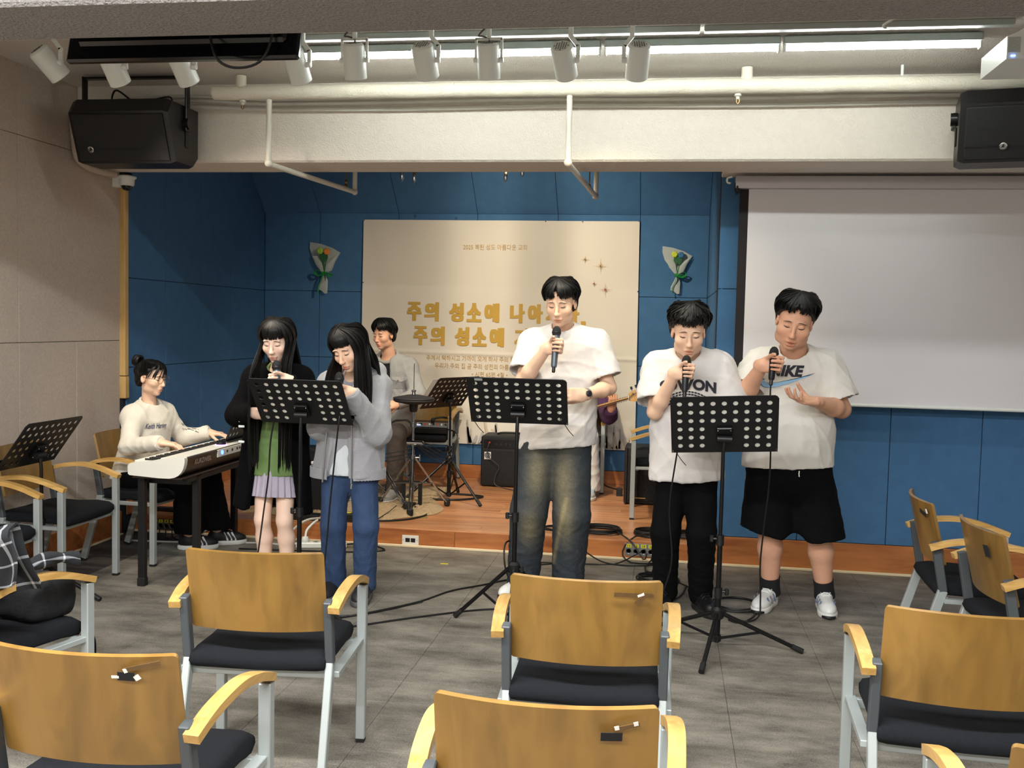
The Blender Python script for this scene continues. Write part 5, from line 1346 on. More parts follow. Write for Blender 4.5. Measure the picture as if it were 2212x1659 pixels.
def head_color(V, c, B, s, base, lip=(.80, .52, .48), blush=(1., .86, .8), mo=0.):
    L = (V - c) @ B / s; col = np.ones((len(V), 3))
    def G(x, y, z, r): return np.exp(-(((L[:, 0] - x) / r[0]) ** 2 + ((L[:, 1] - y) / r[1]) ** 2 + ((L[:, 2] - z) / r[2]) ** 2))
    def mix(w_, q): 
        nonlocal col
        col = col * (1 - w_[:, None]) + np.array(q) * w_[:, None]
    lipw = np.clip(1.6 * (G(0, .1, -.0615, (.022, .02, .0044)) + G(0, .1, -.0735 - mo, (.019, .02, .0054))), 0, 1); mix(lipw, lip)
    mix(np.clip(1.3 * G(0, .1, -.0672 - mo * .5, (.02, .02, .0016 + mo * .5)), 0, 1), (.28, .12, .11))
    for sg in (-1, 1):
        mix(.55 * G(sg * .043, .06, -.03, (.02, .04, .018)), blush)
        mix(.5 * G(sg * .08, -.005, 0, (.012, .02, .03)), (1., .78, .7))
    mix(.35 * G(0, .11, -.03, (.014, .02, .012)), (1., .8, .72))
    return col
def face_lines(parent, P, B, s, look=0., brow=.0, female=False, open_=.0):
    """lash lines and eyebrows: small separate pieces laid on the face"""
    for sg in (-1, 1):
        pts = []
        for k in range(7):
            u = k / 6 * 2 - 1
            pts.append(P(sg * (.0315 + .0148 * u), .0852 - .0035 * abs(u) ** 2 - .004 * (u > 0) * u, .0062 - .0026 * (1 - u * u) + .002 * u))
        MB().tube(pts, [.0007 * s, .0013 * s, .0017 * s, .0018 * s, .0017 * s, .0014 * s, .0007 * s], 6).build('eyelash', m_lash, parent)
        pts = []
        for k in range(7):
            u = k / 6 * 2 - 1
            pts.append(P(sg * (.033 + .019 * u), .0895 - .006 * max(0, u) ** 2 - .002, .0325 - .0015 * u - .0035 * u * u + brow))
        MB().tube(pts, [.0012 * s, .0026 * s, .003 * s, .0028 * s, .0024 * s, .0018 * s, .0006 * s], 6, flat=.7).build('eyebrow', m_brow, parent)

def lock(mb, pts, r0, r1, n=5, flat=.55):
    P = smooth_path(pts, 4); m = len(P)
    mb.tube(P, [r0 * (1 - i / (m - 1)) ** .55 + r1 * (i / (m - 1)) if i else r0 * .6 for i in range(m)], n, True, flat)
def scalp(P, az, el, lift=0.):
    """point over the skull: az 0 = forward, + = right side of the head; el 0 = ear level, 90 = crown"""
    a, e = R(az), R(el)
    return P((.078 + lift) * math.sin(a) * math.cos(e), -.012 + (.097 + lift) * math.cos(a) * math.cos(e), .036 + (.084 + lift) * math.sin(e))
# ---------------------------------------------------------------- person builder
def col(h): return np.array(lin(h))
def largest(V, Q):
    """keep the biggest connected piece"""
    lab = np.arange(len(V)); a = np.concatenate([Q[:, i] for i in range(3)]); b = np.concatenate([Q[:, i + 1] for i in range(3)])
    while True:
        m = np.minimum(lab[a], lab[b]); new = lab.copy(); np.minimum.at(new, a, m); np.minimum.at(new, b, m); new = new[new]; new = new[new]
        if (new == lab).all(): break
        lab = new
    k = np.bincount(lab).argmax(); keep = lab == k; idx = np.cumsum(keep) - 1
    return V[keep], idx[Q[keep[Q[:, 0]]]]
class Person:
    def __init__(s, label, J, fwd, skin, hs, hdir, hup=(0, 0, 1), base=None, female=False, chub=0., mo=0., thick=1., group=None):
        s.J = {k: np.array(v, float) for k, v in J.items()}; s.fwd = np.array(fwd, float) / np.linalg.norm(fwd); s.skin = skin; s.hs = hs
        s.hd = np.array(hdir, float) / np.linalg.norm(hdir); s.B = frame_from(s.hd, hup); s.female = female; s.chub = chub; s.mo = mo; s.th = thick
        s.p0 = Vector(base); s.root = thing('person', label, 'person', base)
        s.rt = np.cross(s.fwd, (0, 0, 1)); s.hands = []
    def own(s, o, parent=None):
        if parent is None: o.parent = s.root; o.location = -s.p0
        else: o.parent = parent; o.location = (0, 0, 0)
        return o
    def mb(s, mb, name, material, parent=None, sharp=40): return s.own(mb.build(name, material, None, sharp), parent)
    def P(s, x, y, z): return s.J['head'] + s.B @ (np.array([x, y, z]) * s.hs)
    def limbs(s, f):
        J = s.J; t = s.th; rn = (.046 if s.female else .056) * s.hs * (1 + s.chub * 8)
        f.cone(J['neck'], s.P(0, -.014, -.06), rn * 1.05, rn * .95, .02)
        for q in ('a', 'b'):
            f.cone(lerp(J['neck'], J['s' + q], .1) + v3(0, 0, -.045), J['s' + q] + v3(0, 0, -.045), .042, .038, .03)
            f.cone(J['s' + q] + v3(0, 0, -.03), J['e' + q], .044 * t, .039 * t, .02)
            m = lerp(J['e' + q], J['w' + q], .3); f.cone(J['e' + q], m, .0385 * t, .041 * t, .02); f.cone(m, J['w' + q], .041 * t, .0265 * t ** .5, .02)
            f.cone(J['h' + q], J['k' + q], .075 * t, .053 * t, .03)
            m = lerp(J['k' + q], J['a' + q], .32) - s.fwd * .014; f.cone(J['k' + q], m, .050 * t, .055 * t, .02); f.cone(m, J['a' + q], .055 * t, .037 * t ** .7, .02)
            f.cone(J['a' + q], J['a' + q] + v3(0, 0, -.03), .034, .03, .02)
        c = (J['sa'] + J['sb']) / 2 + v3(0, 0, -.1); pv = (J['ha'] + J['hb']) / 2 + v3(0, 0, .05)
        f.cone(c, pv, .125 * t, .125 * t, .04, 'add', (s.fwd, .68))
    def body(s, jaw=None, lip=(.80, .52, .48)):
        J = s.J; VV = []; QQ = []; CC = []; n = 0
        jaw = jaw or (.86 if s.female else 1.)
        pts = np.array([J[k] for k in J if k[0] in 'swehkan' and len(k) <= 4 and k not in ('head', 'hem')])
        def emit(f, colr=None, rl=1):
            nonlocal n
            V, Q = largest(*f.mesh())
            if rl: V = relax(V, Q, rl, .4)
            VV.append(V); QQ.append(Q + n); CC.append(np.ones((len(V), 3)) if colr is None else colr(V)); n += len(V)
        f = Field(pts.min(0) - .13, pts.max(0) + .13, .011); s.limbs(f); emit(f)
        hc = J['head']; r = .15 * s.hs
        f = Field(hc - v3(r, r, r * 1.15), hc + v3(r, r, r), .0042); s.limbs_neck(f); head_field(f, hc, s.B, s.hs, s.female, s.chub, s.mo, jaw)
        emit(f, lambda V: head_color(V, hc, s.B, s.hs, None, lip, mo=s.mo), 1)
        for q, h in zip(('a', 'b'), s.hands):
            if h is None: continue
            e, w_ = J['e' + q], J['w' + q]; lo = np.minimum(e, w_) - .06; hi = np.maximum(e, w_) + .06
            tip = w_ + np.array(h['dir']) / np.linalg.norm(h['dir']) * .2 * h.get('s', 1); lo = np.minimum(lo, tip - .09); hi = np.maximum(hi, tip + .09)
            f = Field(lo, hi, .0042); m = lerp(e, w_, .3); t = s.th
            f.cone(e, m, .0385 * t, .041 * t, .02); f.cone(m, w_, .041 * t, .0265 * t ** .5, .02); f.cone(lerp(J['s' + q], e, .7), e, .041 * t, .039 * t, .02)
            h['tips'] = hand(f, w_, h['dir'], h['palm'], h['side'], h['curl'], h.get('spread', .1), h.get('s', 1.), h.get('thumb', (.6, .5)))
            def hc_(V):
                c = np.ones((len(V), 3)); d = np.min([np.linalg.norm(V - t_, axis=1) for t_ in h['tips']], 0); w2 = np.exp(-(d / .02) ** 2)[:, None]
                return c * (1 - .35 * w2) + np.array((1., .78, .72)) * .35 * w2
            emit(f, hc_, 1)
        o = np_mesh('body', np.concatenate(VV), np.concatenate(QQ), skin_mat(s.skin), None, np.concatenate(CC))
        s.own(o); s.body_o = o
        face = face_lines_for(s)
        return o
    def limbs_neck(s, f):
        rn = (.046 if s.female else .056) * s.hs * (1 + s.chub * 8); f.cone(s.J['neck'], s.P(0, -.014, -.06), rn * 1.05, rn * .95, .02)
    # ---------------- garments
    def top(s, name, material, hem, w0=.17, w1=.2, dep=.62, sleeve=.72, sr=(.08, .092), longs=False, h=.008, fold=.006, freq=22, seed=1, neck_r=.061, pad=.012, hem_tilt=(0, 0, -1), opening=None, hood=False, vc=None, belly=0., extra=None, parent=None, cuffw=.034, drop=.1, ndrop=.0):
        J = s.J; hem = np.array(hem, float)
        pts = [J['sa'], J['sb'], hem, J['neck']] + ([J['wa'], J['wb'], J['ea'], J['eb']] if sleeve else []); pts = np.array(pts)
        lo = pts.min(0) - .3; hi = pts.max(0) + .16; lo[2] = min(hem[2] - .02, pts[:, 2].min() - .1)
        f = Field(lo, hi, h); mid = (J['sa'] + J['sb']) / 2
        f.cone(J['sa'] + v3(0, 0, -.03), J['sb'] + v3(0, 0, -.03), .06 + pad, .06 + pad, .03, 'add', (s.fwd, .95))
        for q in 'ab': f.cone(lerp(J['neck'], J['s' + q], .12) + v3(0, 0, -.03), J['s' + q] + v3(0, 0, -.022), .05 + pad, .058 + pad, .05)
        tc = mid + v3(0, 0, -drop)
        f.cone(tc, hem + (hem - tc) * .25, w0 + pad, w0 + pad + (w1 - w0) * 1.25, .06, 'add', (s.fwd, dep))
        if belly: f.ell(lerp(tc, hem, .62) + s.fwd * .05, (w1 * .9, .10 + belly, .2), np.stack([s.rt, s.fwd, v3(0, 0, 1)], 1), .06)
        if extra: extra(f)
        f.cut(hem, hem_tilt)
        f.cone(J['neck'] + v3(0, 0, -.012 - ndrop) + s.fwd * .012, s.P(0, 0, -.03), neck_r, neck_r * .95, .012, 'sub')
        if opening: opening(f)
        if sleeve:
            for q in 'ab':
                g = Field(lo, hi, h); S_, E_, W_ = J['s' + q] + v3(0, 0, -.02), J['e' + q], J['w' + q]
                if not longs:
                    e = lerp(S_, E_, sleeve + .25); g.cone(S_, e, sr[0] + pad * .3, sr[1] + (sr[1] - sr[0]) * .3, .02)
                    c = lerp(S_, E_, sleeve); d = E_ - S_; g.cut(c, d)
                    g.cone(lerp(S_, E_, sleeve - .2), lerp(S_, E_, sleeve + .3), sr[1] - .02, sr[1] - .008, .0, 'sub')
                else:
                    g.cone(S_, E_, sr[0] + pad * .3, sr[1], .02); g.cone(E_, W_, sr[1], cuffw + .012, .03); g.cone(lerp(E_, W_, .8), W_, cuffw + .01, cuffw, .01)
                    d = W_ - E_; g.cut(W_, d); g.cone(lerp(E_, W_, .8), W_ + d * .1, cuffw - .01, cuffw - .006, 0, 'sub')
                k = .035; hh = np.clip(.5 + .5 * (f.F - g.F) / k, 0, 1); f.F = f.F + (g.F - f.F) * hh - k * hh * (1 - hh)
        V, Q = f.mesh(); V = relax(V, Q, 2, .4); N = vnormals(V, Q)
        V = V + N * folds(V, fold, freq, seed)[:, None]
        c = None
        if vc: c = vc(V)
        o = s.own(np_mesh(name, V, Q, material, None, c), parent)
        if sleeve and longs:
            for q in 'ab':
                W_ = J['w' + q]; d = W_ - J['e' + q]; d /= np.linalg.norm(d); c_ = cuffw + .003
                s.own(MB().tube([W_ - d * .048, W_ - d * .044, W_ - d * .004, W_ + d * .003, W_ + d * .001], [c_ - .006, c_ + .003, c_ + .001, c_ - .003, c_ - .012], 20, False).build('cuff', material), o)
        return o
    def collar(s, material, r, parent, tube=.008, ndrop=.0, dep=.92):
        ax = s.P(0, 0, -.03) - s.J['neck']; ax = ax / np.linalg.norm(ax); c = s.J['neck'] + v3(0, 0, .0 - ndrop) + s.fwd * .014
        u = s.rt; v = np.cross(ax, u); v /= np.linalg.norm(v)
        pts = []
        for k in range(28):
            a = 2 * math.pi * k / 28; f_ = math.sin(a)
            p = c + u * math.cos(a) * r + v * f_ * r * dep
            fr = (p - c) @ s.fwd; p = p + v3(0, 0, -.42 * max(0, fr) + .1 * max(0, -fr)); pts.append(p)
        o = MB().tube(pts, tube, 8, closed=True, flat=1.).build('collar', material, None)
        return s.own(o, parent)
    def pants(s, material, wz, rad=(.105, .088, .075), ankle=.0, h=.009, fold=.008, freq=26, seed=3, name='trousers', vc=None, flare=0., pel=.15, cutz=None, dep=.72):
        J = s.J; pts = np.array([J[k] for k in ('ha', 'hb', 'ka', 'kb', 'aa', 'ab')]); lo = pts.min(0) - .16; hi = pts.max(0) + .2; hi[2] = wz + .03
        f = Field(lo, hi, h); pv = (J['ha'] + J['hb']) / 2
        f.cone(pv + v3(0, 0, -.02), v3(pv[0], pv[1], max(wz, pv[2] + .02)), pel, pel * .95, .03, 'add', (s.fwd, dep))
        for q in 'ab':
            f.cone(J['h' + q], J['k' + q], rad[0], rad[1], .03)
            f.cone(J['k' + q], J['a' + q], rad[1], rad[2], .02)
        f.cut((0, 0, wz), (0, 0, 1))
        z1 = (min(J['aa'][2], J['ab'][2]) + ankle) if cutz is None else cutz
        f.cut((0, 0, z1), (0, 0, -1))
        V, Q = f.mesh(); V = relax(V, Q, 2, .4); N = vnormals(V, Q); low = np.clip((J['ka'][2] - V[:, 2]) / .3, 0, 1) * .7 + .5
        V = V + N * (folds(V, fold, freq, seed, 1.3) * low)[:, None]
        return s.own(np_mesh(name, V, Q, material, None, vc(V) if vc else None))
    def shoe(s, q, toe, m_up, m_sole, L=.275, style=None, hgt=.075, lace=None):
        a = s.J['a' + q].copy(); t = np.array(toe, float); t = t - v3(0, 0, t @ v3(0, 0, 1)) if len(t) == 3 else v3(t[0], t[1], 0)
        z0 = s.p0.z; d = t / np.linalg.norm(t); sd = np.cross(d, (0, 0, 1)); hl = v3(a[0], a[1], z0) - d * .065
        B = np.stack([sd, d, v3(0, 0, 1)], 1)
        f = Field(hl - .08 - np.abs(d) * .02, hl + v3(.08, .08, .17) + np.maximum(0, d * L) , .0055)
        lo = np.minimum(hl, hl + d * L) - .09; hi = np.maximum(hl, hl + d * L) + .09; lo[2] = z0 - .01; hi[2] = z0 + .16
        f = Field(lo, hi, .0055)
        f.ell(hl + d * .07 + v3(0, 0, .055), (.037, .075, .055), B, .02); f.ell(hl + d * (L - .085) + v3(0, 0, .04), (.046, .088, .036), B, .03)
        f.cone(hl + d * .06 + v3(0, 0, .075), hl + d * (L - .06) + v3(0, 0, .04), .04, .036, .02); f.cone(hl + d * .06 + v3(0, 0, .06), hl + d * .065 + v3(0, 0, .115), .042, .041, .02)
        f.cut((0, 0, z0 + .012), (0, 0, -1)); f.cone(hl + d * .065 + v3(0, 0, .09), hl + d * .065 + v3(0, 0, .16), .033, .035, .004, 'sub')
        f.cut((0, 0, z0 + .118), (0, 0, 1))
        V, Q = f.mesh(); V = relax(V, Q, 1, .4); up_ = s.own(np_mesh('shoe', V, Q, m_up))
        g = Field(lo, hi, .0055); g.ell(hl + d * .07 + v3(0, 0, .018), (.041, .08, .05), B, .02); g.ell(hl + d * (L - .085) + v3(0, 0, .018), (.05, .092, .05), B, .03); g.cone(hl + d * .06 + v3(0, 0, .018), hl + d * (L - .07) + v3(0, 0, .018), .038, .046, .02)
        g.cut((0, 0, z0 + .032), (0, 0, 1)); g.cut((0, 0, z0 + .0005), (0, 0, -1)); V, Q = g.mesh(); s.own(np_mesh('sole', V, Q, m_sole), up_)
        if lace is not None:
            for k in range(5):
                c = hl + d * (.115 + k * .019) + v3(0, 0, .112 - k * .0095); MB_ = MB().tube([c - sd * .026 - v3(0, 0, .012), c - sd * .012 + v3(0, 0, .003), c + sd * .012 + v3(0, 0, .003), c + sd * .026 - v3(0, 0, .012)], .0032, 6); s.own(MB_.build('lace', lace), up_)
        if style == 'stripes':
            for sg in (-1, 1):
                for k in range(3):
                    c = hl + d * (.10 + k * .026); s.own(MB().bar(c + sd * sg * .0475 + v3(0, 0, .034) + d * .028, c + sd * sg * .034 + v3(0, 0, .088) - d * .0, .004, .011).build('side_stripe', mat('shoe_white', '#dcdcda', .5)), up_)
        if style and 'toe' in style:
            g = Field(lo, hi, .0055); g.ell(hl + d * (L - .07) + v3(0, 0, .012), (.047, .082, .03), B, .02); g.cut(hl + d * (L - .028), -d); g.cut((0, 0, z0 + .003), (0, 0, -1)); V, Q = g.mesh(); s.own(np_mesh('toe_cap', V, Q, mat('toe_black', '#101012', .6)), up_)
        if style and 'runner' in style:
            for sg in (-1, 1):
                for k in range(4):
                    c = hl + d * (.05 + k * .05); s.own(MB().bar(c + sd * sg * .045 + v3(0, 0, .036), c + sd * sg * .036 + v3(0, 0, .082) + d * .03, .003, .009).build('side_panel', mat(('runner_grey', 'runner_blue')[k % 2], ('#8e9298', '#6f86b4')[k % 2], .5)), up_)
        return up_
    def hair_cap(s, lift=.014, face=(.0, .105, -.03), fr=(.064, .07, .07), nape=-.075, material=None):
        hc = s.J['head']; r = .17 * s.hs; f = Field(hc - r, hc + r, .006)
        L = lift
        f.ell(s.P(0, -.014, .038), [(a + L) * s.hs for a in (.0755, .094, .081)], s.B, .01); f.ell(s.P(0, -.045, -.01), [(a + L * .8) * s.hs for a in (.068, .06, .075)], s.B, .02)
        f.ell(s.P(*face), [a * s.hs for a in fr], s.B, .012, 'sub')
        for sg in (-1, 1): f.ell(s.P(sg * .085, .0, -.012), [a * s.hs for a in (.03, .03, .034)], s.B, .01, 'sub')
        f.cut(s.P(0, 0, nape), -s.B[:, 2]); f.cut(s.P(0, .058, .082), s.B[:, 1] * .75 - s.B[:, 2] * .65, .01)
        V, Q = f.mesh(); V = relax(V, Q, 1)
        return s.own(np_mesh('hair', V, Q, material or m_hair))
    def decal(s, garment, me, origin, xd, yd, material, name, off=.0035, cuts=1, direction=None):
        """flat print laid on a garment: every point is dropped onto the cloth"""
        bm = bmesh.new(); bm.from_mesh(me)
        if cuts: bmesh.ops.subdivide_edges(bm, edges=bm.edges[:], cuts=cuts, use_grid_fill=True)
        bmesh.ops.triangulate(bm, faces=bm.faces[:])
        gv = np.empty(len(garment.data.vertices) * 3, np.float32); garment.data.vertices.foreach_get('co', gv); gv = gv.reshape(-1, 3)
        tree = BVHTree.FromPolygons([Vector(v) for v in gv], [tuple(p.vertices) for p in garment.data.polygons])
        X = Vector(xd).normalized(); Y = Vector(yd).normalized(); O = Vector(origin); D = Vector(direction) if direction is not None else -Vector(s.fwd)
        D.normalize()
        for v in bm.verts:
            p = O + X * v.co.x + Y * v.co.y; hit = tree.ray_cast(p - D * .3, D, .7)
            v.co = (hit[0] - D * off) if hit[0] is not None else p
        m2 = bpy.data.meshes.new(name); bm.to_mesh(m2); bm.free()
        o = s.own(link(name, m2, material), garment); o['kind'] = 'stuff'
        return o
def face_lines_for(s):
    n0 = len(s.root.children); dummy = s.root
    before = set(bpy.data.objects)
    face_lines(None, s.P, s.B, s.hs, female=s.female)
    for o in [o for o in bpy.data.objects if o not in before]: s.own(o, s.body_o)
def flat_mesh(polys, w_=None):
    """polygons (lists of xy) -> mesh in the xy plane"""
    me = bpy.data.meshes.new('print'); V = []; F = []
    for p in polys:
        F.append(tuple(range(len(V), len(V) + len(p)))); V += [(x, y, 0) for x, y in p]
    me.from_pydata(V, [], F); return me
def fit_text(txt, width, height, bold=0., shear=0., arch=0.):
    me = text_mesh(txt, 1., bold, shear=shear); xs = [v.co.x for v in me.vertices]; ys = [v.co.y for v in me.vertices]
    cx, cy = (max(xs) + min(xs)) / 2, (max(ys) + min(ys)) / 2; sx, sy = width / (max(xs) - min(xs)), height / (max(ys) - min(ys))
    for v in me.vertices:
        x = (v.co.x - cx) * sx; v.co = (x, (v.co.y - cy) * sy - arch * (2 * x / width) ** 2, 0)
    return me
def hair_locks(s, spec, seed, n, material=None, name='hair_locks', r0=.011, r1=.002):
    """spec(rng) -> list of head-space or world points"""
    rng = random.Random(seed); mb = MB()
    for i in range(n):
        L = spec(rng, i / n)
        if L: lock(mb, [Vector(p) for p in L[0]], L[1] if len(L) > 1 else r0 * s.hs, r1 * s.hs, 5)
    o = mb.build(name, material or m_hair, None, 60); o['kind'] = 'stuff'
    return s.own(o, s.hair)
def mic(top, bottom, label, handle='#4b5660', cable_pts=None, wireless=False):
    """handheld microphone: ball head at `top`, tail at `bottom`"""
    T = Vector(top); Bt = Vector(bottom); d = (Bt - T).normalized(); L = (Bt - T).length
    t = thing('microphone', label, 'microphone', T, 0, 'handheld microphones'); q = Vector((0, 0, -1)).rotation_difference(d).to_matrix()
    MB().lathe([(0, .004), (.012, .0), (.021, -.012), (.0245, -.026), (.0235, -.04), (.02, -.052), (0, -.052)], (0, 0, 0), 20, q).build('grille_ball', mat('mic_mesh', '#1b1c1f', .45, metal=.4, var=.5, vs=500, bump=.8, bs=600), t)
    MB().lathe([(.0235, -.03), (.0258, -.032), (.0258, -.037), (.0235, -.039)], (0, 0, 0), 20, q).build('ring', m_black, t)
    MB().lathe([(.02, -.05), (.0205, -.06), (.0185, -.09), (.0165, -L + .04), (.014, -L + .03), (0, -L + .03)], (0, 0, 0), 20, q).build('handle', mat('mic_' + handle[1:], handle, .4, metal=.5), t)
    MB().lathe([(.0095, -L + .032), (.0095, -L + .004), (.006, -L), (0, -L)], (0, 0, 0), 12, q).build('tail', m_black, t)
    return t
# ================================================================ THE PEOPLE
m_tee = mat('white_cotton', '#cfcbc8', .85, var=.04, vs=14, bump=.5, bs=30, sheen=.2)
m_tee2 = mat('offwhite_cotton', '#d0ccc4', .85, var=.04, vs=14, bump=.5, bs=30, sheen=.2)
m_ink = mat('navy_print', '#20202c', .8)
m_blackcloth = mat('black_cloth', '#08080a', .9, var=.25, vs=40, bump=.4, bs=90, spec=.12)
GRIP = ((62, 70, 40), (66, 74, 42), (68, 76, 42), (70, 76, 42))
def up_axis(a, b): v = np.array(a) - np.array(b); return v / np.linalg.norm(v)
def grip_hand(mt, mb_, at, reach, side):
    """hand closed around a mic: `at` along the shaft (0 head..1 tail); reach = horizontal direction wrist->mic.
    returns wrist position and hand frame: fingers run along reach and curl round the shaft"""
    mt, mb_ = np.array(mt, float), np.array(mb_, float); p = lerp(mt, mb_, at); ax = up_axis(mt, mb_); r = np.array(reach, float); r -= ax * (r @ ax); r /= np.linalg.norm(r)
    pal = np.cross(r, ax) * side            # out of the palm
    w_ = p - r * .062 - pal * .022
    return w_, dict(dir=r, palm=pal, side=1, curl=GRIP, thumb=(.25, .95), spread=.03)
def part_hair(s, rng, u, part=0., fringe=16, side=-8, back=-38, gap=6, lift=.018, curl=.0):
    """swept locks starting at a parting on the crown and falling to fringe, sides and back"""
    az = -180 + 360 * u + rng.uniform(-7, 7)
    if abs(az) > 180: az -= 360 * math.copysign(1, az)
    aa = abs(az)
    if aa < 75: el = fringe + rng.uniform(-7, 8) + max(0, 14 - aa) * (1.6 if gap else 0)
    elif aa < 115: el = side + rng.uniform(-6, 6)
    else: el = back + rng.uniform(-6, 6)
    sg = 1 if az >= 0 else -1
    if gap and aa < gap: az = sg * (gap + rng.uniform(0, 6)); aa = abs(az)
    L = lift + rng.uniform(-.006, .007)
    p0 = scalp(s.P, part - sg * (30 if aa < 100 else 10), 86, L)
    p1 = scalp(s.P, part * .6 + az * .55, 68, L + .006); p2 = scalp(s.P, az * .85, 46, L + .007); p3 = scalp(s.P, az, (46 + el) / 2, L + .004); p4 = scalp(s.P, az + rng.uniform(-8, 8) * (1 + curl), el, L * .55)
    return [p0, p1, p2, p3, p4], rng.uniform(.0065, .011) * s.hs

# ---- tallest singer
TALL = dict(head=(-.594, 5.50, 1.667), neck=(-.588, 5.60, 1.535), sa=(-.757, 5.60, 1.46), sb=(-.407, 5.60, 1.469), ea=(-.798, 5.48, 1.232), wa=(-.652, 5.36, 1.373), eb=(-.32, 5.56, 1.207), wb=(-.441, 5.36, 1.177), ha=(-.70, 5.60, .9), hb=(-.525, 5.60, .9), ka=(-.752, 5.54, .49), kb=(-.508, 5.54, .48), aa=(-.786, 5.62, .085), ab=(-.529, 5.62, .085))
mt, mb_ = v3(-.597, 5.355, 1.54), v3(-.603, 5.29, 1.295)
wr, hd_ = grip_hand(mt, mb_, .43, (.75, -.35, 0), 1)
TALL['wa'] = tuple(wr)
p = Person('tall young man in a white tee and faded dark jeans singing into a microphone', TALL, (-.08, -1, 0), 'fair', 1.02, (-.16, -1, -.34), base=(-.65, 5.6, 0))
p.hands = [hd_, dict(dir=(-.8, -.55, .02), palm=(-.35, .45, -.1), side=-1, curl=((58, 70, 40), (62, 74, 40), (66, 74, 40), (68, 74, 40)), thumb=(.2, .8), spread=.02)]
p.body()
tee = p.top('tee_shirt', m_tee, (-.603, 5.585, .862), w0=.185, w1=.212, sleeve=.78, sr=(.082, .096), hem_tilt=(.1, 0, -1), fold=.010, seed=4)
p.collar(m_tee, .0665, tee, .0095)
def jean_fade(V):
    c = np.ones((len(V), 3)) * np.array(lin('#2b3238')); f = np.zeros(len(V)); fr = np.clip((5.6 - V[:, 1]) / .05, 0, 1)
    for (x, z, rx, rz) in ((-.70, .72, .055, .13), (-.55, .70, .055, .15), (-.735, .42, .05, .09), (-.53, .46, .04, .12)):
        f += np.exp(-((V[:, 0] - x) / rx) ** 2 - ((V[:, 2] - z) / rz) ** 2) * fr
    streak = np.exp(-((V[:, 0] - (-.60 + .20 * (V[:, 2] - .25))) / .012) ** 2) * (V[:, 2] < .6) * (V[:, 2] > .2) * fr
    f = np.clip(f * .6 + streak * .6, 0, 1)[:, None]
    nz = .85 + .3 * np.random.RandomState(3).rand(len(V))[:, None]
    return (c * (1 - f) + np.array(lin('#877c5c')) * f) * nz
p.pants(mat('washed_denim', '#ffffff', .8, var=.12, vs=90, bump=.5, bs=140, vcol=True), .90, (.114, .106, .094), -.065, seed=6, vc=jean_fade, pel=.158, name='jeans')
p.shoe('a', (-.55, -1, 0), mat('shoe_white', '#dcdcda', .5), mat('sole_black', '#141416', .6), lace=m_white)
p.shoe('b', (.25, -1, 0), mat('shoe_white', '#dcdcda', .5), mat('sole_black', '#141416', .6), lace=m_white)
p.hair = p.hair_cap(.016, face=(0, .112, -.03), fr=(.06, .075, .082))
hair_locks(p, lambda r, u: part_hair(p, r, u, 4, 14, -10, -36, 7, .02), 3, 300)
w_ = v3(*TALL['wb']); d_ = w_ - v3(*TALL['eb']); d_ /= np.linalg.norm(d_); c_ = w_ - d_ * .022
wt_ = thing('wristwatch', 'silver wristwatch on the tallest singer', 'watch', Vector(c_)); q_ = Vector((0, 0, 1)).rotation_difference(Vector(d_)).to_matrix()
MB().lathe([(.0305, -.009), (.033, -.009), (.033, .009), (.0305, .009), (.0305, -.009)], (0, 0, 0), 24, q_).build('band', mat('watch_band', '#8d8d92', .4, metal=.6), wt_)
MB().lathe([(0, 0), (.017, 0), (.017, .008), (.014, .010), (0, .010)], Vector((.012, -.029, .006)), 20, Vector((0, 0, 1)).rotation_difference(Vector((.4, -.9, .2))).to_matrix()).build('watch_case', m_black, wt_)
mic(mt, mb_, 'grey wireless microphone held by the tallest singer', '#5a636b')

# ---- boy in the college tee
BOY = dict(head=(.101, 5.42, 1.526), neck=(.105, 5.52, 1.385), sa=(-.052, 5.53, 1.352), sb=(.27, 5.53, 1.36), ea=(-.064, 5.42, 1.093), wa=(.042, 5.28, 1.274), eb=(.345, 5.50, 1.11), wb=(.255, 5.30, 1.0), ha=(.05, 5.52, .8), hb=(.196, 5.52, .8), ka=(.014, 5.46, .44), kb=(.208, 5.46, .44), aa=(.024, 5.54, .085), ab=(.216, 5.54, .085))
mt, mb_ = v3(.094, 5.27, 1.405), v3(.088, 5.215, 1.19)
wr, hd_ = grip_hand(mt, mb_, .38, (.8, -.3, 0), 1); BOY['wa'] = tuple(wr)
p = Person('boy in a white college tee and black trousers singing into a microphone', BOY, (.02, -1, 0), 'fair', 1.1, (.06, -1, -.36), base=(.12, 5.52, 0), mo=.002)
p.hands = [hd_, dict(dir=(-.6, -.5, -.25), palm=(-.5, .5, .2), side=-1, curl=(25, 30, 20))]
p.body(jaw=1.05)
tee = p.top('tee_shirt', m_tee, (.116, 5.50, .722), w0=.185, w1=.195, sleeve=.8, sr=(.088, .108), fold=.010, seed=9, neck_r=.064, hem_tilt=(.03, 0, -1))
p.collar(m_tee, .069, tee, .0095)
p.pants(m_blackcloth, .84, (.092, .08, .068), -.06, seed=8)
X_ = v3(1, .02, 0)
p.decal(tee, fit_text('SUWON', .30, .06, .05, arch=.018), (.11, 5.3, 1.25), X_, (0, .12, 1), m_ink, 'lettering')
st_ = []
for r_, y0, n_ in ((.12, .0, 15), (.12, .016, 15), (.115, .032, 14), (.10, .046, 12)):
    for k in range(n_):
        x0 = -r_ + 2 * r_ * k / n_ + .0015; x1 = -r_ + 2 * r_ * (k + 1) / n_ - .0015; cv = lambda x: -.35 * x * x / .12
        st_.append([(x0, y0 + cv(x0)), (x1, y0 + cv(x1)), (x1, y0 + cv(x1) + .0085), (x0, y0 + cv(x0) + .0085)])
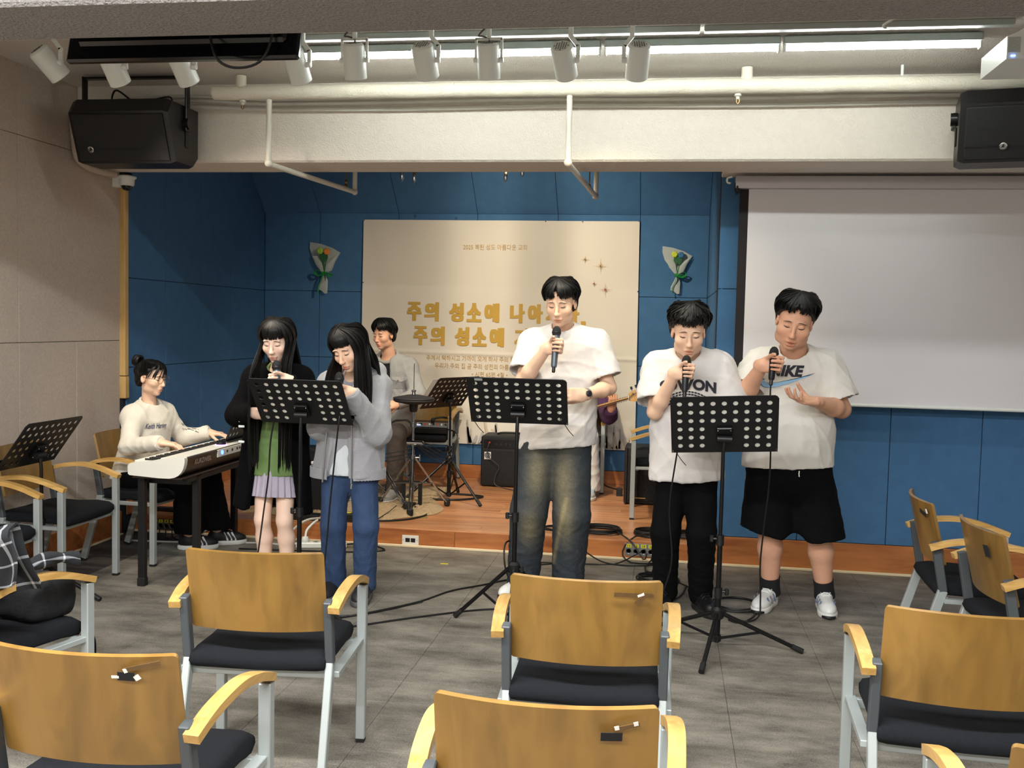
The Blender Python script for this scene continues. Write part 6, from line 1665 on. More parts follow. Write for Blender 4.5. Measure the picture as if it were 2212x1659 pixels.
p.decal(tee, flat_mesh(st_), (.11, 5.3, 1.16), X_, (0, .12, 1), m_ink, 'stadium_print', cuts=0)
sb_ = mat('black_leather', '#101012', .35, var=.2)
p.shoe('a', (-.2, -1, 0), sb_, mat('sole_black', '#141416'), lace=m_black); p.shoe('b', (.38, -1, 0), sb_, mat('sole_black', '#141416'), lace=m_black)
p.hair = p.hair_cap(.022, face=(0, .112, -.032), fr=(.066, .075, .086))
def messy(r, u):
    L, w_ = part_hair(p, r, u, -10, 21, 6, -30, 0, .026, 1.5)
    L = [q + np.array([r.uniform(-.008, .008) for _ in range(3)]) for q in L]; return L, w_ * .85
hair_locks(p, messy, 5, 330)
mic(mt, mb_, 'dark microphone held by the boy in the college tee', '#23262b')
cable([(.088, 5.215, 1.19), (.085, 5.21, 1.1), (.06, 5.24, .9), (.03, 5.28, .6), (.05, 5.3, .3), (-.02, 5.33, .06), (-.06, 5.45, .008), (.1, 5.72, .008), (.15, 6.0, .008)], .0045, 'black microphone cable hanging in front of the black trousers')

# ---- boy in shorts
B8 = dict(head=(.657, 5.50, 1.591), neck=(.678, 5.63, 1.425), sa=(.508, 5.66, 1.372), sb=(.848, 5.66, 1.372), ea=(.411, 5.56, 1.18), wa=(.503, 5.38, 1.288), eb=(.938, 5.62, 1.128), wb=(.762, 5.37, 1.181), ha=(.585, 5.66, .82), hb=(.77, 5.66, .82), ka=(.585, 5.62, .45), kb=(.85, 5.62, .44), aa=(.608, 5.72, .095), ab=(.903, 5.72, .095))
mt, mb_ = v3(.543, 5.34, 1.46), v3(.527, 5.30, 1.262)
wr, hd_ = grip_hand(mt, mb_, .45, (.8, -.35, 0), 1); B8['wa'] = tuple(wr)
p = Person('stocky boy in a printed white tee and black shorts singing, one palm turned up', B8, (-.05, -1, 0), 'mid', 1.17, (-.14, -1, -.38), (.17, 0, 1), base=(.75, 5.66, 0), chub=.007, mo=.005, thick=1.22)
hd_['s'] = 1.08
p.hands = [hd_, dict(dir=(-.85, -.5, .05), palm=(-.1, -.25, 1), side=-1, curl=((18, 25, 15), (22, 28, 15), (26, 30, 18), (30, 34, 20)), spread=.16, thumb=(.5, .8), s=1.05)]
p.body(jaw=1.12)
tee = p.top('tee_shirt', m_tee2, (.669, 5.645, .80), w0=.21, w1=.238, dep=.66, sleeve=.82, sr=(.097, .115), fold=.010, seed=12, neck_r=.073, hem_tilt=(.05, 0, -1), belly=.05)
p.collar(m_tee2, .079, tee, .0095)
X_ = v3(1, -.05, 0)
p.decal(tee, fit_text('NIKE', .185, .062, .05, shear=.25), (.618, 5.3, 1.332), X_, (0, .1, 1), m_ink, 'lettering')
sw = [(x * .93, y * .93) for x, y in [(-.155, .012), (-.15, -.01), (-.135, -.026), (-.11, -.033), (-.08, -.031), (-.04, -.02), (.02, .002), (.16, .062), (.03, .022), (-.04, .004), (-.085, -.004), (-.115, -.002), (-.135, .008), (-.125, .022)]]
p.decal(tee, flat_mesh([sw]), (.622, 5.3, 1.268), X_, (0, .1, 1), m_ink, 'swoosh_outline', .003, 3)
p.decal(tee, flat_mesh([[(x * .965 - .001, y * .9 - .0015) for x, y in sw]]), (.622, 5.3, 1.268), X_, (0, .1, 1), mat('sky_print', '#8fbbe0', .8), 'swoosh_print', .0045, 3)
def shorts():
    J = p.J; f = Field((.36, 5.4, .36), (1.05, 5.95, .86), .009); pv = v3(.675, 5.655, .78)
    f.cone(pv, v3(.675, 5.655, .88), .222, .215, .03, 'add', (p.fwd, .72))
    f.cone(J['ha'] + v3(-.01, 0, -.02), v3(.575, 5.64, .40), .125, .158, .03, 'add', (p.fwd, .9)); f.cone(J['hb'] + v3(.01, 0, -.02), v3(.85, 5.64, .38), .125, .152, .03, 'add', (p.fwd, .9))
    f.cut((0, 0, .85), (0, 0, 1)); f.cut((.55, 5.6, .43), (-.22, 0, -1)); f.cut((.85, 5.6, .405), (.12, 0, -1))
    f.cone(v3(.712, 5.4, .375), v3(.712, 5.9, .375), .062, .062, .03, 'sub')
    f.cone(v3(.58, 5.64, .5), v3(.58, 5.64, .3), .10, .135, .0, 'sub'); f.cone(v3(.85, 5.64, .5), v3(.85, 5.64, .3), .10, .13, .0, 'sub')
    V, Q = f.mesh(); V = relax(V, Q, 2, .4); V = V + vnormals(V, Q) * folds(V, .008, 16, 5, .3)[:, None]
    return p.own(np_mesh('shorts', V, Q, m_blackcloth))
sh = shorts(); p.mb(MB().tube([(.71, 5.475, .80), (.708, 5.47, .785), (.71, 5.468, .77)], .003, 6), 'drawstring', m_white, sh)
m_sock = mat('black_sock', '#111114', .9, bump=.5, bs=160)
for q in 'ab':
    a = p.J['a' + q]; t_ = p.J['k' + q] - a; t_ /= np.linalg.norm(t_)
    p.mb(MB().tube([a + t_ * -.03, a + t_ * .03, a + t_ * .075], [.058, .0535, .055], 18), 'sock', m_sock)
sw_ = mat('runner_white', '#d7d8d6', .5, var=.08, vs=60)
p.shoe('a', (-.42, -1, 0), sw_, mat('runner_sole', '#d2d2cd', .5), L=.3, style='runner toe', lace=m_white); p.shoe('b', (-.02, -1, 0), sw_, mat('runner_sole', '#d2d2cd'), L=.3, style='runner toe', lace=m_white)
p.hair = p.hair_cap(.018, face=(0, .114, -.034), fr=(.07, .075, .084))
hair_locks(p, lambda r, u: part_hair(p, r, u, 6, 26, 4, -32, 5, .024), 8, 330)
mic(mt, mb_, 'black corded microphone held by the stocky boy in shorts', '#15171b')
cable([(.527, 5.30, 1.262), (.527, 5.3, 1.2), (.54, 5.33, 1.0), (.545, 5.36, .75), (.53, 5.4, .5), (.52, 5.42, .3), (.53, 5.44, .1), (.52, 5.4, .02), (.45, 5.33, .008), (.36, 5.42, .008), (.33, 5.6, .008), (.2, 5.9, .008), (.05, 6.15, .008)], .0045, 'black microphone cable hanging beside the stocky boy down to the floor')
# ---- long haired singer in the black cardigan
G1 = dict(head=(-2.130, 5.235, 1.423), neck=(-2.150, 5.32, 1.283), sa=(-2.296, 5.335, 1.232), sb=(-2.03, 5.335, 1.238), ea=(-2.374, 5.27, 1.014), wa=(-2.235, 5.12, 1.04), eb=(-1.985, 5.27, 1.04), wb=(-2.058, 5.11, 1.185), ha=(-2.225, 5.33, .79), hb=(-2.105, 5.33, .79), ka=(-2.228, 5.285, .42), kb=(-2.098, 5.285, .42), aa=(-2.236, 5.35, .085), ab=(-2.102, 5.35, .085))
mt, mb_ = v3(-2.062, 5.06, 1.325), v3(-2.04, 5.03, 1.13)
def left_grip(mt, mb_, at, reach, s_=.9):
    """mirror of grip_hand for the hand that reaches from the picture's right"""
    ax = up_axis(mt, mb_); r = np.array(reach, float); r -= ax * (r @ ax); r /= np.linalg.norm(r); pal = np.cross(ax, r)
    return lerp(mt, mb_, at) - r * .058 - pal * .021, dict(dir=r, palm=pal, side=-1, curl=GRIP, thumb=(.25, .95), spread=.03, s=s_)
wr, hd_ = left_grip(mt, mb_, .52, (-.8, -.35, 0)); G1['wb'] = tuple(wr)
G1['ea'] = (-2.374, 5.27, 1.005); G1['wa'] = (-2.215, 5.11, 1.035); G1['eb'] = (-1.955, 5.27, 1.03)
p = Person('long haired girl in a black cardigan, green tee and pale pleated skirt, singing', G1, (0, -1, 0), 'pale', .97, (.02, -1, -.34), base=(-2.17, 5.33, 0), female=True, thick=.85)
p.hands = [dict(dir=(.8, -.35, .05), palm=(.3, .6, .3), side=1, curl=(25, 30, 20), s=.9), hd_]
p.body(lip=(.80, .50, .46))
m_green = mat('green_tee', '#68834c', .85, var=.1, vs=16, bump=.35, bs=40)
gt = p.top('tee_shirt', m_green, (-2.165, 5.315, .672), w0=.125, w1=.15, dep=.64, sleeve=0, fold=.006, seed=21, neck_r=.055, pad=.004)
p.collar(m_green, .058, gt, .007)
m_card = mat('black_knit', '#060608', .95, var=.3, vs=60, bump=.7, bs=150, spec=.1)
def open_card(f):
    f.cone(v3(-2.145, 5.1, 1.26), v3(-2.15, 5.1, .44), .04, .15, .012, 'sub', (v3(0, 1, 0), 3.2))
    f.cone(v3(-2.16, 5.325, 1.1), v3(-2.165, 5.32, .4), .115, .17, .01, 'sub', (v3(0, 1, 0), .62))
cd = p.top('cardigan', m_card, (-2.19, 5.34, .47), w0=.155, w1=.225, dep=.68, longs=True, sr=(.062, .066), cuffw=.036, fold=.007, seed=22, opening=open_card, neck_r=.062, pad=.01, hem_tilt=(-.08, 0, -1), freq=14)
for q in 'ab':
    W_, E_ = p.J['w' + q], p.J['e' + q]; d = (W_ - E_) / np.linalg.norm(W_ - E_)
    for k in (.012, .026):
        c = W_ - d * k; p.mb(MB().tube([c, c - d * .006], [.0438, .0445], 20), 'cuff_stripe', m_white, cd)
for k, (x, z) in enumerate(((-2.30, .985), (-2.30, .955), (-2.30, .87))):
    p.mb(MB().box((x, 5.158 - .0 * k, z), (.035, .008, .013), .003), 'toggle_trim', m_white, cd)
def skirt(u, v):
    n = 22; a = 2 * math.pi * u; ph = (u * n) % 1; pl = (ph if ph < .82 else (1 - ph) / .18 * .82) * .016 * (.35 + v)
    rx = .118 + .014 * v + pl * .7; ry = .095 + .02 * v + pl * .7; z = .735 - .185 * v - .012 * v * math.sin(a * 1.0)
    return (-2.165 + rx * math.cos(a), 5.325 + ry * math.sin(a), z)
p.mb(MB().grid(skirt, 176, 10, .003), 'skirt', mat('lilac_skirt', '#a79fae', .8, var=.05, bump=.3, bs=60), None, 25)
p.shoe('a', (-.1, -1, 0), mat('shoe_dark', '#222226', .5), mat('sole_white', '#cfcfc9', .6), L=.24); p.shoe('b', (.15, -1, 0), mat('shoe_dark', '#222226'), mat('sole_white', '#cfcfc9'), L=.24)
p.hair = p.hair_cap(.014, face=(0, .115, -.05), fr=(.05, .07, .07), nape=-.11)
def long_hair(s, r, u, zend, front, fringe_el, fr_w=52, part=0., spread=.03, bangs=True):
    az = -180 + 360 * u + r.uniform(-6, 6); aa = abs(az); sg = 1 if az >= 0 else -1; L = .017 + r.uniform(-.004, .005)
    p0 = scalp(s.P, part, 86, L * .7); p1 = scalp(s.P, part * .4 + az * .6, 66, L + .003); p2 = scalp(s.P, az * .9, 40, L + .004)
    if bangs and aa < fr_w:
        az2 = az * (1.0 if bangs is True else 1.15) ; return [p0, p1, p2, scalp(s.P, az2, 26, L * .9), scalp(s.P, az2, fringe_el + r.uniform(-3, 3), L * .35)], .010 * s.hs
    p3 = scalp(s.P, az, 8, L + .002); p4 = scalp(s.P, az, -25, L + .004)
    out = (p4 - s.J['head']); out[2] = 0; out /= np.linalg.norm(out)
    ze = zend + r.uniform(-.06, .03); n = 4; pts = [p0, p1, p2, p3, p4]; x = p4.copy()
    for k in range(1, n + 1):
        t = k / n; q = p4 * (1 - t) + v3(p4[0], p4[1], ze) * t
        q = q + out * spread * math.sin(min(1, t * 1.4) * 1.6); 
        sh = s.J['sa'][2] + .09
        if aa < 118 and front: q = q + s.fwd * front * min(1, max(0, (p4[2] - q[2]) / .12)) + s.rt * sg * -.012 * t
        elif q[2] < sh + .05: q = q - s.fwd * .06
        pts.append(q)
    return pts, r.uniform(.011, .016) * s.hs
hair_locks(p, lambda r, u: long_hair(p, r, u, .77, .105, 6, 50), 31, 250)
p.hair.data.materials[0] = m_hair
mic(mt, mb_, 'grey blue microphone held by the girl in the black cardigan', '#5f6f7a')
cable([tuple(mb_), (-2.045, 5.03, 1.08), (-2.09, 5.06, .9), (-2.11, 5.08, .7), (-2.14, 5.09, .5), (-2.17, 5.08, .25), (-2.2, 5.05, .03), (-2.3, 5.1, .008), (-2.6, 5.6, .008), (-2.7, 6.1, .008)], .0045, 'black microphone cable hanging in front of the green tee and skirt')

# ---- long haired singer in the grey hoodie
G2 = dict(head=(-1.700, 5.185, 1.395), neck=(-1.71, 5.31, 1.255), sa=(-1.85, 5.33, 1.205), sb=(-1.585, 5.33, 1.205), ea=(-1.866, 5.22, .963), wa=(-1.80, 5.07, 1.08), eb=(-1.545, 5.22, .945), wb=(-1.621, 5.06, 1.092), ha=(-1.806, 5.30, .78), hb=(-1.654, 5.30, .78), ka=(-1.80, 5.245, .42), kb=(-1.612, 5.245, .42), aa=(-1.815, 5.32, .085), ab=(-1.637, 5.32, .085))
mt, mb_ = v3(-1.700, 5.02, 1.275), v3(-1.684, 5.0, 1.085)
wr, hd_ = left_grip(mt, mb_, .55, (-.8, -.3, 0))
G2['wb'] = tuple(wr)
p = Person('long haired girl in a grey zip hoodie and blue jeans reading and singing', G2, (-.1, -1, 0), 'fair', .99, (-.26, -1, -.52), (-.12, 0, 1), base=(-1.73, 5.31, 0), female=True)
p.hands = [dict(dir=(.6, -.3, .3), palm=(.4, .5, .3), side=1, curl=(50, 55, 35), s=.88), hd_]
p.body(lip=(.80, .48, .45))
m_hood = mat('grey_fleece', '#939396', .95, var=.1, vs=110, bump=.5, bs=90, sheen=.3)
m_inner = mat('pale_tee', '#bfc4c6', .85, var=.05, bump=.3, bs=40)
it = p.top('tee_shirt', m_inner, (-1.735, 5.285, .70), w0=.125, w1=.158, dep=.66, sleeve=0, fold=.006, seed=25, neck_r=.058, pad=.004)
p.collar(m_inner, .06, it, .007)
p.decal(it, fit_text('cle', .07, .045, .02), (-1.70, 5.05, 1.13), (1, -.1, 0), (0, 0, 1), m_ink, 'lettering'); p.decal(it, fit_text('OLD HOUSE', .12, .03, .02), (-1.725, 5.05, .965), (1, -.1, 0), (0, 0, 1), m_ink, 'lettering'); p.decal(it, fit_text('in Atlantic', .09, .016, .01), (-1.715, 5.05, .935), (1, -.1, 0), (0, 0, 1), m_ink, 'lettering')
def open_hood(f):
    f.cone(v3(-1.735, 5.05, 1.25), v3(-1.755, 5.05, .6), .05, .075, .01, 'sub', (v3(0, 1, 0), 3.0))
    f.cone(v3(-1.72, 5.315, 1.12), v3(-1.735, 5.285, .6), .11, .158, .01, 'sub', (p.fwd, .66))
def hood(f):
    f.cone(v3(-1.84, 5.40, 1.27), v3(-1.6, 5.40, 1.27), .05, .05, .05); f.cone(v3(-1.72, 5.43, 1.26), v3(-1.72, 5.45, 1.1), .07, .04, .05)
hd2 = p.top('zip_hoodie', m_hood, (-1.735, 5.295, .69), w0=.165, w1=.198, dep=.7, longs=True, sr=(.068, .074), cuffw=.038, fold=.009, seed=26, opening=open_hood, extra=hood, neck_r=.068, pad=.012, freq=18)
# ribbed hem, zip edges and puller
def hemband(u, v):
    a = 2 * math.pi * (u * .86 + .82 - .5 + .0) ; a = math.pi * 1.5 + .36 + (2 * math.pi - .72) * u
    rx, ry = .214, .15; return (-1.735 + rx * math.cos(a), 5.295 + ry * math.sin(a), .683 + .055 * v + .002 * math.sin(u * 400))
p.mb(MB().grid(lambda u, v: hemband(u, v), 120, 2, .006), 'hem_band', m_hood, hd2)
for sx_, x0, x1 in ((-1, -1.795, -1.83), (1, -1.68, -1.668)):
    p.mb(MB().tube(smooth_path([(x0, 5.205, 1.2), (x0 + (x1 - x0) * .3, 5.17, 1.05), (x0 + (x1 - x0) * .7, 5.155, .85), (x1, 5.148, .67)], 6), .005, 6), 'zip_edge', mat('zip_metal', '#8c8d90', .4, metal=.7), hd2)
p.mb(MB().box((-1.666, 5.142, .655), (.012, .006, .03), .003), 'zip_puller', m_chrome, hd2)
m_denim = mat('blue_denim', '#2b4163', .85, var=.22, vs=18, bump=.6, bs=110)
p.pants(m_denim, .80, (.083, .07, .068), -.055, seed=28, pel=.145, name='jeans', fold=.010)
p.shoe('a', (-.1, -1, 0), mat('shoe_dark', '#222226'), mat('sole_grey', '#4b4b4d', .6), L=.26); p.shoe('b', (.1, -1, 0), mat('shoe_dark', '#222226'), mat('sole_grey', '#4b4b4d'), L=.27)
p.hair = p.hair_cap(.014, face=(0, .115, -.045), fr=(.056, .07, .075), nape=-.11)
hair_locks(p, lambda r, u: long_hair(p, r, u, 1.09, .02, 10, 46, 8, .045), 37, 250)
pt_ = [scalp(p.P, 6, e_, .031) for e_ in (52, 64, 76, 86)]
p.mb(MB().tube(pt_, .0022, 5), 'parting', skin_mat('fair'), p.hair)
mic(mt, mb_, 'black and grey microphone held by the girl in the grey hoodie', '#3c4147')
cable([tuple(mb_), (-1.69, 4.99, 1.0), (-1.73, 5.05, .8), (-1.77, 5.1, .55), (-1.8, 5.13, .3), (-1.83, 5.12, .05), (-1.85, 5.0, .008), (-1.6, 4.95, .008), (-1.3, 5.3, .008)], .0045, 'black microphone cable hanging in front of the blue jeans')

# ---- drummer, seated
DR = dict(head=(-2.271, 7.80, 1.435), neck=(-2.246, 7.87, 1.275), sa=(-2.40, 7.88, 1.205), sb=(-2.085, 7.88, 1.205), ea=(-2.44, 7.80, .94), wa=(-2.30, 7.57, .90), eb=(-1.975, 7.78, .965), wb=(-2.09, 7.56, .905), ha=(-2.32, 7.95, .69), hb=(-2.14, 7.95, .69), ka=(-2.36, 7.55, .66), kb=(-2.075, 7.53, .68), aa=(-2.37, 7.62, .22), ab=(-2.115, 7.62, .22))
p = Person('drummer in a grey denim jacket sitting behind the pads with eyes lowered', DR, (-.1, -1, 0), 'mid', .95, (-.42, -1, -.22), base=(-2.24, 7.93, SZ))
p.hands = [dict(dir=(.5, -.8, -.1), palm=(.55, .3, -.6), side=1, curl=GRIP, thumb=(.25, .9), spread=.03), dict(dir=(-.55, -.75, -.15), palm=(-.5, .3, -.6), side=-1, curl=GRIP, thumb=(.25, .9), spread=.03)]
p.body(jaw=.95)
m_bt = mat('black_tee', '#111114', .85, bump=.3, bs=60)
bt_ = p.top('tee_shirt', m_bt, (-2.235, 7.92, .68), w0=.13, w1=.14, dep=.66, sleeve=0, seed=41, neck_r=.062, pad=.004)
m_dj = mat('grey_denim', '#8c8a88', .9, var=.22, vs=22, bump=.6, bs=110)
def open_dj(f):
    f.cone(v3(-2.26, 7.7, 1.26), v3(-2.27, 7.7, .6), .055, .07, .01, 'sub', (v3(0, 1, 0), 2.6)); f.cone(v3(-2.24, 7.88, 1.15), v3(-2.235, 7.92, .6), .12, .145, .01, 'sub', (p.fwd, .66))
dj = p.top('denim_jacket', m_dj, (-2.235, 7.93, .67), w0=.175, w1=.19, dep=.68, longs=True, sr=(.074, .074), cuffw=.04, fold=.009, seed=42, opening=open_dj, neck_r=.07, pad=.012, freq=20)
p.collar(m_dj, .078, dj, .014)
pk_ = flat_mesh([[(-.055, -.05), (.055, -.05), (.055, .04), (-.055, .04)]]); p.decal(dj, pk_, (-2.135, 7.65, 1.06), (1, 0, 0), (0, 0, 1), mat('denim_pocket', '#7a7876', .9, bump=.5, bs=110), 'pocket', .003, 4)
p.decal(dj, flat_mesh([[(-.06, .0), (.06, .0), (.06, -.022), (0, -.042), (-.06, -.022)]]), (-2.135, 7.65, 1.105), (1, 0, 0), (0, 0, 1), mat('denim_flap', '#9c9a97', .9, bump=.5, bs=110), 'pocket_flap', .006, 3)
p.mb(MB().sphere((-2.135, 7.752, 1.077), .006, 8), 'button', m_brass, dj)
p.pants(mat('brown_trousers', '#4a403a', .85, var=.15, bump=.4, bs=80), .76, (.092, .078, .066), -.05, seed=44, pel=.15, dep=.8)
for q, d_ in (('a', (-.2, -1, 0)), ('b', (-.1, -1, 0))): p.shoe(q, d_, mat('shoe_grey', '#a9a7a2', .6), mat('sole_white', '#cfcfc9'))
p.hair = p.hair_cap(.018, face=(0, .112, -.03), fr=(.06, .075, .08), nape=-.085)
hair_locks(p, lambda r, u: part_hair(p, r, u, -4, 13, -16, -46, 8, .022), 47, 190)
for i, (a, b) in enumerate((((-2.26, 7.5, .89), (-2.25, 7.18, 1.0)), ((-2.12, 7.5, .89), (-2.2, 7.14, 1.02)))):
    o = MB().tube([Vector(a) + (Vector(a) - Vector(b)) * .25, a, b], [.007, .007, .004], 8).build('drumstick', wood('stick_wood', '#b07a48', '#d8aa74', .4, 4., (8, 8, 1)))
    tag(o, ('drumstick in the right hand of the drummer', 'drumstick in the left hand of the drummer')[i], 'drumstick', 'drumsticks')
th_ = thing('drum_throne', 'round black drum stool under the drummer', 'stool', (-2.235, 8.0, SZ))
MB().lathe([(0, .5), (.15, .5), (.165, .485), (.165, .45), (.14, .44), (0, .44)], (0, 0, 0), 28).build('seat', m_seat, th_)
MB().tube([(0, 0, .1), (0, 0, .45)], .018, 10).build('tube', m_chrome, th_)
for a in (30, 150, 270): MB().tube([(0, 0, .24), (.24 * math.cos(R(a)), .24 * math.sin(R(a)), .012)], .011, 8).build('leg', m_chrome, th_)

# ---- bass player, mostly hidden behind the tallest singer
BP = dict(head=(-.76, 8.45, 1.33), neck=(-.77, 8.55, 1.18), sa=(-.94, 8.56, 1.11), sb=(-.60, 8.56, 1.11), ea=(-1.02, 8.5, .86), wa=(-.88, 8.22, .80), eb=(-.478, 8.36, .80), wb=(-.452, 8.22, .868), ha=(-.86, 8.6, .665), hb=(-.69, 8.6, .665), ka=(-.9, 8.17, .63), kb=(-.625, 8.17, .63), aa=(-.905, 8.22, .215), ab=(-.605, 8.22, .215))
p = Person('bass player in a purple jacket and white trousers, mostly hidden by the tallest singer', BP, (0, -1, 0), 'tan', .97, (.1, -1, -.3), base=(-.77, 8.5, SZ))
p.hands = [dict(dir=(.5, -.5, -.5), palm=(.3, .6, -.3), side=1, curl=(30, 35, 20)), dict(dir=(.15, -.12, .9), palm=(-.35, .9, .1), side=1, curl=((50, 55, 30), (55, 60, 30), (60, 60, 30), (60, 60, 30)), thumb=(.3, .8))]
p.body()
pj_ = p.top('purple_jacket', mat('purple_tweed', '#4a2a4c', .95, var=.5, vs=130, bump=.6, bs=160), (-.775, 8.58, .66), w0=.165, w1=.175, dep=.68, longs=True, sr=(.068, .07), cuffw=.042, fold=.006, seed=52, neck_r=.066)
p.pants(mat('white_trousers', '#d5d3cf', .85, var=.05, bump=.4, bs=60), .74, (.09, .082, .085), -.03, seed=54, pel=.15, dep=.8)
for q, d_ in (('a', (-.05, -1, 0)), ('b', (.05, -1, 0))): p.shoe(q, d_, mat('silver_shoe', '#b9bcbe', .4, var=.25, vs=60), mat('sole_white', '#cfcfc9'), style='runner', lace=m_white)
p.hair = p.hair_cap(.018); hair_locks(p, lambda r, u: part_hair(p, r, u, 0, 16, -8, -36, 6, .02), 57, 120)
bg = thing('bass_guitar', 'bass guitar with a wooden headstock held by the hidden player', 'bass guitar', (-.84, 8.2, .80))
A_ = Vector((0, 0, 0)); D_ = Vector((.63, 0, .2)).normalized(); U_ = Vector((-D_.z, 0, D_.x))
def G_(u, v, w_=0.): return D_ * u + U_ * v + Vector((0, w_, 0))
ol = [(-.26, .02), (-.24, .12), (-.15, .165), (-.05, .15), (.02, .115), (.1, .13), (.16, .175), (.2, .14), (.14, .06), (.1, .03), (.1, -.03), (.12, -.08), (.17, -.13), (.12, -.165), (.03, -.12), (-.05, -.13), (-.15, -.165), (-.23, -.12)]
olp = [(q.x, q.y) for q in smooth_path([(a, b, 0) for a, b in ol], 4, True)]
MB().prism(olp, -.02, .02, lambda v: G_(v.x, v.y, v.z)).build('body', mat('bass_finish', '#2a1712', .2, coat=.6), bg)
nk = MB(); nk.bar(G_(.05, 0, -.024), G_(.56, 0, -.024), .02, .046, up=(0, 1, 0)); nk.build('neck', wood('neck_maple', '#b07f45', '#d3a466', .4, 4., (8, 8, 1)), bg)
MB().bar(G_(.03, 0, -.037), G_(.555, 0, -.037), .005, .045, up=(0, 1, 0)).build('fingerboard', mat('rosewood', '#3a2018', .5), bg)
for k in range(14): MB().bar(G_(.12 + .43 * (1 - .93 ** k) / (1 - .93 ** 14), -.022, -.041), G_(.12 + .43 * (1 - .93 ** k) / (1 - .93 ** 14), .022, -.041), .003, .003).build('fret', m_steel, bg)
hsn = [(.555, -.024), (.555, .024), (.585, .045), (.66, .05), (.72, .035), (.735, .01), (.70, -.03), (.64, -.035), (.6, -.045)]
hs_ = MB().prism(hsn, -.036, -.018, lambda v: G_(v.x, v.y, v.z)).build('headstock', wood('neck_maple', '#b07f45', '#d3a466'), bg)
MB().box(G_(.556, 0, -.044), (.006, .008, .045)).build('nut', m_white, bg)
for k, (u, v) in enumerate(((.6, .03), (.64, .034), (.68, .034), (.71, .02))):
    t_ = MB(); t_.cyl(G_(u, v, -.05), G_(u, v, -.03), .006, 10); t_.cyl(G_(u, v + .03, -.027), G_(u, v + .055, -.027), .009, 8); t_.cyl(G_(u, v, -.027), G_(u, v + .035, -.027), .003, 6); t_.build('tuner', m_chrome, hs_)
for k in range(4): MB().tube([G_(-.15, -.015 + k * .01, -.046), G_(.556, -.015 + k * .01, -.046), G_(.6 + k * .03, .03, -.045)], .0011, 4).build('string', m_steel, bg)

# ---- keyboard player, seated
KP = dict(head=(-3.268, 5.955, 1.150), neck=(-3.30, 5.985, 1.0), sa=(-3.335, 5.855, .93), sb=(-3.262, 6.105, .925), ea=(-3.30, 5.735, .735), wa=(-3.045, 5.665, .775), eb=(-3.17, 6.20, .745), wb=(-3.0, 6.225, .782), ha=(-3.37, 5.90, .53), hb=(-3.35, 6.06, .53), ka=(-3.03, 5.99, .52), kb=(-2.985, 6.14, .51), aa=(-3.12, 6.18, .085), ab=(-3.0, 6.36, .085))
p = Person('girl with a hair bun, glasses and a cream sweatshirt playing the stage piano', KP, (.86, -.5, 0), 'fair', .93, (.96, -.16, -.16), base=(-3.3, 5.97, 0), female=True)
p.hands = [dict(dir=(1, .35, -.12), palm=(-.1, 0, -1), side=-1, curl=((20, 28, 22), (24, 30, 22), (24, 30, 22), (20, 28, 20)), spread=.14, thumb=(.75, .4), s=.9), dict(dir=(1, .1, -.1), palm=(-.1, 0, -1), side=1, curl=((14, 24, 18), (18, 26, 18), (18, 26, 18), (16, 24, 16)), spread=.14, thumb=(.75, .4), s=.9)]
p.body(lip=(.82, .50, .46))
m_sw = mat('cream_sweat', '#d3ccbd', .9, var=.05, vs=14, bump=.4, bs=46, sheen=.25)
sw_o = p.top('sweatshirt', m_sw, (-3.37, 5.985, .50), w0=.14, w1=.175, dep=.74, longs=True, sr=(.062, .056), cuffw=.04, fold=.009, seed=62, neck_r=.062, pad=.012, freq=18, drop=.09)
p.collar(m_sw, .064, sw_o, .008)
p.decal(sw_o, fit_text('Keith Haring', .15, .045, .012, shear=.3), (-3.135, 5.87, .845), (.5, .86, 0), (0, 0, 1), mat('navy_script', '#26315a', .8), 'lettering', .004, 1)
def scribble(n, w_, h_, sd):
    r = random.Random(sd); P = []
    for k in range(n):
        y = h_ * (k / n - .5); x = -w_ / 2
        while x < w_ / 2:
            x2 = x + r.uniform(.008, .016); y2 = y + r.uniform(-.012, .012); P.append([(x, y), (x2, y2), (x2 + .0025, y2 + .002), (x + .0025, y + .002)]); x = x2; y = y2 if abs(y2 - h_ * (k / n - .5)) < .012 else h_ * (k / n - .5)
    return flat_mesh(P)
p.decal(sw_o, scribble(4, .08, .07, 5), (-3.13, 6.17, .83), (.7, .7, 0), (0, 0, 1), m_ink, 'sleeve_print', .004, 0)
p.pants(m_blackcloth, .56, (.095, .098, .1), .03, seed=64, pel=.16, dep=.9, fold=.008)
bk_sh = mat('shoe_dark2', '#131316', .6)
p.shoe('a', (.75, .35, 0), bk_sh, mat('sole_white', '#cfcfc9'), L=.25, style='stripes'); p.shoe('b', (.85, .45, 0), bk_sh, mat('sole_white', '#cfcfc9'), L=.25, style='stripes')
for q in 'ab': a = p.J['a' + q]; p.mb(MB().tube([a - v3(0, 0, .01), a + v3(0, 0, .09)], [.043, .043], 16), 'sock', mat('white_sock', '#c9c9c7', .9))
p.hair = p.hair_cap(.012, face=(0, .112, -.045), fr=(.064, .075, .08), nape=-.10)
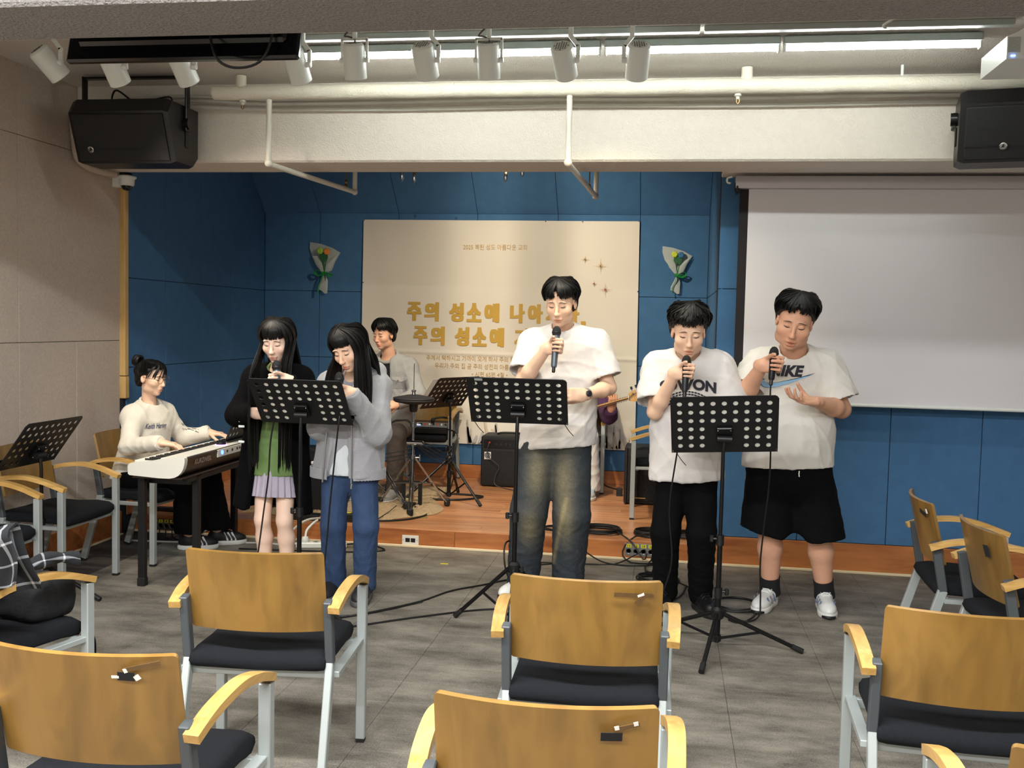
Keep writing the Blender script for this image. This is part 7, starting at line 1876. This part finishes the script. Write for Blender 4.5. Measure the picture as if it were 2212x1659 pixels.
def tied(r, u):
    az = -180 + 360 * u + r.uniform(-6, 6); bun = p.P(0, -.10, .085); L = .014 + r.uniform(-.003, .003)
    if abs(az) < 26 and r.random() < .75:
        return [scalp(p.P, 0, 74, L), scalp(p.P, az * 1.3, 48, L + .004), scalp(p.P, az * 2.3, 24, L + .003), scalp(p.P, az * 2.6 + 6, 2 + r.uniform(-8, 8), L * .8), scalp(p.P, az * 2.7 + 8, -14 + r.uniform(-8, 8), L * .6)], .004 * p.hs
    return [scalp(p.P, az, (26 if abs(az) < 70 else (2 if abs(az) < 100 else -40)), L * .5), scalp(p.P, az * 1.08, 42 if abs(az) < 100 else 0, L), bun * .35 + scalp(p.P, az * 1.15 if abs(az) < 150 else az, 55 if abs(az) < 100 else 20, L) * .65, bun], .010 * p.hs
hair_locks(p, tied, 67, 170)
def bunf(r, u):
    c = p.P(0, -.135, .098); a = 6.28 * u * 3; b = r.uniform(-.6, .6); q = []
    for k in range(5):
        t = a + k * .8; q.append(c + p.B @ (np.array([.034 * math.cos(t), .026 * math.sin(b + k * .3), .034 * math.sin(t)]) * p.hs))
    return q, .013 * p.hs
hair_locks(p, bunf, 69, 40, name='hair_bun')
gl = thing('glasses', 'thin round metal glasses on the keyboard player', 'glasses', Vector(p.P(0, .1, .008))); gm = mat('gold_wire', '#8a7a66', .25, metal=.9)
o_ = p.P(0, .1, .008)
for sg in (-1, 1):
    c = p.P(sg * .033, .101, .006) - o_; e1, e2 = p.B[:, 0], p.B[:, 2]
    MB().tube([c + (e1 * math.cos(a) * .026 + e2 * math.sin(a) * .025) * p.hs for a in [k * 2 * math.pi / 24 for k in range(24)]], .0014, 6, closed=True).build('rim', gm, gl)
    MB().tube([p.P(sg * .058, .098, .01) - o_, p.P(sg * .078, .06, .012) - o_, p.P(sg * .084, -.005, .012) - o_], .0012, 6).build('temple', gm, gl)
MB().tube([p.P(-.008, .103, .01) - o_, p.P(0, .106, .013) - o_, p.P(.008, .103, .01) - o_], .0012, 6).build('bridge', gm, gl)

# ================================================================ THINGS ON THE LEFT CHAIR
jk = thing('checked_jacket', 'black and white checked jacket draped over the left chair', 'jacket', (-2.15, 3.02, .665))
def plaid():
    m = bpy.data.materials.new('plaid_cloth'); m.use_nodes = True; N = m.node_tree.nodes; L = m.node_tree.links; b = N['Principled BSDF']; tc = N.new('ShaderNodeUVMap'); sp = N.new('ShaderNodeSeparateXYZ'); L.new(tc.outputs[0], sp.inputs[0]); outs = []
    for ax, w_ in (('X', .11), ('Y', .1)):
        f = N.new('ShaderNodeMath'); f.operation = 'FRACT'; L.new(sp.outputs[ax], f.inputs[0]); g = N.new('ShaderNodeMath'); g.operation = 'LESS_THAN'; g.inputs[1].default_value = w_; L.new(f.outputs[0], g.inputs[0]); outs.append(g)
    a = N.new('ShaderNodeMath'); a.operation = 'ADD'; a.use_clamp = False; L.new(outs[0].outputs[0], a.inputs[0]); L.new(outs[1].outputs[0], a.inputs[1])
    r = N.new('ShaderNodeValToRGB'); r.color_ramp.interpolation = 'CONSTANT'; r.color_ramp.elements[0].color = (.008, .009, .011, 1); e = r.color_ramp.elements.new(.3); e.color = (.2, .21, .22, 1); r.color_ramp.elements[-1].position = .8; r.color_ramp.elements[-1].color = (.55, .55, .55, 1)
    hf = N.new('ShaderNodeMath'); hf.operation = 'MULTIPLY'; hf.inputs[1].default_value = .5; L.new(a.outputs[0], hf.inputs[0]); L.new(hf.outputs[0], r.inputs[0]); L.new(r.outputs[0], b.inputs['Base Color']); b.inputs['Roughness'].default_value = .9
    return m
m_plaid = plaid()
def cloth_piece(name, fn, nu, nv, su, sv, th=.008):
    mb = MB().grid(fn, nu, nv, th); me = mb.mesh(name, 60); uv = me.uv_layers.new(name='UVMap'); W_ = nv + 1; tot = (nu + 1) * W_
    for lp in me.loops:
        i = lp.vertex_index % tot; uv.data[lp.index].uv = ((i // W_) / nu * su, (i % W_) / nv * sv)
    return link(name, me, m_plaid, jk)
def jfn(u, v):                              # hangs over the chair back and its right corner
    x = -.22 + .34 * u; t = v * 1.0
    if t < .45: s_ = t / .45; y = -.15 - .02 * s_; z = .0 + .16 * s_
    elif t < .6: s_ = (t - .45) / .15; y = -.17 + .07 * s_; z = .16 + .035 * math.sin(s_ * 3.14)
    else: s_ = (t - .6) / .4; y = -.10 + .06 * s_; z = .16 - .2 * s_
    w_ = .02 * math.sin(9 * u + 4 * v) + .014 * math.sin(17 * u - 7 * v); return (x + .012 * math.sin(8 * v), y + w_ - .02 * (t < .5), z + .02 * math.sin(6 * u + 2) + .015 * math.sin(13 * u) * (1 - t))
cloth_piece('jacket_body', jfn, 40, 50, 3.3, 5.3)
def jsl(u, v):
    a = 2 * math.pi * u; r_ = .022 + .008 * math.sin(v * 11 + a * 2); x = .04 + .08 * v; y = -.02 + .2 * v; z = .03 - .01 * v + .02 * math.sin(v * 3)
    return (x + r_ * math.cos(a) * .6, y - r_ * math.cos(a) * .4, z + r_ * .8 * math.sin(a))
cloth_piece('jacket_sleeve', jsl, 16, 24, 2., 3., .004)
p_ = Vector((.06, -.185, .03)); MB().lathe([(0, 0), (.008, 0), (.008, .003), (.004, .003), (.003, .001), (0, .001)], p_, 14, Matrix.Rotation(R(90), 3, 'X')).build('snap_button', m_white, jk)
bagf = Field((-2.5, 2.95, .4), (-1.85, 3.5, .75), .01)
bagf.box((-2.235, 3.25, .53), (.12, .1, .08), Matrix.Rotation(R(-14), 3, 'Z'), .05, .02); bagf.cone((-2.315, 3.2, .58), (-2.125, 3.25, .585), .045, .035, .04)
V, Q = bagf.mesh(); V = relax(V, Q, 2); V = V + vnormals(V, Q) * folds(V, .012, 22, 71)[:, None]
o = np_mesh('shoulder_bag', V, Q, mat('bag_black', '#0c0c0f', .8, bump=.5, bs=90)); tag(o, 'slouched black bag on the seat of the left chair', 'bag')
o = MB().tube(smooth_path([(-2.075, 3.3, .42), (-2.055, 3.33, .36), (-2.055, 3.33, .25), (-2.045, 3.32, .15), (-2.055, 3.32, .05)], 5), .016, 8, flat=.3).build('bag_strap', m_blackcloth); tag(o, 'black strap hanging down from the bag on the left chair', 'strap')
sb2 = thing('straw_bag', 'woven straw bag on the back of the left chair seat', 'bag', (-2.43, 3.03, .458), R(-14))
def weave(u, v):
    a = 2 * math.pi * u; k = 1 + .05 * math.sin(v * 40) * (1 if int(u * 60) % 2 else -1); rx, ry = .12 * k * (1 - .12 * v), .06 * k * (1 - .1 * v)
    return (rx * math.cos(a), ry * math.sin(a), .16 * v)
MB().grid(weave, 120, 24, .004).build('woven_body', mat('straw', '#b08d58', .8, var=.35, vs=90, bump=.8, bs=160), sb2)
for sg in (-1, 1): MB().tube(smooth_path([(-.05, sg * .05, .15), (-.04, sg * .05, .2), (0, sg * .05, .22), (.04, sg * .05, .2), (.05, sg * .05, .15)], 4), .006, 6).build('handle', mat('straw', '#b08d58'), sb2)
